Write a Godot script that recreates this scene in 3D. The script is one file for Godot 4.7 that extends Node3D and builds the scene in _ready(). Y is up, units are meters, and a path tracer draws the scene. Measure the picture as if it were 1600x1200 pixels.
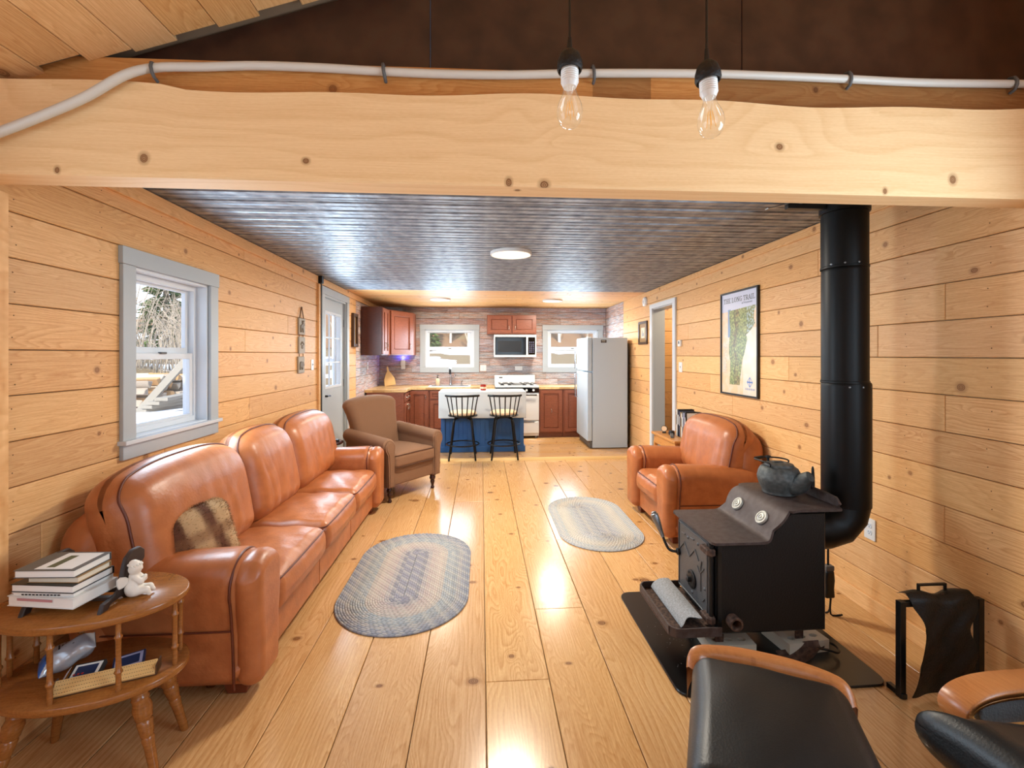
extends Node3D
# Long pine-boarded cabin room seen from its near end: y up, the room runs along -z, metres.
var M := {}
var taken := {}
var rng := RandomNumberGenerator.new()
const BACK := 8.5          # depth of the kitchen wall
const CEIL := 2.355
const RIDGE := 1.2        # where the near roof peaks
const KIT := 0.03          # the kitchen floor lies a board higher
var frames := {}           # wall name -> Transform3D, x along the wall, y up, z into the room

func _ready():
	rng.seed = 7
	# camera
	var cam := Camera3D.new(); cam.name = "camera"; add_child(cam)
	cam.projection = Camera3D.PROJECTION_FRUSTUM
	cam.keep_aspect = Camera3D.KEEP_HEIGHT
	cam.near = 0.05; cam.far = 400.0
	cam.size = 2.0 * 0.05 * 600.0 / 711.0
	cam.frustum_offset = Vector2(0, -46.0 / 711.0 * 0.05)
	cam.position = Vector3(0, 1.48, 0)
	cam.rotation.y = -atan(48.0 / 711.0)
	cam.current = true
	# sky
	var we := WorldEnvironment.new(); we.name = "world"; add_child(we)
	var env := Environment.new(); we.environment = env
	env.background_mode = Environment.BG_SKY
	var sky := Sky.new(); env.sky = sky
	var sm := ProceduralSkyMaterial.new(); sky.sky_material = sm
	sm.sky_top_color = Color(0.70, 0.80, 0.95); sm.sky_horizon_color = Color(0.93, 0.95, 0.98)
	sm.ground_bottom_color = Color(0.75, 0.75, 0.76); sm.ground_horizon_color = Color(0.88, 0.89, 0.9)
	sm.sky_curve = 0.2
	env.background_energy_multiplier = 2.0
	env.tonemap_mode = Environment.TONE_MAPPER_LINEAR
	env.tonemap_exposure = 1.11
	env.sdfgi_enabled = true; env.ssao_enabled = true; env.ssil_enabled = true
	# pale winter sun from behind the house end
	var sun := DirectionalLight3D.new(); sun.name = "sun"; add_child(sun)
	sun.light_energy = 1.9; sun.light_color = Color(1.0, 0.97, 0.92); sun.light_angular_distance = 1.5; sun.shadow_enabled = true
	sun.basis = Basis.looking_at(Vector3(0.03, -0.62, -0.78), Vector3.UP)
	# daylight through the windows: one area light in each opening, as large as the opening
	day_light("near_window_light", Vector3(-0.55, 1.55, 2.92), Vector3(0, 0, -1), Vector2(1.25, 1.35), 1.2)
	day_light("near_window_light", Vector3(1.15, 1.55, 2.92), Vector3(0, 0, -1), Vector2(1.25, 1.35), 1.2)
	day_light("right_window_light", Vector3(2.14, 1.5, -0.55), Vector3(-1, 0, 0), Vector2(1.2, 1.4), 5.2)
	day_light("left_window_light", Vector3(-1.70, 1.5, -0.55), Vector3(1, 0, 0), Vector2(1.2, 1.4), 0.9)
	day_light("sofa_window_light", Vector3(-1.70, 1.5, -2.80), Vector3(1, 0, 0), Vector2(0.6, 0.85), 3.5)
	day_light("door_light", Vector3(-1.74, 1.55, -5.86), Vector3(1, 0, 0), Vector2(0.55, 0.9), 5.0)
	day_light("sink_window_light", Vector3(-0.58, 1.56, -8.40), Vector3(0, 0, 1), Vector2(0.8, 0.7), 2.5)
	day_light("range_window_light", Vector3(1.72, 1.56, -8.40), Vector3(0, 0, 1), Vector2(0.8, 0.7), 2.5)

	make_frames()
	make_materials()
	build_room()
	build_windows_and_doors()
	build_outside()
	build_near_ceiling()
	build_lights()
	build_sofa_group()
	build_left_table()
	build_fabric_chair()
	build_rugs()
	build_right_chair()
	build_stove()
	build_lounge()
	build_wall_things()
	build_kitchen()

func day_light(called: String, at: Vector3, towards: Vector3, size: Vector2, energy: float):
	var l := AreaLight3D.new(); l.name = called
	l.area_size = size; l.light_energy = energy; l.light_color = Color(0.82, 0.925, 1.0)
	l.area_range = 20.0; l.area_attenuation = 2.0
	l.shadow_enabled = true
	add_child(l, true)
	l.position = at; l.basis = Basis.looking_at(towards, Vector3.UP)

# ---------------------------------------------------------------- mesh building
class MB:
	var v := PackedVector3Array()
	var n := PackedVector3Array()
	var uv := PackedVector2Array()
	var c := PackedColorArray()
	var ix := PackedInt32Array()
	var col := Color.WHITE
	var coloured := false

	func quad(a: Vector3, b: Vector3, d: Vector3, e: Vector3, ua = Vector2.ZERO, ub = Vector2(1, 0), ud = Vector2(1, 1), ue = Vector2(0, 1)):
		var nn := (d - a).cross(e - b).normalized()
		var s := v.size()
		v.append_array([a, b, d, e]); n.append_array([nn, nn, nn, nn]); uv.append_array([ua, ub, ud, ue]); c.append_array([col, col, col, col])
		ix.append_array([s, s + 2, s + 1, s, s + 3, s + 2])

	func tri(a: Vector3, b: Vector3, d: Vector3):
		var nn := (b - a).cross(d - a).normalized()
		var s := v.size()
		v.append_array([a, b, d]); n.append_array([nn, nn, nn]); uv.append_array([Vector2(a.x, a.y), Vector2(b.x, b.y), Vector2(d.x, d.y)]); c.append_array([col, col, col])
		ix.append_array([s, s + 2, s + 1])

	func grid(nu: int, nv: int, f: Callable, wu := false, wv := false, us := 1.0, vs := 1.0, flip := false):
		var s := v.size()
		var w := nu + 1
		for j in nv + 1:
			for i in nu + 1:
				v.append(f.call(float(i) / nu, float(j) / nv)); n.append(Vector3.ZERO); uv.append(Vector2(us * i / nu, vs * j / nv)); c.append(col)
		for j in nv:
			for i in nu:
				var a := s + j * w + i
				var b := a + 1
				var d := a + w
				var e := d + 1
				var fn := (v[e] - v[a]).cross(v[d] - v[b])
				if flip:
					fn = -fn
					ix.append_array([a, b, e, a, e, d])
				else:
					ix.append_array([a, e, b, a, d, e])
				n[a] += fn; n[b] += fn; n[d] += fn; n[e] += fn
		if wu:
			for j in nv + 1:
				var p := s + j * w
				var q := p + nu
				n[p] += n[q]; n[q] = n[p]
		if wv:
			for i in nu + 1:
				var p := s + i
				var q := p + nv * w
				n[p] += n[q]; n[q] = n[p]
		for k in range(s, v.size()):
			n[k] = n[k].normalized()

	# smooth normals across everything from vertex s on, by position
	func weld(s := 0, si := 0):
		var key := {}
		var acc := PackedVector3Array()
		var at := PackedInt32Array(); at.resize(v.size() - s)
		for k in range(s, v.size()):
			var q := Vector3i((v[k] * 20000.0).round())
			if not key.has(q):
				key[q] = acc.size(); acc.append(Vector3.ZERO)
			at[k - s] = key[q]
		for t in range(si, ix.size(), 3):
			var a := ix[t]
			var b := ix[t + 1]
			var d := ix[t + 2]
			var fn := (v[d] - v[a]).cross(v[b] - v[a])
			acc[at[a - s]] += fn; acc[at[b - s]] += fn; acc[at[d - s]] += fn
		for k in range(s, v.size()):
			n[k] = acc[at[k - s]].normalized()

	# box with rounded edges; m = extra divisions of the flats, deform(p, half) moves the points
	func rbox(xf: Transform3D, size: Vector3, r := 0.004, seg := 1, m := 1, deform = null, uvs := Vector2(1, 1)):
		var s := v.size()
		var si := ix.size()
		var h := size * 0.5
		r = minf(r, minf(h.x, minf(h.y, h.z)) * 0.999)
		var cuts := []
		for k in 3:
			var a := PackedFloat32Array()
			for i in seg:
				a.append(-h[k] + r * (1.0 - cos(PI * 0.5 * i / seg)) if seg > 1 else -h[k])
			if seg > 1:
				a.clear()
				for i in seg:
					a.append(-h[k] + r - r * tan(PI * 0.25 * (seg - i) / seg))
			for i in m + 1:
				a.append(lerpf(-h[k] + r, h[k] - r, float(i) / m))
			for i in range(seg - 1, -1, -1):
				a.append(-a[i])
			cuts.append(a)
		var inner := h - Vector3(r, r, r)
		for f in 6:
			var ax: int = f >> 1
			var sg := 1.0 if f & 1 else -1.0
			var b: int = (ax + 1) % 3
			var d: int = (ax + 2) % 3
			var cb: PackedFloat32Array = cuts[b]
			var cd: PackedFloat32Array = cuts[d]
			var s0 := v.size()
			for q in cd:
				for p in cb:
					var x := Vector3.ZERO
					x[ax] = sg * h[ax]; x[b] = p; x[d] = q
					var inn := x.clamp(-inner, inner)
					var nn := (x - inn).normalized()
					x = inn + nn * r
					if deform != null:
						x = deform.call(x, h)
					v.append(xf * x); n.append(xf.basis * nn); c.append(col)
					var t := Vector2(p, q)
					if ax == 0: t = Vector2(x.z, x.y)
					elif ax == 1: t = Vector2(x.x, x.z)
					else: t = Vector2(x.x, x.y)
					uv.append(Vector2((t.x + h[0]) * uvs.x, (t.y + h[1]) * uvs.y))
			var w := cb.size()
			for j in cd.size() - 1:
				for i in w - 1:
					var k := s0 + j * w + i
					if sg > 0: ix.append_array([k, k + w + 1, k + 1, k, k + w, k + w + 1])
					else: ix.append_array([k, k + 1, k + w + 1, k, k + w + 1, k + w])
		if deform != null:
			weld(s, si)

	func box(at: Vector3, size: Vector3, r := 0.003):
		rbox(Transform3D(Basis(), at), size, r)

	func bar(a: Vector3, b: Vector3, w: float, h: float, r := 0.002):   # a square bar from a to b
		var x := (b - a)
		var l := x.length()
		x /= l
		var up := Vector3.UP if absf(x.y) < 0.9 else Vector3.FORWARD
		var z := x.cross(up).normalized()
		rbox(Transform3D(Basis(x, z.cross(x), z), (a + b) * 0.5), Vector3(l, h, w), r)

	func tube(pts: Array, rad, seg := 8, cap := true, squash := Vector2.ONE, closed := false):
		var s := v.size()
		var k := pts.size()
		var t: Vector3 = (pts[1] - pts[0]).normalized()
		var side := t.cross(Vector3.UP)
		if side.length() < 0.01: side = t.cross(Vector3.RIGHT)
		side = side.normalized()
		var along := 0.0
		for i in k:
			var prev: Vector3 = pts[(i - 1 + k) % k] if closed else pts[maxi(i - 1, 0)]
			var next: Vector3 = pts[(i + 1) % k] if closed else pts[mini(i + 1, k - 1)]
			t = (next - prev).normalized()
			side = (side - t * side.dot(t)).normalized()
			var up := side.cross(t)
			var r: float = rad[i] if rad is Array or rad is PackedFloat32Array else rad
			if i > 0: along += (pts[i] as Vector3).distance_to(pts[i - 1])
			for j in seg + 1:
				var a := TAU * j / seg
				var d := side * cos(a) * squash.x + up * sin(a) * squash.y
				v.append(pts[i] + d * r); n.append((side * cos(a) / squash.x + up * sin(a) / squash.y).normalized()); uv.append(Vector2(along, float(j) / seg)); c.append(col)
		var w := seg + 1
		for i in (k if closed else k - 1):
			for j in seg:
				var a := s + i * w + j
				var b := s + ((i + 1) % k) * w + j
				ix.append_array([a, a + 1, b, b, a + 1, b + 1])
		if cap and not closed:
			for e in 2:
				var o := s + (k - 1) * w * e
				var m := v.size()
				var dirn: Vector3 = (pts[k - 1] - pts[k - 2]) if e else (pts[0] - pts[1])
				v.append(pts[(k - 1) * e]); n.append(dirn.normalized()); uv.append(Vector2.ZERO); c.append(col)
				for j in seg + 1:
					v.append(v[o + j]); n.append(dirn.normalized()); uv.append(Vector2.ZERO); c.append(col)
				for j in seg:
					if e: ix.append_array([m, m + 1 + j, m + 2 + j])
					else: ix.append_array([m, m + 2 + j, m + 1 + j])

	# profile: points (radius, height) from bottom to top
	func lathe(prof: Array, seg := 20, xf := Transform3D(), sx := 1.0, sz := 1.0):
		var k := prof.size()
		var sn := []
		for i in k - 1:
			var d: Vector2 = prof[i + 1] - prof[i]
			sn.append(Vector2(d.y, -d.x).normalized())
		for i in k - 1:
			var a: Vector2 = sn[i]
			var b: Vector2 = sn[i]
			if i > 0 and (sn[i] as Vector2).dot(sn[i - 1]) > 0.72: a = (sn[i] + sn[i - 1]).normalized()
			if i < k - 2 and (sn[i] as Vector2).dot(sn[i + 1]) > 0.72: b = (sn[i] + sn[i + 1]).normalized()
			var s := v.size()
			for e in 2:
				var p: Vector2 = prof[i + e]
				var q := b if e else a
				for j in seg + 1:
					var t := -TAU * j / seg
					v.append(xf * Vector3(cos(t) * p.x * sx, p.y, sin(t) * p.x * sz))
					n.append((xf.basis * Vector3(cos(t) * q.x / sx, q.y, sin(t) * q.x / sz)).normalized()); uv.append(Vector2(float(j) / seg, p.y)); c.append(col)
			for j in seg:
				var p := s + j
				var q := s + seg + 1 + j
				ix.append_array([p, q + 1, p + 1, p, q, q + 1])

	# polygon in xy, counter-clockwise, pulled out along z; bev chamfers both rims
	func prism(poly: PackedVector2Array, depth: float, xf := Transform3D(), bev := 0.0, uvs := 1.0):
		if Geometry2D.is_polygon_clockwise(poly):   # Godot's clockwise is for y down
			pass
		var area := 0.0
		var k := poly.size()
		for i in k: area += poly[i].cross(poly[(i + 1) % k])
		if area < 0: poly.reverse()
		var inn := PackedVector2Array()
		var nm := PackedVector2Array()
		for i in k:
			var a := (poly[(i + 1) % k] - poly[i]).normalized()
			var b := (poly[i] - poly[(i - 1 + k) % k]).normalized()
			nm.append(Vector2(a.y, -a.x))
			var m := (Vector2(a.y, -a.x) + Vector2(b.y, -b.x))
			inn.append(poly[i] - m / maxf(0.3, m.length_squared() * 0.5) * bev)
		var tris := Geometry2D.triangulate_polygon(inn)
		var h := depth * 0.5
		for e in 2:
			var s := v.size()
			var z := h if e else -h
			for p in inn:
				v.append(xf * Vector3(p.x, p.y, z)); n.append(xf.basis * Vector3(0, 0, 1 if e else -1)); uv.append(p * uvs); c.append(col)
			for t in range(0, tris.size(), 3):
				var a := tris[t]
				var b := tris[t + 1]
				var d := tris[t + 2]
				var ccw := (inn[b] - inn[a]).cross(inn[d] - inn[a]) > 0
				if ccw == bool(e): ix.append_array([s + a, s + d, s + b])
				else: ix.append_array([s + a, s + b, s + d])
		var rows := [[inn, -h], [poly, -h + bev], [poly, h - bev], [inn, h]] if bev > 0.0 else [[poly, -h], [poly, h]]
		var run := 0.0
		for i in k:
			var j := (i + 1) % k
			var na := nm[i]
			var nb := nm[i]
			if nm[i].dot(nm[(i - 1 + k) % k]) > 0.75: na = (nm[i] + nm[(i - 1 + k) % k]).normalized()
			if nm[i].dot(nm[j]) > 0.75: nb = (nm[i] + nm[j]).normalized()
			var len := poly[i].distance_to(poly[j])
			for r in rows.size() - 1:
				var tilt := 0.0
				if bev > 0.0: tilt = [-0.7, 0.0, 0.7][r]
				var s := v.size()
				for q in [[i, r, na, run], [j, r, nb, run + len], [j, r + 1, nb, run + len], [i, r + 1, na, run]]:
					var p: Vector2 = rows[q[1]][0][q[0]]
					v.append(xf * Vector3(p.x, p.y, rows[q[1]][1]))
					n.append((xf.basis * Vector3(q[2].x, q[2].y, tilt)).normalized())
					uv.append(Vector2(q[3], rows[q[1]][1]) * uvs); c.append(col)
				ix.append_array([s, s + 2, s + 1, s, s + 3, s + 2])
			run += len

	func move(xf: Transform3D, s := 0):
		for k in range(s, v.size()):
			v[k] = xf * v[k]; n[k] = (xf.basis * n[k]).normalized()

	func mesh() -> ArrayMesh:
		var a := []
		a.resize(Mesh.ARRAY_MAX)
		a[Mesh.ARRAY_VERTEX] = v; a[Mesh.ARRAY_NORMAL] = n; a[Mesh.ARRAY_TEX_UV] = uv; a[Mesh.ARRAY_INDEX] = ix
		a[Mesh.ARRAY_COLOR] = c
		var m := ArrayMesh.new()
		m.add_surface_from_arrays(Mesh.PRIMITIVE_TRIANGLES, a)
		return m

func T(p: Vector3, ry := 0.0, rx := 0.0, rz := 0.0) -> Transform3D:
	return Transform3D(Basis.from_euler(Vector3(rx, ry, rz)), p)

func smooth_path(p: Array, sub := 6, closed := false) -> Array:
	var out := []
	var k := p.size()
	for i in (k if closed else k - 1):
		var a = p[(i - 1 + k) % k] if closed else p[maxi(i - 1, 0)]
		var b = p[i]
		var d = p[(i + 1) % k]
		var e = p[(i + 2) % k] if closed else p[mini(i + 2, k - 1)]
		for j in sub:
			out.append(b.cubic_interpolate(d, a, e, float(j) / sub))
	if not closed: out.append(p[k - 1])
	return out

func rrect(w: float, h: float, r: float, seg := 5) -> PackedVector2Array:
	var out := PackedVector2Array()
	for q in 4:
		var cx := (w * 0.5 - r) * (1 if q == 0 or q == 3 else -1)
		var cy := (h * 0.5 - r) * (1 if q < 2 else -1)
		for i in seg + 1:
			var a := PI * 0.5 * (q + float(i) / seg)
			out.append(Vector2(cx + cos(a) * r, cy + sin(a) * r))
	return out

# ---------------------------------------------------------------- nodes
func numbered(called: String) -> String:
	var k: int = taken.get(called, 0)
	taken[called] = k + 1
	return called if k == 0 else "%s_%03d" % [called, k]

func obj(called: String, mb, mat, parent = null, xf := Transform3D()) -> MeshInstance3D:
	var o := MeshInstance3D.new()
	o.mesh = mb.mesh() if mb is MB else mb
	o.material_override = M[mat] if mat is String else mat
	if parent == null:
		o.name = numbered(called); add_child(o)
	else:
		o.name = called; parent.add_child(o, true)
	o.transform = xf
	return o

func tag(o: Node3D, label: String, category: String, group := "", kind := ""):
	o.set_meta("label", label); o.set_meta("category", category)
	if group: o.set_meta("group", group)
	if kind: o.set_meta("kind", kind)
	return o

func thing(called: String, label: String, category: String, at := Transform3D(), group := "") -> Node3D:
	var o := Node3D.new(); o.name = numbered(called); add_child(o)
	o.transform = at
	tag(o, label, category, group)
	return o

func struct(called: String, label: String, category: String, at := Transform3D()) -> Node3D:
	var o := thing(called, label, category, at)
	o.set_meta("kind", "structure")
	return o

func copy(o: Node3D, at: Transform3D, label: String, base: String) -> Node3D:
	var r: Node3D = o.duplicate(); r.name = numbered(base); add_child(r)
	r.transform = at; r.set_meta("label", label)
	return r

func make_frames():
	for w in [["left", Vector3(-1.755, 0, 0), Vector3(-1.86, 0, -BACK), 1.0], ["right", Vector3(2.19, 0, 0), Vector3(2.36, 0, -BACK), -1.0]]:
		var x: Vector3 = (w[2] - w[1]).normalized() * w[3]
		frames[w[0]] = Transform3D(Basis(x, Vector3.UP, x.cross(Vector3.UP)), w[1])
	frames["back"] = Transform3D(Basis(), Vector3(0, 0, -BACK))
	frames["near"] = Transform3D(Basis(Vector3.UP, PI), Vector3(0, 0, 3.0))

# a place on a wall: u = depth into the room (x on the end walls), y = height, w = distance from the board face
func on(side: String, u: float, y: float, w := 0.0) -> Transform3D:
	var f: Transform3D = frames[side]
	return Transform3D(f.basis, f * Vector3(-u if side == "right" or side == "near" else u, y, w))

# ---------------------------------------------------------------- materials
func noise_bytes(w: int, h: int, sw: int, sh: int, freq: float, sd: int, oct := 2) -> PackedByteArray:
	var f := FastNoiseLite.new()
	f.noise_type = FastNoiseLite.TYPE_SIMPLEX_SMOOTH; f.frequency = freq; f.seed = sd; f.fractal_octaves = oct
	var im := f.get_seamless_image(sw, sh)
	im.convert(Image.FORMAT_L8)
	if sw != w or sh != h: im.resize(w, h, Image.INTERPOLATE_CUBIC)
	return im.get_data()

# boards side by side, one per strip, the grain along x; every board has its own rings and knots
func wood_image(w: int, h: int, strips: int, q: Dictionary) -> Image:
	var g := RandomNumberGenerator.new()
	g.seed = q.seed
	var sh := h / strips
	var na := noise_bytes(w, sh, 64, 32, 0.035, q.seed + 1)
	var nb := noise_bytes(w, sh, maxi(w / 48, 16), sh, 0.30, q.seed + 2, 3)
	var nc := noise_bytes(w, sh, w / 8, sh, 0.45, q.seed + 3, 1)
	var warp := PackedFloat32Array()
	warp.resize(w * h)
	var knots := []
	for s in strips:
		for k in g.randi_range(q.knots[0], q.knots[1]):
			var r := g.randf_range(0.35, 1.0)
			r = r * r * q.knot_size + 3.0
			knots.append([s, g.randi_range(0, w - 1), g.randf_range(0.15, 0.85) * sh, r * g.randf_range(0.9, 1.5), r, g.randf()])
	for k in knots:
		var rx: float = k[3] * 6.0
		var ry: float = k[4] * 3.0
		for y in range(maxi(0, int(k[2] - ry * 2)), mini(sh, int(k[2] + ry * 2))):
			var ey: float = (y - k[2]) / ry
			for dx in range(int(-rx * 2), int(rx * 2)):
				var ex := dx / rx
				var x: int = (k[1] + dx + w) % w
				warp[(k[0] * sh + y) * w + x] += 0.22 * exp(-(ex * ex + ey * ey) * 1.6)
	var out := PackedByteArray()
	out.resize(w * h * 3)
	var base: Color = q.base
	var dark: Color = q.dark
	var br := base.r * 255.0
	var bg := base.g * 255.0
	var bb := base.b * 255.0
	var dr := dark.r * 255.0 - br
	var dg := dark.g * 255.0 - bg
	var db := dark.b * 255.0 - bb
	for s in strips:
		var heart := g.randf_range(-0.3, 1.3)
		var freq: float = q.rings * g.randf_range(0.7, 1.4)
		var ro := g.randi_range(0, w - 1)
		var yo := g.randi_range(0, sh - 1)
		var deep := g.randf_range(0.05, 0.3)
		var tone0 := g.randf_range(-0.1, 0.12)
		var con: float = q.contrast * g.randf_range(0.6, 1.25)
		var st: float = q.streak / 255.0
		var fi: float = q.fine / 255.0
		for y in sh:
			var vv := float(y) / sh - heart
			vv = vv * vv
			var row := ((y + yo) % sh) * w
			var row0 := (s * sh + y) * w
			for x in w:
				var xx := x + ro
				if xx >= w: xx -= w
				var a := na[row + xx]
				var d := deep + (a - 128) * 0.0042 + warp[row0 + x]
				var ph := sqrt(vv + d * d) * freq
				ph -= floorf(ph)
				var t := ph * ph * con if ph < 0.86 else (1.0 - ph) * 5.28 * con
				t += tone0 + (nb[row + xx] - 128) * st + (nc[row + x] - 128) * fi
				var o := (row0 + x) * 3
				t = clampf(t, -0.6, 1.6)
				out[o] = clampi(int(br + dr * t), 0, 255); out[o + 1] = clampi(int(bg + dg * t), 0, 255); out[o + 2] = clampi(int(bb + db * t), 0, 255)
	var kc: Color = q.knot
	for k in knots:
		var rx: float = k[3]
		var ry: float = k[4]
		for y in range(maxi(0, int(k[2] - ry * 2.4)), mini(sh, int(k[2] + ry * 2.4))):
			for dx in range(int(-rx * 2.4), int(rx * 2.4) + 1):
				var ey: float = (y - k[2]) / ry
				var ex: float = dx / rx
				var x: int = (k[1] + dx + w) % w
				var e := sqrt(ex * ex + ey * ey) * (1.0 + (na[(y % sh) * w + x] - 128) * 0.002)
				if e > 2.2: continue
				var m := 0.0
				if e < 1.0: m = 0.62 + 0.22 * sin(e * 13.0 + k[5] * 6.0)
				if e > 0.78 and e < 1.12: m = maxf(m, 1.0 - absf(e - 0.95) * 4.0)
				if e >= 1.0: m = maxf(m, 0.34 * (2.2 - e) / 1.2)
				var o: int = ((k[0] * sh + y) * w + x) * 3
				out[o] = int(lerpf(out[o], kc.r * 255, m)); out[o + 1] = int(lerpf(out[o + 1], kc.g * 255, m)); out[o + 2] = int(lerpf(out[o + 2], kc.b * 255, m))
	return Image.create_from_data(w, h, false, Image.FORMAT_RGB8, out)

# weathered boards: grey, with reddish and bluish streaks
func barn_image(w: int, h: int, strips: int, sd: int) -> Image:
	var g := RandomNumberGenerator.new()
	g.seed = sd
	var sh := h / strips
	var a := noise_bytes(w, sh, w / 16, sh / 2, 0.10, sd, 3)
	var b := noise_bytes(w, sh, w / 40, sh, 0.30, sd + 1, 3)
	var d := noise_bytes(w, sh, w / 6, sh, 0.3, sd + 2, 2)
	var out := PackedByteArray()
	out.resize(w * h * 3)
	for s in strips:
		var ro := g.randi_range(0, w - 1)
		var lift := g.randf_range(-14, 16)
		var red := g.randf_range(0.1, 0.9)
		for y in sh:
			for x in w:
				var k := y * w + (x + ro) % w
				var t := (a[k] - 128) / 128.0
				var f := (b[k] - 128) / 128.0
				var m := clampf(0.5 + t * 0.9 + (red - 0.5), 0.0, 1.0)
				var l := lift + f * 46.0 + (d[k] - 128) * 0.22
				if f < -0.42: l -= 45.0 * (-0.42 - f) * 2.0
				var o := ((s * sh + y) * w + x) * 3
				out[o] = clampi(int(lerpf(168, 184, m) + l), 0, 255); out[o + 1] = clampi(int(lerpf(166, 150, m) + l), 0, 255); out[o + 2] = clampi(int(lerpf(170, 138, m) + l), 0, 255)
	return Image.create_from_data(w, h, false, Image.FORMAT_RGB8, out)

func block_image(w: int, h: int) -> Image:   # butcher block: short glued staves
	var g := RandomNumberGenerator.new()
	g.seed = 5
	var im := wood_image(w, h, 2, {"seed": 61, "knots": [0, 0], "knot_size": 4.0, "rings": 14.0, "contrast": 0.4, "streak": 0.5, "fine": 0.3, "base": Color(0.86, 0.72, 0.49), "dark": Color(0.66, 0.47, 0.26), "knot": Color(0.4, 0.25, 0.12)})
	for r in 16:
		var y := r * h / 16
		var x := -g.randi_range(0, 60)
		while x < w:
			var l := g.randi_range(60, 150)
			var t := Image.create(maxi(1, mini(l, w - maxi(x, 0))), h / 16, false, Image.FORMAT_RGBA8)
			var k := g.randf()
			t.fill(Color(0.42, 0.26, 0.12, k * 0.5) if g.randf() < 0.6 else Color(0.95, 0.85, 0.66, k * 0.4))
			var lay := Image.create(w, h, false, Image.FORMAT_RGBA8)
			im.convert(Image.FORMAT_RGBA8)
			im.blend_rect(t, Rect2i(0, 0, t.get_width(), t.get_height()), Vector2i(maxi(x, 0), y))
			im.fill_rect(Rect2i(maxi(x, 0), y, 1, h / 16), Color(0.4, 0.26, 0.14))
			x += l
		im.fill_rect(Rect2i(0, y, w, 1), Color(0.48, 0.32, 0.18))
	return im

func tex(im: Image) -> ImageTexture:
	return ImageTexture.create_from_image(im)

func noise_tex(freq: float, normal := false, strength := 4.0, kind := FastNoiseLite.TYPE_SIMPLEX_SMOOTH, lo := Color(0.8, 0.8, 0.8), hi := Color.WHITE, sd := 1, size := 512) -> NoiseTexture2D:
	var t := NoiseTexture2D.new()
	var f := FastNoiseLite.new()
	f.noise_type = kind; f.frequency = freq; f.seed = sd; f.fractal_octaves = 4
	if kind == FastNoiseLite.TYPE_CELLULAR: f.fractal_octaves = 2
	t.noise = f; t.width = size; t.height = size; t.seamless = true
	if normal:
		t.as_normal_map = true; t.bump_strength = strength
	else:
		var gr := Gradient.new()
		gr.set_color(0, lo); gr.set_color(1, hi)
		t.color_ramp = gr
	return t

func mat(called: String, color: Color, rough := 0.6, metal := 0.0, q := {}) -> StandardMaterial3D:
	var m := StandardMaterial3D.new()
	m.resource_name = called
	m.albedo_color = color; m.roughness = rough; m.metallic = metal
	for k in q:
		if k == "tri":
			m.uv1_triplanar = true; m.uv1_scale = Vector3.ONE * q.tri
		elif k == "normal":
			m.normal_enabled = true; m.normal_texture = q.normal
		else: m.set(k, q[k])
	M[called] = m
	return m

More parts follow.
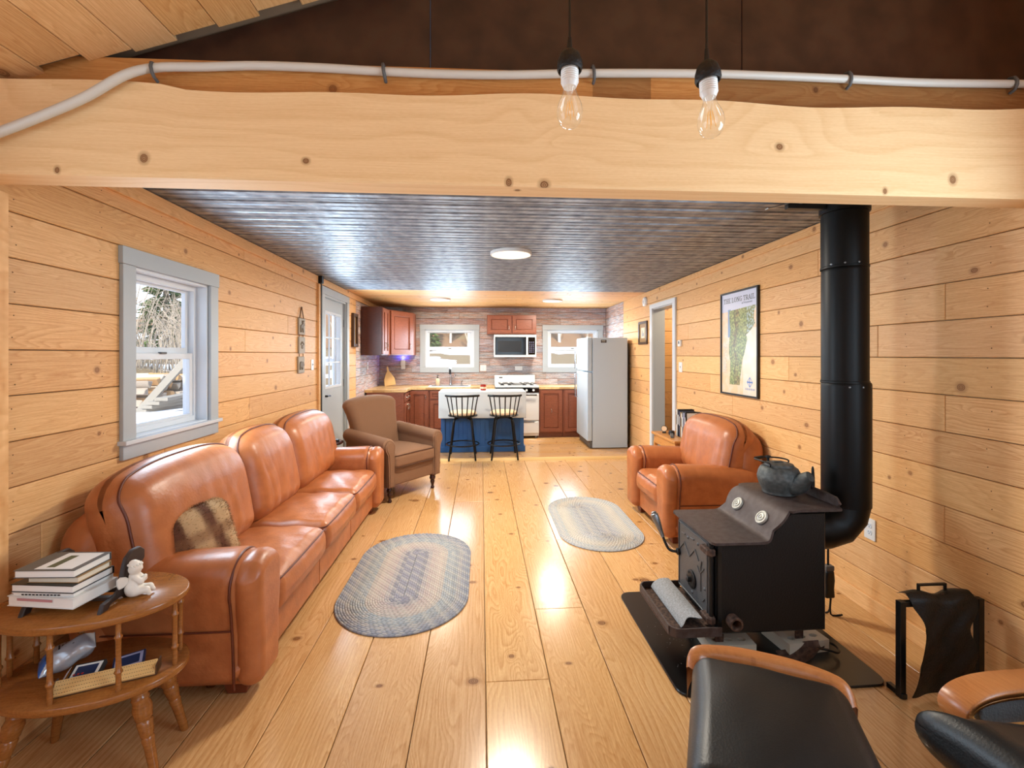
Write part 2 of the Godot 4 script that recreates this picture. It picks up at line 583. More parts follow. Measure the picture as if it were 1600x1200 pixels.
func make_materials():
	var pine := tex(wood_image(2048, 1024, 8, {"seed": 11, "knots": [2, 4], "knot_size": 10.0, "rings": 13.0, "contrast": 0.55, "streak": 0.7, "fine": 0.28, "base": Color(0.905, 0.71, 0.485), "dark": Color(0.77, 0.52, 0.29), "knot": Color(0.50, 0.31, 0.17)}))
	var floor_t := tex(wood_image(2048, 1024, 8, {"seed": 23, "knots": [3, 6], "knot_size": 7.0, "rings": 15.0, "contrast": 0.62, "streak": 0.6, "fine": 0.3, "base": Color(0.805, 0.63, 0.43), "dark": Color(0.66, 0.455, 0.255), "knot": Color(0.38, 0.22, 0.11)}))
	var beam_t := tex(wood_image(2048, 256, 1, {"seed": 37, "knots": [7, 7], "knot_size": 5.0, "rings": 8.0, "contrast": 0.3, "streak": 0.35, "fine": 0.2, "base": Color(0.94, 0.80, 0.61), "dark": Color(0.83, 0.645, 0.43), "knot": Color(0.40, 0.24, 0.13)}))
	var cherry := tex(wood_image(512, 256, 2, {"seed": 43, "knots": [0, 0], "knot_size": 4.0, "rings": 9.0, "contrast": 0.6, "streak": 0.7, "fine": 0.5, "base": Color(0.53, 0.30, 0.21), "dark": Color(0.38, 0.19, 0.12), "knot": Color(0.2, 0.1, 0.05)}))
	var oak := tex(wood_image(1024, 256, 1, {"seed": 47, "knots": [0, 0], "knot_size": 4.0, "rings": 16.0, "contrast": 0.5, "streak": 0.8, "fine": 0.5, "base": Color(0.60, 0.38, 0.18), "dark": Color(0.45, 0.26, 0.11), "knot": Color(0.3, 0.18, 0.08)}))
	var barn := tex(barn_image(1024, 512, 8, 53))
	var block := tex(block_image(512, 256))
	var grain := noise_tex(0.05, true, 3.0)
	var pebble := noise_tex(0.06, true, 3.0, FastNoiseLite.TYPE_CELLULAR)
	var weave := noise_tex(0.12, true, 8.0, FastNoiseLite.TYPE_CELLULAR, Color.WHITE, Color.WHITE, 3)
	mat("pine", Color.WHITE, 0.5, 0.0, {"albedo_texture": pine, "vertex_color_use_as_albedo": true, "metallic_specular": 0.4})
	mat("floor", Color.WHITE, 0.2, 0.0, {"albedo_texture": floor_t, "vertex_color_use_as_albedo": true, "metallic_specular": 0.5})
	mat("beam", Color.WHITE, 0.7, 0.0, {"albedo_texture": beam_t, "vertex_color_use_as_albedo": true, "metallic_specular": 0.3})
	mat("cherry", Color.WHITE, 0.35, 0.0, {"albedo_texture": cherry, "tri": 1.5})
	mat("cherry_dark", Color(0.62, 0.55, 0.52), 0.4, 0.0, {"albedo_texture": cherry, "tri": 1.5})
	mat("oak", Color.WHITE, 0.25, 0.0, {"albedo_texture": oak, "tri": 1.6})
	mat("honey", Color(0.98, 0.88, 0.72), 0.3, 0.0, {"albedo_texture": floor_t, "tri": 0.7})
	mat("teak", Color(0.86, 0.70, 0.58), 0.32, 0.0, {"albedo_texture": floor_t, "tri": 0.9})
	mat("barn", Color.WHITE, 0.65, 0.0, {"albedo_texture": barn, "vertex_color_use_as_albedo": true})
	mat("block", Color.WHITE, 0.35, 0.0, {"albedo_texture": block, "tri": 1.3})
	mat("white_paint", Color(0.78, 0.80, 0.82), 0.45)
	mat("grey_paint", Color(0.66, 0.69, 0.71), 0.4)
	mat("vinyl", Color(0.83, 0.86, 0.89), 0.35)
	mat("plastic_white", Color(0.87, 0.87, 0.86), 0.35)
	mat("glass", Color(1, 1, 1, 0.03), 0.02, 0.0, {"transparency": BaseMaterial3D.TRANSPARENCY_ALPHA, "metallic_specular": 0.06})
	mat("bulb_glass", Color(1.0, 0.93, 0.80, 0.08), 0.02, 0.0, {"transparency": BaseMaterial3D.TRANSPARENCY_ALPHA})
	mat("filament", Color(1.0, 0.72, 0.25), 0.6)
	mat("led", Color(1, 0.97, 0.9), 0.5, 0.0, {"emission_enabled": true, "emission": Color(1.0, 0.94, 0.84), "emission_energy_multiplier": 1.0})
	mat("blue_led", Color(0.6, 0.6, 1.0), 0.5, 0.0, {"emission_enabled": true, "emission": Color(0.35, 0.35, 1.0), "emission_energy_multiplier": 1.6})
	mat("metal_ceiling", Color(0.68, 0.70, 0.725), 0.45, 0.55, {"albedo_texture": noise_tex(0.012, false, 1.0, FastNoiseLite.TYPE_SIMPLEX_SMOOTH, Color(0.62, 0.63, 0.66), Color(1, 1, 1), 9), "tri": 1.3, "normal": noise_tex(0.03, true, 1.2)})
	mat("leather", Color(0.72, 0.435, 0.255), 0.38, 0.0, {"albedo_texture": noise_tex(0.008, false, 1.0, FastNoiseLite.TYPE_SIMPLEX_SMOOTH, Color(0.86, 0.82, 0.78), Color(1, 1, 1), 4), "tri": 2.0, "normal": pebble, "normal_scale": 0.22, "metallic_specular": 0.5})
	mat("leather_piping", Color(0.36, 0.15, 0.07), 0.45)
	mat("leather_foot", Color(0.42, 0.19, 0.10), 0.4)
	mat("black_leather", Color(0.030, 0.032, 0.036), 0.42, 0.0, {"normal": pebble, "tri": 5.0, "normal_scale": 0.3, "albedo_texture": noise_tex(0.01, false, 1.0, FastNoiseLite.TYPE_SIMPLEX_SMOOTH, Color(0.7, 0.7, 0.7), Color(1, 1, 1), 8)})
	mat("worn_black", Color(0.055, 0.052, 0.05), 0.55, 0.1, {"normal": grain, "tri": 3.0, "albedo_texture": noise_tex(0.01, false, 1.0, FastNoiseLite.TYPE_SIMPLEX_SMOOTH, Color(0.45, 0.4, 0.38), Color(1, 1, 1), 5)})
	mat("grey_leather", Color(0.36, 0.36, 0.36), 0.55, 0.0, {"normal": pebble, "tri": 4.0})
	mat("brown_cloth", Color(0.62, 0.46, 0.35), 0.95, 0.0, {"normal": weave, "tri": 9.0, "normal_scale": 1.0, "albedo_texture": noise_tex(0.09, false, 1.0, FastNoiseLite.TYPE_CELLULAR, Color(0.66, 0.64, 0.6), Color(1.12, 1.12, 1.12), 2)})
	mat("brown_cloth_dark", Color(0.33, 0.21, 0.14), 0.95, 0.0, {"normal": weave, "tri": 9.0})
	mat("mahogany", Color(0.20, 0.075, 0.045), 0.25)
	mat("fur", Color(1, 1, 1), 0.95, 0.0, {"vertex_color_use_as_albedo": true})
	mat("braid", Color(1, 1, 1), 0.95, 0.0, {"vertex_color_use_as_albedo": true})
	mat("stove_iron", Color(0.045, 0.043, 0.043), 0.5, 0.2, {"normal": grain, "tri": 3.0, "normal_scale": 0.4})
	mat("stove_plate", Color(0.33, 0.295, 0.285), 0.5, 0.35, {"normal": noise_tex(0.2, true, 5.0), "tri": 4.0, "albedo_texture": noise_tex(0.012, false, 1.0, FastNoiseLite.TYPE_SIMPLEX_SMOOTH, Color(0.75, 0.62, 0.58), Color(1, 1, 1), 6)})
	mat("stove_door", Color(0.34, 0.345, 0.35), 0.45, 0.4, {"normal": grain, "tri": 5.0})
	mat("pipe_black", Color(0.022, 0.022, 0.023), 0.42, 0.0, {"metallic_specular": 0.32})
	mat("rusty", Color(0.36, 0.28, 0.235), 0.75, 0.2, {"tri": 4.0, "albedo_texture": noise_tex(0.02, false, 1.0, FastNoiseLite.TYPE_SIMPLEX_SMOOTH, Color(0.4, 0.33, 0.3), Color(1.2, 1.15, 1.1), 6)})
	mat("ash", Color(0.62, 0.63, 0.64), 0.8, 0.0, {"tri": 6.0, "albedo_texture": noise_tex(0.03, false, 1.0, FastNoiseLite.TYPE_SIMPLEX_SMOOTH, Color(0.72, 0.70, 0.68), Color(1.05, 1.05, 1.05), 3)})
	mat("cap_metal", Color(0.66, 0.65, 0.61), 0.45, 0.3)
	mat("hearth", Color(0.014, 0.014, 0.015), 0.3, 0.0, {"tri": 1.5, "albedo_texture": noise_tex(0.06, false, 1.0, FastNoiseLite.TYPE_SIMPLEX_SMOOTH, Color(0.6, 0.6, 0.6), Color(1, 1, 1), 3)})
	mat("kettle_iron", Color(0.36, 0.37, 0.365), 0.55, 0.35, {"normal": noise_tex(0.1, true, 3.0), "tri": 6.0, "albedo_texture": noise_tex(0.012, false, 1.0, FastNoiseLite.TYPE_SIMPLEX_SMOOTH, Color(0.6, 0.62, 0.62), Color(1.1, 1.1, 1.1), 7)})
	mat("concrete", Color(0.76, 0.73, 0.66), 0.9, 0.0, {"normal": noise_tex(0.2, true, 5.0), "tri": 5.0})
	mat("steel_dark", Color(0.10, 0.095, 0.09), 0.45, 0.6)
	mat("stool_metal", Color(0.075, 0.07, 0.065), 0.4, 0.5)
	mat("chrome", Color(0.72, 0.72, 0.73), 0.15, 1.0)
	mat("handle_metal", Color(0.72, 0.70, 0.67), 0.25, 0.9)
	mat("galv", Color(0.5, 0.51, 0.52), 0.35, 0.8)
	mat("brown_paint", Color(0.25, 0.155, 0.10), 0.42, 0.0, {"tri": 0.9, "albedo_texture": noise_tex(0.012, false, 1.0, FastNoiseLite.TYPE_SIMPLEX_SMOOTH, Color(0.72, 0.66, 0.62), Color(1.15, 1.1, 1.05), 12)})
	mat("pvc", Color(0.80, 0.78, 0.74), 0.4)
	mat("black_plastic", Color(0.025, 0.025, 0.025), 0.4)
	mat("fridge", Color(0.71, 0.78, 0.84), 0.35, 0.0, {"normal": noise_tex(0.25, true, 1.0), "tri": 5.0, "normal_scale": 0.25})
	mat("enamel", Color(0.86, 0.86, 0.85), 0.2)
	mat("black_glass", Color(0.012, 0.012, 0.014), 0.08)
	mat("island_blue", Color(0.11, 0.30, 0.50), 0.5)
	mat("island_top", Color(0.77, 0.785, 0.785), 0.45)
	mat("cream", Color(0.86, 0.74, 0.60), 0.8)
	mat("red_jar", Color(0.62, 0.16, 0.10), 0.15)
	mat("porcelain", Color(0.88, 0.85, 0.80), 0.45)
	mat("paper", Color(0.87, 0.83, 0.75), 0.9)
	mat("paper_white", Color(0.9, 0.89, 0.87), 0.85)
	mat("ink", Color(0.08, 0.08, 0.09), 0.7)
	mat("slate", Color(0.34, 0.34, 0.34), 0.5)
	mat("cover_grey", Color(0.30, 0.30, 0.29), 0.4)
	mat("cover_dark", Color(0.06, 0.06, 0.065), 0.35)
	mat("cover_white", Color(0.86, 0.86, 0.85), 0.35)
	mat("cover_olive", Color(0.28, 0.29, 0.14), 0.5)
	mat("cover_tan", Color(0.60, 0.47, 0.30), 0.6)
	mat("cover_pink", Color(0.72, 0.50, 0.52), 0.35)
	mat("cover_blue", Color(0.12, 0.17, 0.30), 0.4)
	mat("cover_lilac", Color(0.60, 0.60, 0.72), 0.45)
	mat("cover_red", Color(0.50, 0.09, 0.07), 0.45)
	mat("blue_foil", Color(0.10, 0.35, 0.66), 0.25, 0.2)
	mat("white_foil", Color(0.72, 0.74, 0.77), 0.25, 0.35)
	mat("card_red", Color(0.65, 0.15, 0.13), 0.5)
	mat("snow", Color(0.93, 0.94, 0.96), 0.8, 0.0, {"normal": noise_tex(0.03, true, 6.0), "tri": 0.5})
	mat("dead_grass", Color(0.56, 0.49, 0.37), 0.95, 0.0, {"tri": 0.6, "albedo_texture": noise_tex(0.06, false, 1.0, FastNoiseLite.TYPE_SIMPLEX_SMOOTH, Color(0.6, 0.55, 0.5), Color(1.15, 1.15, 1.1), 3)})
	mat("leaf_litter", Color(0.60, 0.48, 0.36), 0.95, 0.0, {"tri": 0.5, "albedo_texture": noise_tex(0.06, false, 1.0, FastNoiseLite.TYPE_SIMPLEX_SMOOTH, Color(0.55, 0.5, 0.5), Color(1.15, 1.15, 1.1), 3)})
	mat("bark", Color(0.60, 0.55, 0.49), 0.9)
	mat("birch", Color(0.78, 0.76, 0.73), 0.8)
	mat("needles", Color(0.34, 0.43, 0.22), 0.9)
	mat("twigs", Color(0.70, 0.65, 0.58), 0.9)
	mat("log_end", Color(0.72, 0.56, 0.38), 0.9)
	mat("grey_lumber", Color(0.55, 0.53, 0.49), 0.9)
	mat("rope", Color(0.42, 0.30, 0.18), 0.9)
	mat("plaque", Color(0.62, 0.58, 0.52), 0.6)
	mat("plaque_relief", Color(0.42, 0.36, 0.28), 0.6)
	mat("frame_wood", Color(0.30, 0.20, 0.12), 0.4)
	mat("black_frame", Color(0.03, 0.028, 0.027), 0.4)
	mat("core", Color(0.5, 0.42, 0.33), 0.9)
	mat("worn_wood", Color(0.16, 0.105, 0.08), 0.5)
	mat("block_light", Color(0.86, 0.70, 0.45), 0.5)
	mat("ink_green", Color(0.20, 0.22, 0.14), 0.6)
	mat("slate_glass", Color(0.09, 0.09, 0.095), 0.25)

# ---------------------------------------------------------------- the room
# one board: face at z1, sides down to z0, chamfered; grain along x, one strip of the atlas
func board_mesh(x0: float, x1: float, y0: float, y1: float, z0: float, z1: float, strips: int, tlen: float, tint: Color, ch := 0.0022, tstrip := 0.18) -> MB:
	var b := MB.new()
	b.col = tint
	var s := rng.randi_range(0, strips - 1)
	var o := rng.randf()
	var fl := rng.randf() < 0.5
	var va := (s + 0.03) / strips
	var vb := (s + 0.03 + 0.94 * minf(1.0, (y1 - y0) / tstrip)) / strips
	if fl:
		var t := va
		va = vb; vb = t
	var mir := -1.0 if rng.randf() < 0.5 else 1.0
	var U := func(x: float, y: float) -> Vector2: return Vector2(o + mir * x / tlen, lerpf(va, vb, (y - y0) / maxf(0.001, y1 - y0)))
	var X := [x0, x0 + ch, x1 - ch, x1]
	var Y := [y0, y0 + ch, y1 - ch, y1]
	b.quad(Vector3(X[1], Y[1], z1), Vector3(X[2], Y[1], z1), Vector3(X[2], Y[2], z1), Vector3(X[1], Y[2], z1), U.call(X[1], Y[1]), U.call(X[2], Y[1]), U.call(X[2], Y[2]), U.call(X[1], Y[2]))
	var zc := z1 - ch
	var out := [Vector3(x0, y0, zc), Vector3(x1, y0, zc), Vector3(x1, y1, zc), Vector3(x0, y1, zc)]
	var inn := [Vector3(X[1], Y[1], z1), Vector3(X[2], Y[1], z1), Vector3(X[2], Y[2], z1), Vector3(X[1], Y[2], z1)]
	for k in 4:
		var j := (k + 1) % 4
		var a: Vector3 = out[k]
		var d: Vector3 = out[j]
		b.quad(a, d, inn[j], inn[k], U.call(a.x, a.y), U.call(d.x, d.y), U.call(inn[j].x, inn[j].y), U.call(inn[k].x, inn[k].y))
		b.quad(Vector3(a.x, a.y, z0), Vector3(d.x, d.y, z0), d, a, U.call(a.x, a.y), U.call(d.x, d.y), U.call(d.x, d.y + 0.01), U.call(a.x, a.y + 0.01))
	return b

func tint(lo := 0.84, hi := 1.06, warm := 0.05) -> Color:
	var t := rng.randf_range(lo, hi)
	var k := rng.randf_range(-warm, warm)
	return Color(t * (1.0 + k * 0.3), t, t * (1.0 - k * 1.6))

# rows of boards over x0..x1, y0..y1 of a frame, left open where the holes are
func boards(parent, called: String, x0: float, x1: float, y0: float, y1: float, row: float, first: float, holes: Array, material: String, q := {}):
	var gap: float = q.get("gap", 0.0018)
	var th: float = q.get("th", 0.018)
	var strips: int = q.get("strips", 8)
	var tlen: float = q.get("tlen", 2.8)
	var lens: Array = q.get("lens", [1.5, 3.6])
	var joints: Dictionary = q.get("joints", {})
	var k := int(floor((y0 - first) / row))
	while first + k * row < y1 - 0.004:
		var a := maxf(y0, first + k * row)
		var b := minf(y1, first + (k + 1) * row)
		if b - a < 0.006:
			k += 1
			continue
		var runs := [[x0, x1, a, b]]
		for h in holes:
			var next := []
			for r in runs:
				if h.position.x >= r[1] or h.end.x <= r[0] or h.position.y >= r[3] - 0.003 or h.end.y <= r[2] + 0.003:
					next.append(r)
					continue
				if h.position.x > r[0] + 0.005: next.append([r[0], h.position.x, r[2], r[3]])
				if h.end.x < r[1] - 0.005: next.append([h.end.x, r[1], r[2], r[3]])
				var m0 := maxf(r[0], h.position.x)
				var m1 := minf(r[1], h.end.x)
				if h.position.y > r[2] + 0.006: next.append([m0, m1, r[2], h.position.y])
				if h.end.y < r[3] - 0.006: next.append([m0, m1, h.end.y, r[3]])
			runs = next
		# joints along the row
		var cuts: Array = []
		if joints.has(k): cuts = joints[k].duplicate()
		else:
			var x := x0 + rng.randf_range(0.4, lens[1])
			while x < x1 - 0.3:
				cuts.append(x)
				x += rng.randf_range(lens[0], lens[1])
		for r in runs:
			var ends := [r[0]]
			for c in cuts:
				if c > r[0] + 0.05 and c < r[1] - 0.05: ends.append(c)
			ends.append(r[1])
			ends.sort()
			for e in ends.size() - 1:
				var m := board_mesh(ends[e] + gap * 0.5, ends[e + 1] - gap * 0.5, r[2] + gap, r[3] - gap, 0.0, th + rng.randf_range(-0.0006, 0.0006), strips, tlen, tint(q.get("lo", 0.86), q.get("hi", 1.05), q.get("warm", 0.05)), q.get("ch", 0.003), row)
				obj(called, m, material, parent, q.get("xf", Transform3D()))
		k += 1

# the solid wall behind the boards, from z = -0.13 to 0, with the openings left out
func wall_core(x0: float, x1: float, y0: float, y1: float, holes: Array, th := 0.13) -> MB:
	var b := MB.new()
	var hs := holes.duplicate()
	hs.sort_custom(func(p, q): return p.position.x < q.position.x)
	var x := x0
	var put := func(xa: float, xb: float, ya: float, yb: float):
		if xb - xa > 0.001 and yb - ya > 0.001:
			b.rbox(Transform3D(Basis(), Vector3((xa + xb) * 0.5, (ya + yb) * 0.5, -th * 0.5)), Vector3(xb - xa, yb - ya, th), 0.001)
	for h in hs:
		put.call(x, h.position.x, y0, y1)
		put.call(h.position.x, h.end.x, y0, h.position.y)
		put.call(h.position.x, h.end.x, h.end.y, y1)
		x = h.end.x
	put.call(x, x1, y0, y1)
	return b

# pairs of nail heads on the studs, two to a board
func nails(parent, x0: float, x1: float, row: float, first: float, holes: Array):
	var b := MB.new()
	var x := x0
	while x < x1:
		for k in range(-8, 5):
			for s in [0.28, 0.72]:
				var p := Vector2(x + rng.randf_range(-0.012, 0.012), first + (k + s) * row + rng.randf_range(-0.008, 0.008))
				var free := p.y > 0.1 and p.y < 2.27
				for h in holes:
					if h.has_point(p): free = false
				if free: b.lathe([Vector2(0.0028, 0), Vector2(0.002, 0.0009), Vector2(0, 0.001)], 6, Transform3D(Basis(Vector3.RIGHT, PI / 2), Vector3(p.x, p.y, 0.0004)))
		x += 0.406
	var o := obj("nail_heads", b, "rope", parent)
	o.set_meta("kind", "stuff")

func hole(xa: float, xb: float, ya: float, yb: float) -> Rect2:
	return Rect2(xa, ya, xb - xa, yb - ya)

func build_room():
	var B: float = BACK
	var dep := Basis(Vector3(0, 0, -1), Vector3(-1, 0, 0), Vector3.UP)     # floor frame: x along the room, y to the left, z up
	# floor: wide planks running the length of the room, narrower ones in the kitchen
	var fl := struct("floor", "wide knotty pine plank floor with a glossy finish", "floor", Transform3D(dep, Vector3(0, -0.02, 0)))
	var core := MB.new()
	core.rbox(Transform3D(Basis(), Vector3(2.75, -0.2, -0.06)), Vector3(11.9, 4.9, 0.12), 0.001)
	obj("subfloor", core, "core", fl)
	var edges := [-2.32, -2.03, -1.745, -1.455, -1.17, -0.885, -0.597, -0.31, -0.02, 0.271, 0.562, 0.85, 1.14, 1.43, 1.72, 2.0]
	var cut := {6: [-1.2, 2.63, 5.3], 7: [-0.4, 2.06], 8: [0.6, 4.6], 9: [-0.9, 3.3], 10: [1.0, 3.87], 5: [0.2, 3.6], 4: [1.2, 4.9]}
	for e in edges.size() - 1:
		var cuts := [-3.1]
		if cut.has(e): cuts.append_array(cut[e])
		else: cuts.append_array([rng.randf_range(-2, 0.5), rng.randf_range(1.5, 4.5)])
		cuts.append(6.34)
		for c in cuts.size() - 1:
			obj("plank", board_mesh(cuts[c] + 0.0008, cuts[c + 1] - 0.0008, edges[e] + 0.0018, edges[e + 1] - 0.0018, 0.0, 0.02, 8, 2.9, tint(0.92, 1.06, 0.06), 0.0025, 0.29), "floor", fl)
	var kf := struct("floor", "narrow orange pine floorboards of the kitchen end laid crosswise", "floor", Transform3D(Basis(Vector3(1, 0, 0), Vector3(0, 0, -1), Vector3.UP), Vector3(0, KIT - 0.018, 0)))
	boards(kf, "floorboard", -1.9, 2.42, 6.39, B + 0.02, 0.135, 6.39, [], "floor", {"th": 0.018, "lens": [1.2, 2.6], "tlen": 2.0, "lo": 0.9, "hi": 1.0, "warm": 0.10})
	var thr := MB.new()
	thr.prism(PackedVector2Array([Vector2(-0.028, 0), Vector2(0.03, 0), Vector2(0.03, KIT), Vector2(0.0, KIT + 0.003), Vector2(-0.022, 0.014)]), 4.24, Transform3D(Basis(Vector3(0, 0, -1), Vector3.UP, Vector3(1, 0, 0)), Vector3(0.27, 0, -6.36)))
	var t1 := obj("trim_1", thr, "block_light"); tag(t1, "thin wooden threshold strip between living floor and kitchen floor", "threshold", "", "structure")

	# side walls
	var lh := [hole(-0.05, 1.15, 0.8, 2.2), hole(2.45, 3.14, 1.02, 1.96), hole(5.38, 6.32, 0.0, 2.19)]
	var wl := struct("wall_left", "left wall of knotty horizontal pine boards", "wall", frames["left"])
	obj("backing", wall_core(-3.1, B + 0.13, -0.12, 2.6, lh), "core", wl, T(Vector3(0, 0, -0.019)))
	var lb := [hole(-0.05, 1.15, 0.8, 2.2), hole(2.40, 3.18, 0.98, 2.00), hole(5.31, 6.43, 0.0, 2.245)]
	boards(wl, "board", -3.0, 6.83, 0.0, 2.36, 0.1748, 1.498, lb, "pine", {"xf": T(Vector3(0, 0, -0.018)), "joints": {0: [3.605, -0.6], -3: [3.674, 0.3], 1: [0.9, 4.4], 2: [], 3: [1.2]}})
	boards(wl, "kitchen_board", 6.83, B, 0.0, CEIL, 0.125, 0.9, [], "barn", {"xf": T(Vector3(0, 0, -0.018)), "lens": [0.9, 1.6], "tlen": 2.2, "lo": 0.95, "hi": 1.15, "warm": 0.02})
	# the right wall: local x = -depth
	var rh := [hole(-6.03, -5.28, 0.0, 2.11)]
	var wr := struct("wall_right", "right wall of knotty horizontal pine boards with butt joints", "wall", frames["right"])
	obj("backing", wall_core(-B - 0.13, 3.1, -0.12, 2.6, rh + [hole(-1.15, 0.05, 0.8, 2.2)]), "core", wr, T(Vector3(0, 0, -0.019)))
	boards(wr, "board", -7.36, 3.0, 0.0, 2.36, 0.1795, 1.465, [hole(-6.06, -5.22, 0.0, 2.15), hole(-1.15, 0.05, 0.8, 2.2)], "pine", {"xf": T(Vector3(0, 0, -0.018)), "joints": {0: [-2.43, 0.3], -1: [-3.20, -0.9], 1: [-2.05, -4.9], -2: [-2.05, -4.4], 4: [-4.365, -1.1], -5: [-2.054], -3: [-3.98, -0.6], 2: [-1.3, -3.6], 3: [-2.9]}})
	boards(wr, "kitchen_board", -B, -7.36, 0.0, CEIL, 0.125, 0.9, [], "barn", {"xf": T(Vector3(0, 0, -0.018)), "lens": [0.9, 1.6], "tlen": 2.2, "lo": 1.05, "hi": 1.25, "warm": 0.02})
	boards(wr, "board", -1.72, 3.0, 2.36, 3.1, 0.1795, 1.465, [], "pine", {"xf": T(Vector3(0, 0, -0.018))})
	var up := MB.new(); up.box(Vector3(0.7, 2.9, -0.084), Vector3(4.9, 0.7, 0.13), 0.001); obj("backing", up, "core", wr)
	nails(wl, 1.86, 5.1, 0.1748, 1.498, lb)
	nails(wr, -5.1, -1.75, 0.1795, 1.465, [])
	# kitchen wall
	var bh := [hole(-1.06, -0.11, 1.18, 2.0), hole(1.22, 2.23, 1.18, 2.0)]
	var wb := struct("wall_back", "kitchen wall of weathered grey and reddish barn boards", "wall", frames["back"])
	obj("backing", wall_core(-2.0, 2.52, -0.12, 2.6, bh), "core", wb, T(Vector3(0, 0, -0.019)))
	boards(wb, "board", -1.86, 2.36, 0.85, CEIL, 0.125, 0.9, [hole(-1.1, -0.07, 1.17, 2.01), hole(1.19, 2.25, 1.17, 2.01)], "barn", {"xf": T(Vector3(0, 0, -0.018)), "lens": [0.7, 1.5], "tlen": 2.2, "lo": 0.78, "hi": 1.06, "warm": 0.06})
	# the wall behind the camera, with two windows to the daylight
	var nh := [hole(-1.175, 0.075, 0.875, 2.225), hole(-1.775, -0.525, 0.875, 2.225)]
	nh = [hole(-0.075, 1.175, 0.875, 2.225), hole(-1.775, -0.525, 0.875, 2.225)]
	var wn := struct("wall_near", "pine boarded end wall behind the viewer with two tall windows", "wall", frames["near"])
	obj("backing", wall_core(-2.5, 2.1, -0.12, 3.45, nh), "core", wn, T(Vector3(0, 0, -0.019)))
	boards(wn, "board", -2.3, 1.8, 0.0, 3.3, 0.1795, 1.465, nh, "pine", {"xf": T(Vector3(0, 0, -0.018))})

	# ceilings: ribbed dark metal over the sitting room, pine boards over the kitchen
	var cl := struct("ceiling", "dark ribbed metal ceiling over the sitting room", "ceiling")
	var slab := MB.new()
	slab.box(Vector3(0.25, CEIL + 0.10, -5.22), Vector3(4.7, 0.12, 6.96), 0.002)
	obj("roof_slab", slab, "core", cl)
	var prof := []
	for d in [[0.0, 0.0], [0.016, 0.0], [0.024, 0.022], [0.042, 0.022], [0.050, 0.0], [0.092, 0.0], [0.098, 0.007], [0.106, 0.007], [0.112, 0.0]]:
		prof.append(Vector2(d[0], d[1]))
	var at := 1.745
	while at < 6.28:
		var sheet := MB.new()
		var last := minf(at + 0.906, 6.30)
		var pts := []
		var d := at
		while d < last - 0.001:
			for p in prof:
				if d + p.x <= last: pts.append(Vector2(d + p.x, CEIL + p.y))
			d += 0.151
		pts.append(Vector2(last, CEIL))
		for i in pts.size() - 1:
			var p: Vector2 = pts[i]
			var q: Vector2 = pts[i + 1]
			sheet.quad(Vector3(-1.92, p.y, -p.x), Vector3(2.42, p.y, -p.x), Vector3(2.42, q.y, -q.x), Vector3(-1.92, q.y, -q.x))
			sheet.quad(Vector3(-1.92, q.y + 0.0012, -q.x), Vector3(2.42, q.y + 0.0012, -q.x), Vector3(2.42, p.y + 0.0012, -p.x), Vector3(-1.92, p.y + 0.0012, -p.x))
		var o := obj("metal_sheet", sheet, "metal_ceiling", cl)
		o.position.y = rng.randf_range(0.0, 0.003)
		at += 0.906
	var kc := struct("ceiling", "pine board ceiling over the kitchen", "ceiling", Transform3D(Basis(Vector3(1, 0, 0), Vector3(0, 0, 1), Vector3(0, -1, 0)), Vector3(0, CEIL + 0.025, 0)))
	boards(kc, "ceiling_board", -1.92, 2.42, -B, -6.26, 0.14, -6.26, [], "pine", {"th": 0.024, "lens": [1.8, 3.4], "lo": 0.86, "hi": 1.0, "warm": 0.08})

	# trims: a board along the top of the left wall, baseboards, a post under the beam
	var tr := MB.new()
	tr.prism(PackedVector2Array([Vector2(0, 0), Vector2(0.016, 0.0), Vector2(0.016, 0.075), Vector2(0, 0.075)]), 5.13 - 1.75, Transform3D(Basis(Vector3(0, 0, 1), Vector3(0, 1, 0), Vector3(-1, 0, 0)), Vector3(3.44, 2.278, 0)), 0.002)
	board_struct("trim_2", "pine trim board along the top of the left wall", board_mesh(1.75, 5.17, 2.272, 2.352, 0.0, 0.018, 8, 2.8, Color(1.02, 1.02, 1.0)), frames["left"])
	board_struct("trim_3", "pine trim board over the glazed door up to the ceiling", board_mesh(5.25, 8.3, 2.275, 2.352, 0.0, 0.018, 8, 2.8, Color(0.98, 0.97, 0.95)), frames["left"])
	board_struct("trim_4", "pine trim board along the top of the right wall", board_mesh(-6.30, 1.0, 2.29, 2.352, 0.0, 0.014, 8, 2.8, Color(1.0, 1.0, 0.98)), frames["right"])
	board_struct("baseboard_right", "pale pine baseboard along the right wall", board_mesh(-5.2, 2.9, 0.0, 0.09, 0.0, 0.02, 8, 2.8, Color(1.2, 1.24, 1.3)), frames["right"])
	board_struct("baseboard_left", "pale pine baseboard along the left wall behind the sofa", board_mesh(-2.9, 5.3, 0.0, 0.09, 0.0, 0.02, 8, 2.8, Color(1.1, 1.12, 1.15)), frames["left"])
	var vt := MB.new()
	vt.box(Vector3(5.21, 1.16, 0.012), Vector3(0.05, 2.22, 0.024), 0.004)
	board_struct("trim_5", "narrow upright pine strip on the left wall before the glazed door", vt, frames["left"])
	var vc := MB.new()
	vc.box(Vector3(5.215, 2.315, 0.03), Vector3(0.06, 0.08, 0.05), 0.004)
	vc.box(Vector3(5.245, 1.25, 0.022), Vector3(0.016, 2.1, 0.02), 0.004)
	var cv := obj("cable_cover", vc, "black_plastic", null, frames["left"]); tag(cv, "black cable cover beside the glazed door up to the ceiling", "cable cover")

func board_struct(called: String, label: String, m: MB, xf: Transform3D):
	var o := obj(called, m, "pine", null, xf)
	tag(o, label, "trim", "", "structure")
	return o

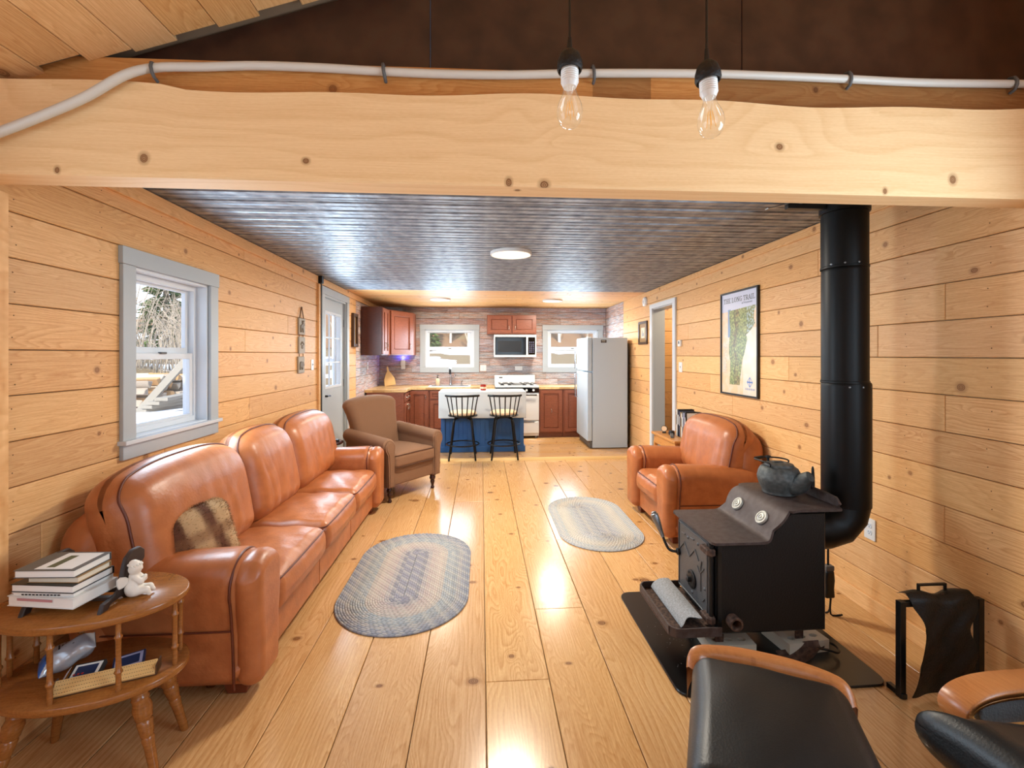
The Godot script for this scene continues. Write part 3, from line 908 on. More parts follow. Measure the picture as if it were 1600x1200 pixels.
# casing, jambs, two sashes with panes; w x h is the opening, centred on the node, z into the room
func window(called: String, label: String, xf: Transform3D, w: float, h: float, cas: float, deep: float, casing_mat: String, rail := 0.0) -> Node3D:
	var o := struct(called, label, "window", xf)
	var b := MB.new()
	b.box(Vector3(0, h * 0.5 + cas * 0.5, 0.011), Vector3(w + cas * 2 + 0.012, cas, 0.024), 0.003)
	obj("casing", b, casing_mat, o)
	b = MB.new(); b.box(Vector3(0, -h * 0.5 - cas * 0.5, 0.010), Vector3(w + cas * 2, cas, 0.02), 0.003)
	obj("casing", b, casing_mat, o)
	for s in [-1, 1]:
		b = MB.new(); b.box(Vector3(s * (w + cas) * 0.5, 0, 0.010), Vector3(cas, h, 0.02), 0.003)
		obj("casing", b, casing_mat, o)
	b = MB.new()   # jambs
	for s in [-1, 1]:
		b.box(Vector3(s * (w * 0.5 - 0.007), 0, -deep * 0.5), Vector3(0.014, h, deep), 0.001)
		b.box(Vector3(0, s * (h * 0.5 - 0.007), -deep * 0.5), Vector3(w, 0.014, deep), 0.001)
	obj("jamb", b, "vinyl", o)
	var fw := w - 0.028
	var fh := h - 0.028
	b = MB.new()   # vinyl frame at the outside
	ring(b, fw, fh, 0.032, 0.07, Vector3(0, 0, -deep + 0.035))
	obj("frame", b, "vinyl", o)
	var sw := fw - 0.05
	var sh := fh * 0.5
	for k in 2:   # lower sash stands in front of the upper
		var y := (-1 if k == 0 else 1) * (fh * 0.25 - 0.006)
		var z := -deep + (0.048 if k == 0 else 0.022)
		b = MB.new()
		ring(b, sw, sh - 0.01, 0.036, 0.026, Vector3(0, y, z))
		var sash := obj("sash", b, "vinyl", o)
		b = MB.new()
		b.box(Vector3(0, y, z - 0.002), Vector3(sw - 0.06, sh - 0.07, 0.004), 0.0005)
		obj("pane", b, "glass", sash)
		if k == 0:
			b = MB.new(); b.box(Vector3(0, y + sh * 0.5 - 0.004, z + 0.014), Vector3(0.05, 0.012, 0.022), 0.004)
			obj("latch", b, "slate", sash)
	return o

func ring(b: MB, w: float, h: float, bar: float, depth: float, at: Vector3, r := 0.003):
	for s in [-1, 1]:
		b.box(at + Vector3(s * (w - bar) * 0.5, 0, 0), Vector3(bar, h, depth), r)
		b.box(at + Vector3(0, s * (h - bar) * 0.5, 0), Vector3(w - bar * 2 + 0.004, bar, depth), r)

func build_windows_and_doors():
	var w := window("window_1", "white double-hung window with deep jambs above the sofa", on("left", 2.79, 1.487), 0.66, 0.89, 0.088, 0.13, "grey_paint")
	var b := MB.new(); b.box(Vector3(0, -0.447, 0.02), Vector3(0.86, 0.022, 0.045), 0.004)
	obj("sill", b, "white_paint", w)
	window("window_2", "white window over the kitchen sink", on("back", -0.584, 1.592), 0.90, 0.70, 0.095, 0.10, "grey_paint")
	window("window_3", "white kitchen window half behind the refrigerator", on("back", 1.725, 1.592), 0.96, 0.70, 0.095, 0.10, "grey_paint")
	window("window_4", "white window in the end wall", on("near", -0.55, 1.55), 1.23, 1.33, 0.09, 0.12, "white_paint")
	window("window_5", "white window in the end wall near its middle", on("near", 1.15, 1.55), 1.23, 1.33, 0.09, 0.12, "white_paint")
	window("window_6", "wide white window in the right wall beside the viewer", on("right", 0.55, 1.5), 1.18, 1.38, 0.09, 0.12, "white_paint")
	window("window_7", "wide white window in the left wall beside the viewer", on("left", 0.55, 1.5), 1.18, 1.38, 0.09, 0.12, "white_paint")
	# the glazed door on the left
	var d := struct("door_1", "pale grey glazed door with nine lights beside the fabric armchair", "door", on("left", 5.85, 0.0))
	b = MB.new()
	for s in [-1, 1]:
		b = MB.new(); b.box(Vector3(s * 0.505, 1.09, 0.010), Vector3(0.09, 2.18, 0.022), 0.003); obj("casing", b, "grey_paint", d)
	b = MB.new(); b.box(Vector3(0, 2.222, 0.012), Vector3(1.12, 0.085, 0.024), 0.003); obj("casing", b, "grey_paint", d)
	b = MB.new()
	for s in [-1, 1]: b.box(Vector3(s * 0.452, 1.09, -0.06), Vector3(0.024, 2.18, 0.13), 0.002)
	b.box(Vector3(0, 2.168, -0.06), Vector3(0.93, 0.024, 0.13), 0.002)
	obj("jamb", b, "grey_paint", d)
	var gx := 0.32
	var g0 := 1.08
	var g1 := 1.99
	b = MB.new()
	b.box(Vector3(-0.38, 1.09, -0.05), Vector3(0.12, 2.14, 0.045), 0.003); b.box(Vector3(0.38, 1.09, -0.05), Vector3(0.12, 2.14, 0.045), 0.003)
	b.box(Vector3(0, 2.075, -0.05), Vector3(0.64, 0.17, 0.045), 0.003); b.box(Vector3(0, 0.55, -0.05), Vector3(0.64, 1.06, 0.045), 0.003)
	var leaf := obj("leaf", b, "grey_paint", d)
	b = MB.new(); ring(b, 0.66, g1 - g0 + 0.03, 0.03, 0.06, Vector3(0, (g0 + g1) * 0.5, -0.05)); obj("glazing_frame", b, "white_paint", leaf)
	for k in [1, 2]:
		b = MB.new(); b.box(Vector3(-gx + k * 0.2133, (g0 + g1) * 0.5, -0.042), Vector3(0.018, g1 - g0, 0.02), 0.002); obj("muntin", b, "white_paint", leaf)
		b = MB.new(); b.box(Vector3(0, g0 + k * (g1 - g0) / 3.0, -0.042), Vector3(0.62, 0.018, 0.02), 0.002); obj("muntin", b, "white_paint", leaf)
	for i in 3:
		for j in 3:
			b = MB.new(); b.box(Vector3(-0.2133 + i * 0.2133, g0 + (j + 0.5) * (g1 - g0) / 3.0, -0.052), Vector3(0.2, 0.29, 0.004), 0.0005)
			obj("pane", b, "glass", leaf)
	b = MB.new()
	b.lathe([Vector2(0.026, 0), Vector2(0.026, 0.008), Vector2(0.012, 0.012), Vector2(0.012, 0.05)], 12, T(Vector3(-0.37, 0.99, -0.028), 0, PI / 2))
	b.tube([Vector3(-0.37, 0.99, 0.018), Vector3(-0.30, 0.99, 0.02), Vector3(-0.255, 0.985, 0.018)], 0.009)
	obj("handle", b, "black_plastic", d)
	for y in [0.25, 1.1, 1.9]:
		b = MB.new(); b.box(Vector3(0.443, y, -0.024), Vector3(0.02, 0.1, 0.008), 0.002); obj("hinge", b, "galv", d)
	# the cased doorway on the right: local x = -depth
	var r := struct("door_2", "white cased doorway in the right wall left of the map", "doorway", on("right", 5.64, 0.0))
	for s in [-1, 1]:
		b = MB.new(); b.box(Vector3(s * 0.385, 1.06, 0.011), Vector3(0.08, 2.12, 0.022), 0.003); obj("casing", b, "white_paint", r)
	b = MB.new(); b.box(Vector3(0, 2.125, 0.012), Vector3(0.86, 0.06, 0.024), 0.003); obj("casing", b, "white_paint", r)
	b = MB.new()
	for s in [-1, 1]: b.box(Vector3(s * 0.356, 1.05, -0.08), Vector3(0.024, 2.1, 0.16), 0.002)
	b.box(Vector3(0, 2.095, -0.08), Vector3(0.74, 0.024, 0.16), 0.002)
	obj("jamb", b, "grey_paint", r)
	# the little passage behind it
	var h := struct("wall_passage", "pine boarded passage seen through the cased doorway", "wall", Transform3D(Basis(), Vector3(0, 0, 0)))
	b = MB.new()
	b.box(Vector3(3.3, 1.2, -6.62), Vector3(1.9, 2.5, 0.1), 0.001); b.box(Vector3(3.3, 1.2, -4.75), Vector3(1.9, 2.5, 0.1), 0.001)
	b.box(Vector3(4.2, 1.2, -5.68), Vector3(0.1, 2.5, 2.0), 0.001); b.box(Vector3(3.3, 2.5, -5.68), Vector3(1.9, 0.1, 2.0), 0.001)
	b.box(Vector3(3.3, -0.05, -5.68), Vector3(1.9, 0.1, 2.0), 0.001)
	obj("shell", b, "core", h)
	boards(h, "board", 2.46, 4.15, 0.0, 2.45, 0.1795, 1.465, [], "pine", {"xf": T(Vector3(0, 0, -6.565)), "lens": [3.0, 4.0], "lo": 0.8, "hi": 0.95, "warm": 0.09})
	var pl := thing("ceiling_light", "round ceiling light in the passage", "light", T(Vector3(3.2, 2.45, -5.6)))
	b = MB.new(); b.lathe([Vector2(0.0, -0.03), Vector2(0.09, -0.03), Vector2(0.11, -0.02), Vector2(0.11, 0.0)], 20); obj("diffuser", b, "led", pl)
	var ol := OmniLight3D.new(); ol.name = "passage_glow"; pl.add_child(ol); ol.position = Vector3(0, -0.12, 0); ol.light_energy = 1.6; ol.light_color = Color(1, 0.9, 0.76); ol.light_size = 0.1; ol.omni_range = 12.0; ol.omni_attenuation = 2.0; ol.shadow_enabled = true

# ---------------------------------------------------------------- outside
func ground_y(x: float, z: float) -> float:
	var d := -z
	var y := -0.35
	if d > 8.7:
		y = lerpf(-0.3, 1.0, clampf((d - 8.7) / 7.0, 0, 1)) if d < 15.7 else 1.0 + (d - 15.7) * 0.045 + maxf(0.0, d - 34.0) * 0.28
	var l := -1.9 - x
	if l > 0.0:
		var yl := 0.62 + minf(l, 0.8) * 0.20 + maxf(0.0, l - 5.0) * 0.12 + 0.05 * sin(x * 2.3 + z * 1.7) + 0.03 * sin(z * 4.1 - x)
		y = maxf(y, yl)
	return y

func build_outside():
	var b := MB.new()
	b.grid(40, 40, func(u, v): var x := lerpf(-22.0, -1.9, u); var z := lerpf(2.0, -24.0, v); return Vector3(x, ground_y(x, z), z), false, false, 1, 1, false)
	var s := obj("snow_yard", b, "snow"); tag(s, "snow covered yard outside the window above the sofa", "snow", "", "structure")
	b = MB.new()
	b.grid(40, 40, func(u, v): var x := lerpf(-20.0, 28.0, u); var z := lerpf(-8.7, -60.0, v * v * 0.6 + v * 0.4); return Vector3(x, ground_y(x, z) + 0.08 * sin(x * 1.3) * sin(z * 0.9), z))
	s = obj("meadow", b, "dead_grass"); tag(s, "pale dead grass meadow rising behind the kitchen windows", "meadow", "", "structure")
	b = MB.new()
	b.grid(30, 12, func(u, v): var x := lerpf(-30.0, 36.0, u); var z := lerpf(-34.0, -75.0, v); return Vector3(x, ground_y(x, z) + 0.12 + 0.15 * sin(x * 0.9 + z), z))
	s = obj("hillside", b, "leaf_litter"); tag(s, "brown leaf covered wooded hillside behind the meadow", "hill", "", "structure")
	# patches of old snow on the meadow
	for q in [[-3.2, -20.0, 2.4, 3.6, "broad snow patch on the meadow behind the sink window"], [-1.8, -28.6, 2.6, 1.9, "far snow strip along the wood edge behind the sink window"], [7.4, -17.0, 3.0, 4.2, "snow patch on the slope behind the window beside the refrigerator"], [6.6, -28.8, 3.0, 1.9, "far snow strip at the wood edge behind the refrigerator window"]]:
		b = MB.new()
		b.grid(28, 5, func(u, v):
			var a: float = u * TAU
			var r: float = v * (1.0 + 0.22 * sin(a * 3.0 + q[0]) + 0.12 * sin(a * 7.0))
			var x: float = q[0] + cos(a) * r * q[2]
			var z: float = q[1] - sin(a) * r * q[3]
			return Vector3(x, ground_y(x, z) + 0.16 * (1.0 - v * v) + 0.08 * sin(x * 1.3) * sin(z * 0.9) + 0.03 - 0.06 * v, z), true, false, 1, 1, true)
		s = obj("snow_patch", b, "snow"); tag(s, q[4], "snow")
	# wood edge: bare trees and conifers on the hill
	var g := RandomNumberGenerator.new(); g.seed = 3
	for i in 52:
		var row := i % 4
		var x := -11.0 + (i / 4) * 2.15 + row * 0.54 + g.randf_range(-0.12, 0.12)
		var z := -35.2 - row * 2.7 - g.randf_range(0.0, 0.4)
		tree(Vector3(x, ground_y(x, z) - 0.1, z), g, (row == 1 and x < 0.5) or (row == 3 and i % 8 == 3), "trees at the wood edge behind the kitchen")
	for p in [[-3.6, -31.5], [-0.9, -32.4]]:
		tree(Vector3(p[0], ground_y(p[0], p[1]) - 0.1, p[1]), g, p[0] < -2.5, "trees at the wood edge behind the kitchen")
	# brush beyond the left window
	for i in 10:
		var z := -7.0 - i * 1.25
		var x := -7.6 - (i % 2) * 1.9 + g.randf_range(-0.15, 0.15)
		brush(Vector3(x, ground_y(x, z) - 0.05, z), g, g.randf_range(2.8, 4.2))
	for p in [[-12.4, -13.0], [-12.9, -16.5], [-13.2, -20.0], [-12.2, -9.5]]:
		tree(Vector3(p[0], ground_y(p[0], p[1]) - 0.1, p[1]), g, true, "conifers behind the brush")
	# split logs in a loose heap
	var lm := MB.new()
	lm.prism(PackedVector2Array([Vector2(0, -0.045), Vector2(0.06, 0.035), Vector2(0.0, 0.055), Vector2(-0.06, 0.035)]), 0.44, Transform3D(), 0.008)
	var lmesh := lm.mesh()
	for i in 104:
		var lay := i / 36
		var k := i % 36
		var pz := -6.45 - (k % 18) * 0.135 - lay * 0.06
		var px := -4.75 - (k / 18) * 0.47 + g.randf_range(-0.05, 0.05)
		if lay == 2 and k % 18 > 15: continue
		var o := obj("split_log", lmesh, ["bark", "log_end", "twigs"][i % 3], null, Transform3D(Basis.from_euler(Vector3(g.randf_range(-0.04, 0.04), PI / 2 + g.randf_range(-0.06, 0.06), g.randf_range(0, TAU))), Vector3(px, ground_y(px, pz) + 0.06 + lay * 0.118, pz)))
		tag(o, "split log in the loose firewood heap outside the window above the sofa", "log", "firewood in the heap outside")
	b = MB.new(); b.box(Vector3.ZERO, Vector3(0.09, 1.5, 0.045), 0.004)
	var pl := obj("plank", b, "grey_lumber", null, Transform3D(Basis.from_euler(Vector3(-0.35, 0.2, -0.55)), Vector3(-4.0, 1.25, -6.25))); tag(pl, "pale plank leaning on the firewood heap outside the window", "plank")
	for i in 4:
		b = MB.new(); b.box(Vector3.ZERO, Vector3(0.14, 0.04, 1.9), 0.004)
		pl = obj("plank", b, "grey_lumber", null, Transform3D(Basis.from_euler(Vector3(0, -0.3 + i * 0.16, 0)), Vector3(-3.75 - i * 0.07, ground_y(-3.8, -6.5) + 0.05 + i * 0.045, -6.6))); tag(pl, "weathered grey plank lying in the snow before the firewood heap", "plank", "grey planks in the snow")
	# porch balusters outside the glazed door
	for i in 7:
		b = MB.new(); b.box(Vector3(0, 0.55, 0), Vector3(0.09, 2.4, 0.09), 0.006)
		var po := obj("porch_post", b, "vinyl", null, T(Vector3(-3.3, 0.6, -6.5 - i * 1.0))); tag(po, "white square porch post outside the glazed door", "post", "porch posts outside the door")
	b = MB.new(); b.box(Vector3(0, 0, 0), Vector3(0.1, 0.08, 7.0), 0.006)
	var ra := obj("porch_rail", b, "vinyl", null, T(Vector3(-3.3, 1.35, -9.5))); tag(ra, "white porch rail outside the glazed door", "rail")

func tree(at: Vector3, g: RandomNumberGenerator, conifer: bool, group: String):
	var h := g.randf_range(6.0, 9.0)
	var o := thing("conifer" if conifer else "bare_tree", "green conifer standing at the edge of the wood" if conifer else "bare leafless tree standing at the edge of the wood", "tree", T(at), ("conifers among " if conifer else "bare ") + group)
	if "brush" in group: o.set_meta("label", "dark conifer behind the grey brush outside the sofa window")
	var b := MB.new()
	var lean := Vector3(g.randf_range(-0.3, 0.3), 0, g.randf_range(-0.3, 0.3))
	var r := g.randf_range(0.07, 0.14)
	b.tube([Vector3.ZERO, Vector3(0, h * 0.5, 0) + lean * 0.5, Vector3(0, h, 0) + lean], [r, r * 0.7, 0.02], 7)
	obj("trunk", b, "bark" if conifer or g.randf() < 0.5 else "birch", o)
	b = MB.new()
	if conifer:
		for i in 420:
			var t := g.randf()
			var y := lerpf(0.5, h, pow(t, 1.2))
			var rad := (1.0 - y / h) * h * 0.10 + 0.12
			var a := g.randf() * TAU
			var rr := rad * sqrt(g.randf_range(0.15, 1.0))
			var p := Vector3(cos(a) * rr, y - rr * 0.25, sin(a) * rr)
			var d := Vector3(cos(a), -0.25, sin(a))
			var sd := Vector3(-sin(a), 0, cos(a)) * g.randf_range(0.1, 0.22)
			b.tri(p - d * 0.25 + sd, p - d * 0.25 - sd, p + d * 0.35)
			b.tri(p - d * 0.1 + Vector3(0, 0.12, 0), p - d * 0.2 - Vector3(0, 0.14, 0), p + d * 0.3)
		obj("foliage", b, "needles", o)
	else:
		for i in 44:
			var y := g.randf_range(h * 0.06, h * 0.95)
			var a := g.randf() * TAU
			var l := (h - y) * 0.35 + 0.5
			var p := Vector3(0, y, 0) + lean * (y / h)
			var q := p + Vector3(cos(a) * l * 0.20, l * 0.6, sin(a) * l * 0.20)
			b.tube([p, q, q + Vector3(cos(a + 0.6) * l * 0.12, l * 0.4, sin(a + 0.6) * l * 0.12)], [0.05, 0.032, 0.012], 4, false)
		obj("branches", b, "twigs", o)

func brush(at: Vector3, g: RandomNumberGenerator, h: float):
	var b := MB.new()
	for i in 70:
		var a := g.randf() * TAU
		var l := h * g.randf_range(0.5, 1.0)
		var p := Vector3(g.randf_range(-0.5, 0.5), 0, g.randf_range(-0.5, 0.5))
		var q := p + Vector3(cos(a) * l * 0.10, l * 0.5, sin(a) * l * 0.10)
		var e := q + Vector3(cos(a) * l * 0.13, l * g.randf_range(0.1, 0.45), sin(a) * l * 0.13)
		b.tube([p, q, e], [0.016, 0.012, 0.004], 3, false)
		for k in 2:
			var m := q.lerp(e, g.randf_range(0.1, 0.8))
			b.tube([m, m + Vector3(g.randf_range(-0.35, 0.35), g.randf_range(-0.1, 0.4), g.randf_range(-0.35, 0.35))], [0.008, 0.003], 3, false)
	var o := obj("bare_shrub", b, "twigs", null, T(at)); tag(o, "tangled bare grey shrub beyond the window above the sofa", "shrub", "bare brush beyond the sofa window")

# ---------------------------------------------------------------- beam, gable and roof of the near end
func build_near_ceiling():
	# the big sawn beam
	var bm := struct("beam", "massive pale rough-sawn pine beam spanning the room", "beam")
	var b := MB.new()
	var bot := 2.0756
	var topy := func(x: float) -> float: return 2.372 + 0.012 * (x + 1.6) + 0.008 * sin(x * 3.1 + 0.5) + 0.005 * sin(x * 9.0) + (0.012 if x < -1.05 else 0.0)
	b.coloured = true
	var xs := []
	for i in 61: xs.append(lerpf(-2.3, 2.6, i / 60.0))
	for i in 60:
		var x0: float = xs[i]
		var x1: float = xs[i + 1]
		var t0: float = topy.call(x0)
		var t1: float = topy.call(x1)
		var rows := [[Vector3(0, bot, -1.71), 0.0], [Vector3(0, bot - 0.002, -1.605), 0.30], [Vector3(0, bot + 0.004, -1.60), 0.32], [null, 0.97], [null, 1.3]]
		for k in 4:
			var p := []
			for e in 2:
				for q in 2:
					var rw = rows[k + e]
					var pt: Vector3
					var x: float = [x0, x1][q]
					if rw[0] != null: pt = rw[0]
					elif k + e == 3: pt = Vector3(0, [t0, t1][q], -1.604)
					else: pt = Vector3(0, [t0, t1][q] + 0.002, -1.71)
					pt.x = x
					p.append([pt, Vector2((x + 2.3) / 2.9, rw[1])])
			b.quad(p[0][0], p[1][0], p[3][0], p[2][0], p[0][1], p[1][1], p[3][1], p[2][1])
	b.quad(Vector3(-2.3, bot, -1.71), Vector3(-2.3, 2.38, -1.71), Vector3(2.6, 2.43, -1.71), Vector3(2.6, bot, -1.71))
	obj("timber", b, "beam", bm)
	# the post under its left end
	b = board_mesh(-0.06, 0.06, 0.0, 2.074, -0.02, 0.10, 8, 2.8, Color(1.04, 1.05, 1.08))
	var bp := board_mesh(0.0, 2.074, -0.05, 0.05, 0.0, 0.10, 8, 2.8, Color(1.04, 1.05, 1.08), 0.004)
	var po := obj("post", bp, "pine", null, Transform3D(Basis(Vector3.UP, Vector3(-1, 0, 0), Vector3(0, 0, 1)), Vector3(-1.790, 0, -1.80)))
	tag(po, "pale pine post under the left end of the beam", "post", "", "structure")
	# old plank above the beam, its face stained
	var op := MB.new()
	for i in 40:
		var x0 := lerpf(-1.9, 2.5, i / 40.0)
		var x1 := lerpf(-1.9, 2.5, (i + 1) / 40.0)
		var k := clampf((x0 - 0.2) / 0.7, 0, 1)
		var stain := 0.0
		if x0 > 0.40 and x0 < 0.56: stain = 0.7
		if x0 > 0.80: stain = 0.8
		op.col = Color(0.72, 0.58, 0.40).lerp(Color(0.30, 0.24, 0.19), stain)
		var h0 := 2.515 + 0.01 * x0
		var h1 := 2.515 + 0.01 * x1
		op.quad(Vector3(x0, 2.36, -1.655), Vector3(x1, 2.36, -1.655), Vector3(x1, h1, -1.655), Vector3(x0, h0, -1.655), Vector2(x0 / 2.9, 0.4), Vector2(x1 / 2.9, 0.4), Vector2(x1 / 2.9, 0.49), Vector2(x0 / 2.9, 0.49))
		op.quad(Vector3(x0, h0, -1.655), Vector3(x1, h1, -1.655), Vector3(x1, h1, -1.70), Vector3(x0, h0, -1.70))
	var opo := obj("top_plank", op, "pine"); tag(opo, "old stained orange plank lying on top of the beam", "plank", "", "structure")
	# dark brown panels closing the gable
	var gb := struct("wall_gable", "smooth dark brown panels above the beam", "wall", T(Vector3(0, 0, -1.72)))
	for x in [[-1.70, -0.19], [-0.188, 1.01], [1.012, 2.45]]:
		var poly := PackedVector2Array([Vector2(x[0], 2.36), Vector2(x[1], 2.36), Vector2(x[1], roof_y(x[1]) + 0.02)])
		if x[0] < RIDGE and x[1] > RIDGE: poly.append(Vector2(RIDGE, roof_y(RIDGE) + 0.02))
		poly.append(Vector2(x[0], roof_y(x[0]) + 0.02))
		b = MB.new(); b.prism(poly, 0.03, Transform3D(), 0.002)
		obj("panel", b, "brown_paint", gb)
	# sloped board ceiling
	var rf := struct("ceiling", "sloped pine board ceiling over the near end", "ceiling")
	for side in [-1, 1]:
		var n := Vector3(0.335 * (-1 if side > 0 else 1), -1, 0).normalized()   # inwards and down
		var x := Vector3(0, 0, -1)
		var y := n.cross(x)
		var o := Vector3(RIDGE, roof_y(RIDGE), 0)
		var xf := Transform3D(Basis(x, y, n), o - n * 0.018)
		var down := 1.0 if y.y < 0 else -1.0
		for k in (21 if side < 0 else 9):
			var a := k * 0.149
			var c := (k + 1) * 0.149
			var far := 1.635 + rng.randf_range(-0.03, 0.035)
			obj("ceiling_board", board_mesh(-3.0, far, (a if down > 0 else -c) + 0.0012, (c if down > 0 else -a) - 0.0012, 0.0, 0.018, 8, 2.8, tint(0.88, 1.02, 0.06), 0.0022, 0.15), "pine", rf, xf)
		b = MB.new()
		b.rbox(xf * T(Vector3(-0.7, down * (1.6 if side < 0 else 0.75), -0.06)), Vector3(4.9, 3.3 if side < 0 else 1.55, 0.1), 0.002)
		obj("roof_slab", b, "core", rf)
	# white water pipe clipped above the beam
	var pipe := thing("water_pipe", "translucent white plastic pipe clipped along the top of the beam", "pipe")
	var pts := [Vector3(-1.735, 2.107, -1.562), Vector3(-1.545, 2.19, -1.565), Vector3(-1.423, 2.247, -1.568), Vector3(-1.287, 2.318, -1.572), Vector3(-1.17, 2.40, -1.580), Vector3(-1.09, 2.448, -1.612), Vector3(-0.95, 2.471, -1.635), Vector3(-0.782, 2.484, -1.638), Vector3(-0.565, 2.486, -1.638), Vector3(-0.344, 2.482, -1.638), Vector3(-0.119, 2.482, -1.638), Vector3(0.111, 2.489, -1.638), Vector3(0.404, 2.507, -1.638), Vector3(0.826, 2.523, -1.638), Vector3(1.124, 2.526, -1.638), Vector3(1.378, 2.526, -1.638), Vector3(1.716, 2.525, -1.638), Vector3(2.22, 2.54, -1.638)]
	b = MB.new(); b.tube(smooth_path(pts, 6), 0.0145, 12)
	obj("tube", b, "pvc", pipe)
	for p in [Vector3(-1.10, 2.436, -1.61), Vector3(-0.345, 2.482, -1.638), Vector3(0.404, 2.507, -1.638), Vector3(1.385, 2.526, -1.638), Vector3(2.06, 2.535, -1.638)]:
		b = MB.new()
		b.tube([p + Vector3(0, 0.024, -0.01), p + Vector3(0, 0.019, 0.012), p + Vector3(0.002, 0.004, 0.0185), p + Vector3(0.004, -0.012, 0.0165), p + Vector3(0.006, -0.026, 0.008), p + Vector3(0.006, -0.032, -0.010)], 0.006, 6, true, Vector2(1.0, 1.0))
		obj("clip", b, "slate", pipe)

func roof_y(x: float) -> float:
	return 3.337 - 0.335 * absf(x - RIDGE)

# ---------------------------------------------------------------- lights
func build_lights():
	var q := [[0.255, 3.90, CEIL, 0.178, "large round flat ceiling light on the dark metal ceiling", 7.6], [-0.64, 7.2, CEIL + 0.0, 0.16, "round flat kitchen ceiling light nearer the glazed door", 4.0], [1.14, 7.25, CEIL + 0.0, 0.16, "round flat kitchen ceiling light nearer the refrigerator", 4.0]]
	for k in q:
		var o := thing("ceiling_light", k[4], "light", T(Vector3(k[0], k[2], -k[1])), "round flat ceiling lights")
		var r: float = k[3]
		var b := MB.new(); b.lathe([Vector2(r - 0.012, -0.024), Vector2(r - 0.004, -0.024), Vector2(r, -0.02), Vector2(r, 0.003)], 32)
		obj("rim", b, "plastic_white", o)
		b = MB.new(); b.lathe([Vector2(0.0, -0.0215), Vector2(r - 0.011, -0.0215)], 32)
		var c := MB.new(); c.lathe([Vector2(r - 0.011, -0.02), Vector2(r - 0.011, -0.0215), Vector2(0.0, -0.0225)], 32)
		c.lathe([Vector2(0.0, -0.0225), Vector2(r - 0.011, -0.0215), Vector2(r - 0.011, -0.02)], 32)
		obj("diffuser", b, "led", o)
		var l := AreaLight3D.new(); l.name = "glow"
		l.area_size = Vector2(r * 1.7, r * 1.7); l.light_energy = k[5]; l.light_color = Color(1.0, 0.96, 0.89); l.shadow_enabled = true
		l.area_range = 14.0; l.area_attenuation = 2.0
		o.add_child(l); l.position = Vector3(0, -0.03, 0); l.basis = Basis.looking_at(Vector3.DOWN, Vector3.FORWARD)
	# two bare bulbs on black cords
	for k in [[Vector3(0.196, 2.161, -1.0), 0.0, "bare filament bulb on a black cord nearer the room's middle"], [Vector3(0.510, 2.150, -1.0), 0.07, "bare filament bulb on a black cord nearer the stovepipe"]]:
		var o := thing("hanging_bulb", k[2], "bulb", T(k[0]), "bare bulbs hanging before the beam")
		var b := MB.new(); b.tube([Vector3(0, -0.005, 0), Vector3(0, 0.3, 0), Vector3(0, roof_y(k[0].x) - k[0].y + 0.01, 0)], 0.0028, 6)
		b.tube([Vector3(0, -0.01, 0), Vector3(0, 0.0, 0), Vector3(0, 0.022, 0)], [0.006, 0.006, 0.0045], 8)
		obj("cord", b, "black_plastic", o)
		var tilt := Transform3D(Basis.from_euler(Vector3(0, 0, k[1])), Vector3.ZERO)
		b = MB.new()
		b.lathe([Vector2(0.0235, -0.052), Vector2(0.026, -0.052), Vector2(0.0285, -0.046), Vector2(0.0275, -0.032), Vector2(0.022, -0.016), Vector2(0.012, -0.006), Vector2(0.006, -0.004), Vector2(0.0, -0.003)], 24, tilt)
		b.lathe([Vector2(0.0, -0.012), Vector2(0.012, -0.014), Vector2(0.022, -0.03), Vector2(0.0235, -0.052)], 24, tilt)
		obj("cap", b, "worn_black", o)
		b = MB.new()
		var pr := [Vector2(0.0, -0.088), Vector2(0.0145, -0.088), Vector2(0.017, -0.082)]
		for i in 9:
			pr.append(Vector2(0.0185, -0.079 + i * 0.0048)); pr.append(Vector2(0.0198, -0.0766 + i * 0.0048))
		pr.append(Vector2(0.018, -0.03))
		b.lathe(pr, 24, tilt)
		obj("socket", b, "plastic_white", o)
		b = MB.new()
		b.lathe([Vector2(0.0, -0.178), Vector2(0.008, -0.1775), Vector2(0.016, -0.174), Vector2(0.0235, -0.166), Vector2(0.0278, -0.155), Vector2(0.0292, -0.143), Vector2(0.0275, -0.130), Vector2(0.0225, -0.117), Vector2(0.0165, -0.104), Vector2(0.0140, -0.094), Vector2(0.0138, -0.085)], 28, tilt)
		var gl := obj("glass", b, "bulb_glass", o)
		b = MB.new()
		b.lathe([Vector2(0.002, -0.128), Vector2(0.003, -0.11), Vector2(0.009, -0.095), Vector2(0.012, -0.087)], 12, tilt)
		obj("stem", b, "bulb_glass", gl)
		b = MB.new()
		for i in 4:
			var a := TAU * i / 4.0 + 0.4
			b.tube([tilt * Vector3(cos(a) * 0.004, -0.118, sin(a) * 0.004), tilt * Vector3(cos(a) * 0.010, -0.155, sin(a) * 0.010)], 0.0007, 5)
		obj("filament", b, "filament", gl)

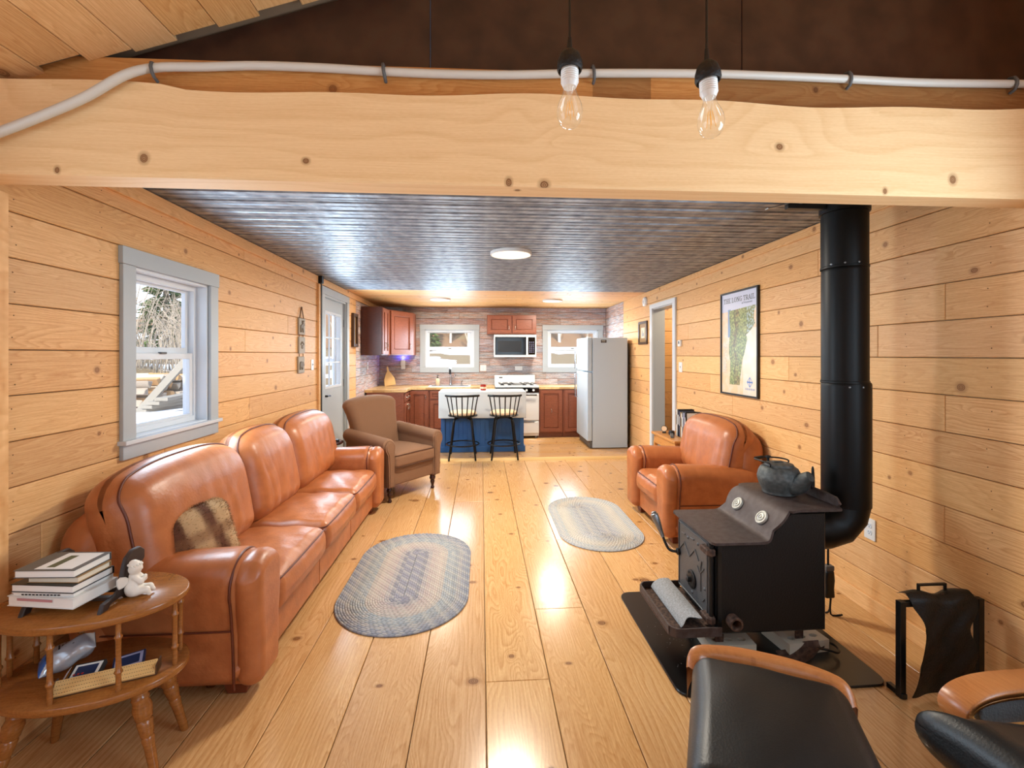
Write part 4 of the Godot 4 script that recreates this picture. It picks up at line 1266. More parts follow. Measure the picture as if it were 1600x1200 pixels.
# ---------------------------------------------------------------- leather seating
# faces +z of its own frame, x along the back, origin on the floor under its middle
func leather_seat(o: Node3D, seats: int, sw: float, aw: float, dep: float, back_h: float, g: RandomNumberGenerator):
	var w := seats * sw + aw * 2.0
	var b := MB.new()
	b.rbox(T(Vector3(0, 0.165, -0.02)), Vector3(w - 0.10, 0.21, dep - 0.07), 0.02, 3, 4)
	for i in range(1, seats):
		b.rbox(T(Vector3(-seats * sw * 0.5 + i * sw, 0.165, dep * 0.5 - 0.054)), Vector3(0.006, 0.19, 0.004), 0.001)
	obj("base", b, "leather", o)
	# back frame
	b = MB.new()
	b.rbox(T(Vector3(0, 0.48, -dep * 0.5 + 0.115), 0, -0.10), Vector3(w + (0.03 if seats > 1 else -0.06), back_h - 0.14, 0.20), 0.095, 5, 8, func(p, h):
		var k: float = p.x / h.x
		if p.y > 0: p.y -= 0.16 * pow(absf(k), 5.0)
		return p)
	obj("back", b, "leather", o)
	for s in [-1, 1]:
		var x: float = s * (w * 0.5 - aw * 0.5)
		b = MB.new()
		var ah := 0.545
		b.rbox(T(Vector3(x, 0.06 + ah * 0.5, 0.0)), Vector3(aw, ah, dep - 0.06), 0.105, 6, 5, func(p, h):
			var t := smoothstep(-0.06, 0.10, p.y)
			p.x *= lerpf(0.86, 1.06, t)
			p.y += 0.014 * (p.z / h.z) * t
			if p.y < -h.y + 0.1: p.x = clampf(p.x * 1.2, -h.x * 0.88, h.x * 0.88)
			return p)
		var arm := obj("arm", b, "leather", o)
		# padded front panel with its piping
		b = MB.new()
		b.rbox(T(Vector3(x, 0.06 + ah * 0.5 + 0.004, dep * 0.5 - 0.045)), Vector3(aw - 0.004, ah + 0.01, 0.12), 0.058, 6, 5, func(p, h):
			var t := smoothstep(-0.06, 0.10, p.y)
			p.x *= lerpf(0.88, 1.07, t)
			if p.y > 0.0:
				var k: float = absf(p.x) / h.x
				p.y -= 0.05 * k * k * smoothstep(0.1, 0.28, p.y)
			return p)
		obj("arm_front", b, "leather", arm)
		var ring_pts := []
		for i in 25:
			var a := -0.35 + (PI + 0.7) * i / 24.0
			ring_pts.append(Vector3(x + cos(a) * (aw * 0.5 + 0.012), 0.475 + sin(a) * 0.139, dep * 0.5 - 0.098))
		ring_pts.push_front(Vector3(x + aw * 0.475, 0.30, dep * 0.5 - 0.095)); ring_pts.push_front(Vector3(x + aw * 0.455, 0.07, dep * 0.5 - 0.09))
		ring_pts.append(Vector3(x - aw * 0.475, 0.30, dep * 0.5 - 0.095)); ring_pts.append(Vector3(x - aw * 0.455, 0.07, dep * 0.5 - 0.09))
		b = MB.new(); b.tube(smooth_path(ring_pts, 3), 0.0055, 6)
		obj("piping", b, "leather_piping", arm)
		b = MB.new()   # seam where the roll meets the side
		b.tube([Vector3(x + s * (aw * 0.5 + 0.0), 0.325, -dep * 0.5 + 0.1), Vector3(x + s * (aw * 0.5 - 0.006), 0.32, 0.0), Vector3(x + s * (aw * 0.5 - 0.006), 0.32, dep * 0.5 - 0.1)], 0.004, 5)
		obj("seam", b, "leather_piping", arm)
	for i in seats:
		var x := -seats * sw * 0.5 + (i + 0.5) * sw
		var ph := g.randf() * 6.0
		b = MB.new()
		b.rbox(T(Vector3(x, 0.335, 0.10)), Vector3(sw - 0.006, 0.19, dep - 0.21), 0.06, 6, 14, func(p, h):
			var kx: float = 1.0 - pow(absf(p.x / h.x), 2.5)
			var kz: float = 1.0 - pow(absf(p.z / h.z), 3.0)
			if p.y > 0.0:
				p.y += 0.035 * kx * kz
				p.y += 0.0055 * sin(p.x * 60.0 + ph + 9.0 * p.z) * smoothstep(0.25, 0.95, p.z / h.z) * kx
				p.y += 0.0035 * sin(p.x * 23.0 + p.z * 31.0 + ph)
			if p.z > h.z * 0.6: p.z += 0.022 * kx * (1.0 - absf(p.y / h.y))
			return p)
		var c := obj("seat_cushion", b, "leather", o)
		b = MB.new()
		var z := 0.10 + (dep - 0.21) * 0.5
		b.tube(smooth_path([Vector3(x - sw * 0.485, 0.40, z - 0.10), Vector3(x - sw * 0.47, 0.402, z - 0.03), Vector3(x - sw * 0.40, 0.412, z - 0.006), Vector3(x, 0.422, z + 0.005), Vector3(x + sw * 0.40, 0.412, z - 0.006), Vector3(x + sw * 0.47, 0.402, z - 0.03), Vector3(x + sw * 0.485, 0.40, z - 0.10)], 5), 0.0042, 6)
		b.tube([Vector3(x - sw * 0.45, 0.272, z - 0.02), Vector3(x, 0.275, z + 0.002), Vector3(x + sw * 0.45, 0.272, z - 0.02)], 0.004, 6)
		obj("piping", b, "leather_piping", c)
		# back cushion, leaning, its front gathered into soft upright folds
		b = MB.new()
		var bw := sw - 0.012 + (aw * 1.5 if seats == 1 else (0.0 if i > 0 and i < seats - 1 else aw * 1.02))
		var bx := x + (0.0 if seats == 1 or (i > 0 and i < seats - 1) else (-1 if i == 0 else 1) * aw * 0.51)
		var bh := back_h - 0.405
		var tilt := T(Vector3(bx, 0.40 + bh * 0.5, -dep * 0.5 + (0.19 if seats == 1 else 0.225)), 0, -0.20)
		var puff := func(p, h):
			var kx: float = absf(p.x / h.x)
			var ky: float = p.y / h.y
			if ky > 0.0: p.y -= 0.075 * pow(kx, 3.0) * ky
			if p.z > 0.0:
				var m := (1.0 - pow(kx, 3.0)) * (1.0 - pow(absf(ky), 4.0))
				p.z += 0.035 * m - 0.03 * smoothstep(0.3, 1.0, ky)
				# soft upright gathers, strongest low down, and a few sharper creases
				var wav := sin(p.x * 47.0 + ph * 3.0 + 1.6 * sin(p.y * 8.0 + ph)) * 0.5 + sin(p.x * 27.0 - ph + p.y * 6.0) * 0.5
				var cr := pow(absf(sin(p.x * 33.0 + ph + 2.2 * p.y + 0.7 * sin(p.y * 13.0))), 14.0)
				var low := smoothstep(1.0, -0.6, ky)
				p.z += (0.0065 * wav * low - 0.007 * cr * (0.25 + 0.75 * low) * (0.4 + 0.6 * sin(p.x * 9.0 + ph * 2.0))) * m
				p.z += 0.005 * sin(p.y * 42.0 + p.x * 55.0 + ph) * m * smoothstep(-0.45, -0.95, ky)
			return p
		b.rbox(tilt, Vector3(bw, bh, 0.25), 0.105, 7, 36, puff)
		c = obj("back_cushion", b, "leather", o)
		b = MB.new()
		var pp := []
		var hx := bw * 0.5
		var hy := bh * 0.5
		var rim := []   # centre and direction once round the front face, from one lower corner to the other
		var ix := hx - 0.105
		var iy := hy - 0.105
		for q in 9: rim.append([Vector2(-ix, lerpf(-iy, iy, q / 8.0)), Vector2(-1, 0)])
		for q in range(1, 8): rim.append([Vector2(-ix, iy), Vector2(-cos(q * PI / 16.0), sin(q * PI / 16.0))])
		for q in 15: rim.append([Vector2(lerpf(-ix, ix, q / 14.0), iy), Vector2(0, 1)])
		for q in range(1, 8): rim.append([Vector2(ix, iy), Vector2(sin(q * PI / 16.0), cos(q * PI / 16.0))])
		for q in 9: rim.append([Vector2(ix, lerpf(iy, -iy, q / 8.0)), Vector2(1, 0)])
		for e in rim:
			var d: Vector2 = e[1]
			var pt := Vector3(e[0].x, e[0].y, 0.02) + Vector3(d.x * 0.86, d.y * 0.86, 0.5) * 0.1075
			pp.append(tilt * puff.call(pt, Vector3(hx, hy, 0.125)))
		b.tube(smooth_path(pp, 2), 0.0055, 6)
		obj("piping", b, "leather_piping", c)
	for sx in [-1, 1]:
		for sz in [-1, 1]:
			b = MB.new()
			b.rbox(T(Vector3(sx * (w * 0.5 - 0.13), 0.034, sz * (dep * 0.5 - 0.12))), Vector3(0.11, 0.068, 0.11), 0.008, 2, 1, func(p, h): return Vector3(p.x * (0.88 + 0.12 * p.y / h.y), p.y, p.z * (0.88 + 0.12 * p.y / h.y)))
			obj("foot", b, "leather_foot", o)

func build_sofa_group():
	var g := RandomNumberGenerator.new(); g.seed = 5
	var o := thing("leather_sofa", "three-seat tan leather sofa against the left wall under the window", "sofa", T(Vector3(-1.345, 0, -3.23), PI / 2))
	leather_seat(o, 3, 0.675, 0.245, 0.80, 1.0, g)
	# furry cushion in the near corner
	var p := thing("fur_cushion", "fuzzy brown and beige striped fur cushion on the sofa", "cushion", Transform3D(Basis.from_euler(Vector3(-0.28, 1.15, 0.10)), Vector3(-1.32, 0.605, -2.25)))
	var b := MB.new()
	var shade := func(q: Vector3) -> Color:
		var a := sin(q.x * 42.0 + sin(q.y * 16.0) * 0.6)
		var c := sin(q.y * 36.0 + 0.8)
		var k := Color(0.46, 0.30, 0.155).lerp(Color(0.12, 0.045, 0.02), smoothstep(0.0, 0.7, a))
		return k.lerp(Color(0.20, 0.09, 0.04), smoothstep(0.35, 0.9, c) * 0.7)
	b.rbox(Transform3D(), Vector3(0.31, 0.31, 0.13), 0.062, 5, 10, func(q, h): q.z *= 0.55 + 0.45 * (1.0 - pow(absf(q.x / h.x), 3.0)) * (1.0 - pow(absf(q.y / h.y), 3.0)); return q)
	for i in b.v.size(): b.c[i] = shade.call(b.v[i])
	obj("cover", b, "fur", p)
	var f := MB.new()
	for i in 7000:
		var k := g.randi_range(0, b.v.size() / 3 - 1) * 3
		var t := g.randi_range(0, b.ix.size() / 3 - 1) * 3
		var r1 := g.randf()
		var r2 := g.randf() * (1.0 - r1)
		var q := b.v[b.ix[t]] * (1.0 - r1 - r2) + b.v[b.ix[t + 1]] * r1 + b.v[b.ix[t + 2]] * r2
		var n := b.n[b.ix[t]]
		var e := Vector3(g.randf_range(-1, 1), g.randf_range(-1, 0.4), g.randf_range(-1, 1)) * 0.6
		var l := g.randf_range(0.008, 0.018)
		var sd := n.cross(e).normalized() * 0.0011
		f.col = shade.call(q) * g.randf_range(0.8, 1.35)
		f.tri(q - sd, q + sd, q + (n + e).normalized() * l)
	var fo := obj("pile", f, "fur", p); fo.set_meta("kind", "stuff")
	# dark little table between sofa and fabric armchair, a few shiny things on it
	var t := thing("end_table", "small dark round table between the leather sofa and the fabric armchair", "table", T(Vector3(-1.575, 0, -4.715)))
	b = MB.new(); b.lathe([Vector2(0, 0.575), Vector2(0.165, 0.575), Vector2(0.175, 0.585), Vector2(0.175, 0.592), Vector2(0.165, 0.60), Vector2(0, 0.60)], 28); obj("tabletop", b, "mahogany", t)
	b = MB.new(); b.lathe([Vector2(0.03, 0.10), Vector2(0.045, 0.2), Vector2(0.02, 0.3), Vector2(0.03, 0.45), Vector2(0.06, 0.576)], 14); obj("pedestal", b, "mahogany", t)
	for k in 3:
		var a := TAU * k / 3.0
		b = MB.new(); b.tube(smooth_path([Vector3(cos(a) * 0.02, 0.16, sin(a) * 0.02), Vector3(cos(a) * 0.1, 0.12, sin(a) * 0.1), Vector3(cos(a) * 0.15, 0.015, sin(a) * 0.15)], 4), [0.022, 0.022, 0.02, 0.02, 0.018, 0.018, 0.016, 0.015, 0.014], 8); obj("leg", b, "mahogany", t)
	b = MB.new(); b.lathe([Vector2(0, 0.0), Vector2(0.035, 0.0), Vector2(0.06, 0.012), Vector2(0.075, 0.03), Vector2(0.072, 0.03), Vector2(0.056, 0.014), Vector2(0, 0.005)], 20)
	var ds := obj("dish", b, "chrome", null, T(Vector3(-1.63, 0.601, -4.75))); tag(ds, "small shiny metal dish on the dark round table", "dish")
	b = MB.new(); b.box(Vector3(0, 0.012, 0), Vector3(0.16, 0.024, 0.05), 0.006)
	ds = obj("remote_control", b, "black_plastic", null, T(Vector3(-1.51, 0.601, -4.68), 0.5)); tag(ds, "black remote control lying on the dark round table", "remote")

# ---------------------------------------------------------------- two-tier oval table with its load
func build_left_table():
	var c := Vector3(-1.400, 0, -1.750)
	var o := thing("oval_table", "two-tier oval brown side table with ringed spindles and turned legs", "table", T(c, 0.10))
	var A := 0.30
	var Bz := 0.192
	for k in 2:
		var y := 0.575 if k == 0 else 0.312
		var b := MB.new()
		b.lathe([Vector2(0, 0), Vector2(0.985, 0), Vector2(0.995, 0.004), Vector2(1.0, 0.010), Vector2(1.0, 0.016), Vector2(0.995, 0.022), Vector2(0.982, 0.025), Vector2(0, 0.025)], 64, T(Vector3(0, y, 0)), A, Bz)
		obj("tabletop" if k == 0 else "shelf", b, "oak", o)
	for a in [0.10, 0.95, 1.65, 2.85, 3.2, -0.45, -2.1, -2.65]:
		var p := Vector3(cos(a) * (A - 0.028), 0, sin(a) * (Bz - 0.026))
		var b := MB.new()
		b.lathe([Vector2(0.0075, 0.336), Vector2(0.0085, 0.35), Vector2(0.0078, 0.385), Vector2(0.0085, 0.396), Vector2(0.0122, 0.401), Vector2(0.0122, 0.405), Vector2(0.0085, 0.410), Vector2(0.0078, 0.45), Vector2(0.0085, 0.515), Vector2(0.0122, 0.520), Vector2(0.0122, 0.524), Vector2(0.0085, 0.529), Vector2(0.0078, 0.56), Vector2(0.008, 0.577)], 12, T(p))
		obj("spindle", b, "oak", o)
	for a in [0.55, 1.25, 2.45, -0.6, -2.4]:
		if a == 1.25: continue
		var p := Vector3(cos(a) * 0.21, 0.313, sin(a) * 0.135)
		var q := Vector3(cos(a) * 0.295, 0.0, sin(a) * 0.19)
		var y := (p - q).normalized()
		var x := y.cross(Vector3(0, 0, 1)).normalized()
		var b := MB.new()
		var L := p.distance_to(q)
		b.lathe([Vector2(0.0, 0.0), Vector2(0.012, 0.0), Vector2(0.014, 0.01), Vector2(0.017, L * 0.35), Vector2(0.020, L * 0.42), Vector2(0.017, L * 0.44), Vector2(0.020, L * 0.46), Vector2(0.025, L * 0.6), Vector2(0.021, L * 0.62), Vector2(0.026, L * 0.64), Vector2(0.030, L * 0.75), Vector2(0.024, L * 0.82), Vector2(0.028, L * 0.85), Vector2(0.024, L * 0.88), Vector2(0.031, L * 1.0)], 16, Transform3D(Basis(x, y, x.cross(y)), q))
		obj("leg", b, "oak", o)
	# book rack: dark wood, scrolled ends
	var ty := 0.60
	var r := thing("book_rack", "dark wooden book rack with scrolled ends on the oval table", "book rack", T(Vector3(-1.435, ty, -1.715), 0.0))
	var scroll := PackedVector2Array([Vector2(-0.06, 0), Vector2(-0.035, 0), Vector2(-0.028, 0.013), Vector2(0.015, 0.016), Vector2(0.028, 0), Vector2(0.055, 0), Vector2(0.058, 0.03), Vector2(0.050, 0.052), Vector2(0.054, 0.072), Vector2(0.078, 0.086), Vector2(0.096, 0.108), Vector2(0.096, 0.138), Vector2(0.078, 0.158), Vector2(0.050, 0.160), Vector2(0.028, 0.142), Vector2(0.018, 0.11), Vector2(0.010, 0.075), Vector2(0.006, 0.045), Vector2(-0.012, 0.032), Vector2(-0.05, 0.028)])
	for i in scroll.size(): scroll[i].x = scroll[i].x * 1.3 - 0.01
	for s in [-1, 1]:
		var b := MB.new()
		b.prism(scroll, 0.016, Transform3D(Basis(Vector3.UP, PI / 2), Vector3(s * 0.125 + 0.02, 0, 0)), 0.003)
		obj("end_piece", b, "worn_wood", r)
	for z in [-0.03, 0.03]:
		var b := MB.new(); b.box(Vector3(0.02, 0.028, z), Vector3(0.245, 0.014, 0.018), 0.003); obj("rail", b, "worn_wood", r)
	# books lying on it, bottom first
	var y := ty + 0.036
	var list := [
		[0.245, 0.155, 0.034, "cover_white", "paper_white", -0.16, "large glossy white book at the bottom of the stack"],
		[0.215, 0.145, 0.013, "cover_white", "paper_white", -0.10, "thin white booklet second from the bottom of the stack"],
		[0.220, 0.150, 0.026, "cover_dark", "paper_white", -0.12, "black-covered book in the middle of the stack"],
		[0.175, 0.125, 0.021, "cover_tan", "paper", -0.08, "tan paperback with yellowed pages under the top book"],
		[0.200, 0.145, 0.026, "cover_grey", "paper_white", -0.05, "grey book with a pale picture cover on top of the stack"]]
	for k in list:
		var bk := book(k[0], k[1], k[2], k[3], k[4], T(Vector3(-1.455 + (0.02 if k[0] < 0.2 else 0.0), y, -1.695), k[5]), k[6], "books stacked in the dark rack")
		if k[3] == "cover_grey":
			var b := MB.new(); b.box(Vector3(0.02, k[2] + 0.0002, 0), Vector3(0.125, 0.0008, 0.125), 0.0002); obj("cover_picture", b, "cover_white", bk)
			b = MB.new(); b.box(Vector3(0.0, k[2] + 0.0006, 0.005), Vector3(0.028, 0.0008, 0.09), 0.0002); obj("cover_picture", b, "cover_olive", bk)
		if k[2] == 0.034:
			var b := MB.new(); b.box(Vector3(-0.02, 0.024, k[1] * 0.5), Vector3(0.13, 0.008, 0.001), 0.0002); obj("spine_picture", b, "cover_pink", bk)
		if k[2] == 0.013:
			for i in 11:
				var b := MB.new(); b.box(Vector3(-0.07 + i * 0.0125, 0.006, k[1] * 0.5), Vector3(0.008, 0.004, 0.001), 0.0002); obj("lettering", b, "ink", bk)
		y += k[2] + 0.0005
	# white cherub figurine
	var fig := thing("cherub_figurine", "small white sitting cherub figurine with wings on the oval table", "figurine", T(Vector3(-1.262, ty + 0.004, -1.745), 0.35))
	var b := MB.new()
	var bones := [[Vector3(0, 0.022, 0), Vector3(0, 0.030, 0.004), 0.026, 0.026], [Vector3(0, 0.03, 0), Vector3(0.004, 0.072, 0.0), 0.024, 0.018], [Vector3(0.006, 0.098, 0.006), Vector3(0.008, 0.104, 0.008), 0.0205, 0.0205], [Vector3(0.004, 0.08, 0), Vector3(0.006, 0.09, 0.004), 0.010, 0.010],
		[Vector3(0.01, 0.018, 0.014), Vector3(0.042, 0.022, 0.020), 0.016, 0.011], [Vector3(0.042, 0.022, 0.020), Vector3(0.052, 0.007, 0.022), 0.010, 0.007], [Vector3(0.01, 0.018, -0.014), Vector3(0.044, 0.020, -0.012), 0.016, 0.011], [Vector3(0.044, 0.020, -0.012), Vector3(0.056, 0.008, -0.010), 0.010, 0.007],
		[Vector3(0.008, 0.070, 0.016), Vector3(0.026, 0.052, 0.018), 0.009, 0.008], [Vector3(0.026, 0.052, 0.018), Vector3(0.034, 0.064, 0.006), 0.008, 0.006], [Vector3(0.008, 0.070, -0.016), Vector3(0.028, 0.052, -0.012), 0.009, 0.008], [Vector3(0.028, 0.052, -0.012), Vector3(0.034, 0.066, 0.0), 0.008, 0.006],
		[Vector3(0.024, 0.100, 0.010), Vector3(0.027, 0.099, 0.011), 0.004, 0.003], [Vector3(0.0, 0.118, 0.006), Vector3(0.004, 0.119, 0.008), 0.013, 0.013]]
	nets(b, bones, AABB(Vector3(-0.035, -0.004, -0.04), Vector3(0.105, 0.145, 0.08)), 0.0028, 0.006)
	obj("body", b, "porcelain", fig)
	b = MB.new()
	for i in 14:
		var a := TAU * i / 14.0
		b.lathe([Vector2(0, -0.005), Vector2(0.004, -0.003), Vector2(0.0052, 0.0), Vector2(0.004, 0.003), Vector2(0, 0.005)], 6, T(Vector3(0.006 + cos(a) * 0.0185, 0.1145 + 0.002 * sin(a * 3.0), 0.006 + sin(a) * 0.0185)))
	obj("hair_wreath", b, "porcelain", fig)
	for s in [-1, 1]:
		b = MB.new()
		b.prism(PackedVector2Array([Vector2(0, 0.0), Vector2(-0.014, -0.012), Vector2(-0.028, -0.016), Vector2(-0.034, 0.002), Vector2(-0.034, 0.020), Vector2(-0.024, 0.028), Vector2(-0.008, 0.024), Vector2(0.0, 0.016)]), 0.008, Transform3D(Basis(Vector3.UP, s * 0.5), Vector3(-0.012, 0.052, s * 0.010)), 0.003)
		obj("wing", b, "porcelain", fig)
	# on the lower shelf: a snack bag, a cribbage board, two card boxes
	var sy := 0.337
	var bag := thing("snack_bag", "crumpled silver and blue foil snack bag on the lower shelf", "bag", Transform3D(Basis.from_euler(Vector3(0.0, 0.7, 0.30)), Vector3(-1.485, sy + 0.064, -1.745)))
	b = MB.new()
	b.grid(24, 18, func(u, v):
		var x := lerpf(-0.075, 0.075, v)
		var a: float = u * TAU
		var k := 1.0 - pow(absf(x / 0.075), 4.0)
		return Vector3(x, cos(a) * (0.004 + 0.036 * k) + 0.004 * sin(a * 5.0 + x * 70.0) * k, sin(a) * (0.058 - 0.012 * k) + 0.004 * sin(x * 90.0 + a)), true)
	obj("pouch", b, "white_foil", bag)
	b = MB.new()
	b.grid(24, 6, func(u, v):
		var x := lerpf(-0.077, -0.050, v)
		var a: float = u * TAU
		var k := 1.0 - pow(absf(x / 0.08), 4.0)
		return Vector3(x, cos(a) * (0.0055 + 0.036 * k), sin(a) * (0.0595 - 0.012 * k)), true)
	obj("blue_band", b, "blue_foil", bag)
	for i in 5:
		b = MB.new(); b.box(Vector3(-0.012 + i * 0.009, 0.041 - 0.0012 * i, 0.005), Vector3(0.005, 0.002, 0.028 - (i % 2) * 0.01), 0.0005); obj("lettering", b, "ink", bag)
	var cb := thing("cribbage_board", "long pale wooden cribbage board box on the lower shelf", "board", Transform3D(Basis.from_euler(Vector3(0.0, 0.36, 0.0)), Vector3(-1.300, sy + 0.001, -1.680)))
	b = MB.new(); b.box(Vector3(0, 0.006, 0), Vector3(0.29, 0.012, 0.06), 0.002); b.box(Vector3(-0.143, 0.018, 0), Vector3(0.005, 0.034, 0.06), 0.001); b.box(Vector3(0.143, 0.018, 0), Vector3(0.005, 0.034, 0.06), 0.001); obj("case", b, "frame_wood", cb)
	b = MB.new(); b.rbox(T(Vector3(0, 0.022, 0.012), 0, 0.6), Vector3(0.28, 0.010, 0.05), 0.002); var top := obj("peg_face", b, "block_light", cb)
	b = MB.new()
	for r2 in 4:
		for i in 40:
			var pt := T(Vector3(0, 0.022, 0.012), 0, 0.6) * Vector3(-0.132 + i * 0.0068, 0.0052, -0.018 + r2 * 0.012)
			b.box(pt, Vector3(0.002, 0.0012, 0.002), 0.0003)
	var pegs := obj("peg_holes", b, "ink", top); pegs.set_meta("kind", "stuff")
	for k in [[Vector3(-1.285, sy + 0.006, -1.755), 0.5, "dark blue playing card box leaning behind the cribbage board", "cover_blue"], [Vector3(-1.395, sy + 0.006, -1.712), 0.25, "open card box with white cards showing behind the cribbage board", "cover_white"]]:
		var cd := thing("card_box", k[2], "card box", Transform3D(Basis.from_euler(Vector3(0.35, k[1], 0.05)), k[0] + Vector3(0, 0.012, 0)), "card boxes on the lower shelf")
		b = MB.new(); b.box(Vector3.ZERO, Vector3(0.092, 0.018, 0.062), 0.001); obj("box", b, "cover_blue" if k[3] == "cover_blue" else "ink", cd)
		b = MB.new(); b.box(Vector3(0, 0.0092, 0), Vector3(0.080, 0.001, 0.052), 0.0003); obj("front_print", b, "cover_white" if k[3] == "cover_white" else "cover_lilac", cd)
		b = MB.new(); b.box(Vector3(0, 0.0100, 0), Vector3(0.062, 0.001, 0.036), 0.0003); obj("front_picture", b, "cover_blue", cd)
		if k[3] == "cover_white":
			for i in 3:
				b = MB.new(); b.box(Vector3(-0.03 + i * 0.012, 0.0108, 0.012), Vector3(0.006, 0.001, 0.006), 0.0003); obj("pip", b, "card_red", cd)
			b = MB.new(); b.rbox(T(Vector3(-0.055, 0.010, 0.01), 0, 0, 0.9), Vector3(0.03, 0.001, 0.05), 0.0004); obj("flap", b, "cover_white", cd)

func book(w: float, d: float, h: float, cover: String, page: String, xf: Transform3D, label: String, group: String) -> Node3D:
	var o := thing("book", label, "book", xf, group)
	var b := MB.new()
	b.box(Vector3(0, 0.0012, 0), Vector3(w, 0.0024, d), 0.0006); b.box(Vector3(0, h - 0.0012, 0), Vector3(w, 0.0024, d), 0.0006)
	b.box(Vector3(0, h * 0.5, -d * 0.5 + 0.0015), Vector3(w, h - 0.001, 0.003), 0.0008)
	obj("cover", b, cover, o)
	b = MB.new(); b.box(Vector3(0, h * 0.5, 0.001), Vector3(w - 0.006, h - 0.0046, d - 0.007), 0.0005)
	obj("pages", b, page, o)
	return o

# smooth union of tapered capsules meshed as surface nets
func nets(b: MB, bones: Array, box: AABB, cell: float, k: float):
	var n := Vector3i((box.size / cell).ceil()) + Vector3i.ONE
	var f := PackedFloat32Array(); f.resize(n.x * n.y * n.z); f.fill(1.0)
	for z in n.z:
		for y in n.y:
			for x in n.x:
				var p := box.position + Vector3(x, y, z) * cell
				var d := 1.0
				for q in bones:
					var a: Vector3 = q[0]
					var e: Vector3 = q[1]
					var t := clampf((p - a).dot(e - a) / maxf(1e-9, (e - a).length_squared()), 0, 1)
					var s: float = p.distance_to(a.lerp(e, t)) - lerpf(q[2], q[3], t)
					var h := clampf(0.5 + 0.5 * (d - s) / k, 0, 1)
					d = lerpf(d, s, h) - k * h * (1.0 - h)
				f[(z * n.y + y) * n.x + x] = d
	var id := PackedInt32Array(); id.resize(f.size()); id.fill(-1)
	var s0 := b.v.size()
	var si := b.ix.size()
	for z in n.z - 1:
		for y in n.y - 1:
			for x in n.x - 1:
				var c := Vector3.ZERO
				var m := 0
				var base := (z * n.y + y) * n.x + x
				for e in [[0, 1], [2, 3], [4, 5], [6, 7], [0, 2], [1, 3], [4, 6], [5, 7], [0, 4], [1, 5], [2, 6], [3, 7]]:
					var o0 := Vector3i(e[0] & 1, (e[0] >> 1) & 1, e[0] >> 2)
					var o1 := Vector3i(e[1] & 1, (e[1] >> 1) & 1, e[1] >> 2)
					var a := f[base + (o0.z * n.y + o0.y) * n.x + o0.x]
					var d := f[base + (o1.z * n.y + o1.y) * n.x + o1.x]
					if (a < 0) != (d < 0):
						c += Vector3(o0).lerp(Vector3(o1), a / (a - d)); m += 1
				if m > 0:
					id[base] = b.v.size()
					b.v.append(box.position + (Vector3(x, y, z) + c / m) * cell); b.n.append(Vector3.UP); b.uv.append(Vector2.ZERO); b.c.append(b.col)
	var st := [1, n.x, n.x * n.y]
	for z in range(1, n.z - 1):
		for y in range(1, n.y - 1):
			for x in range(1, n.x - 1):
				var base := (z * n.y + y) * n.x + x
				for ax in 3:
					var a := f[base]
					var d := f[base + st[ax]]
					if (a < 0) == (d < 0): continue
					var u: int = st[(ax + 1) % 3]
					var w: int = st[(ax + 2) % 3]
					var q := [id[base - u - w], id[base - w], id[base], id[base - u]]
					if q.min() < 0: continue
					if a < 0: b.ix.append_array([q[0], q[2], q[1], q[0], q[3], q[2]])
					else: b.ix.append_array([q[0], q[1], q[2], q[0], q[2], q[3]])
	b.weld(s0, si)

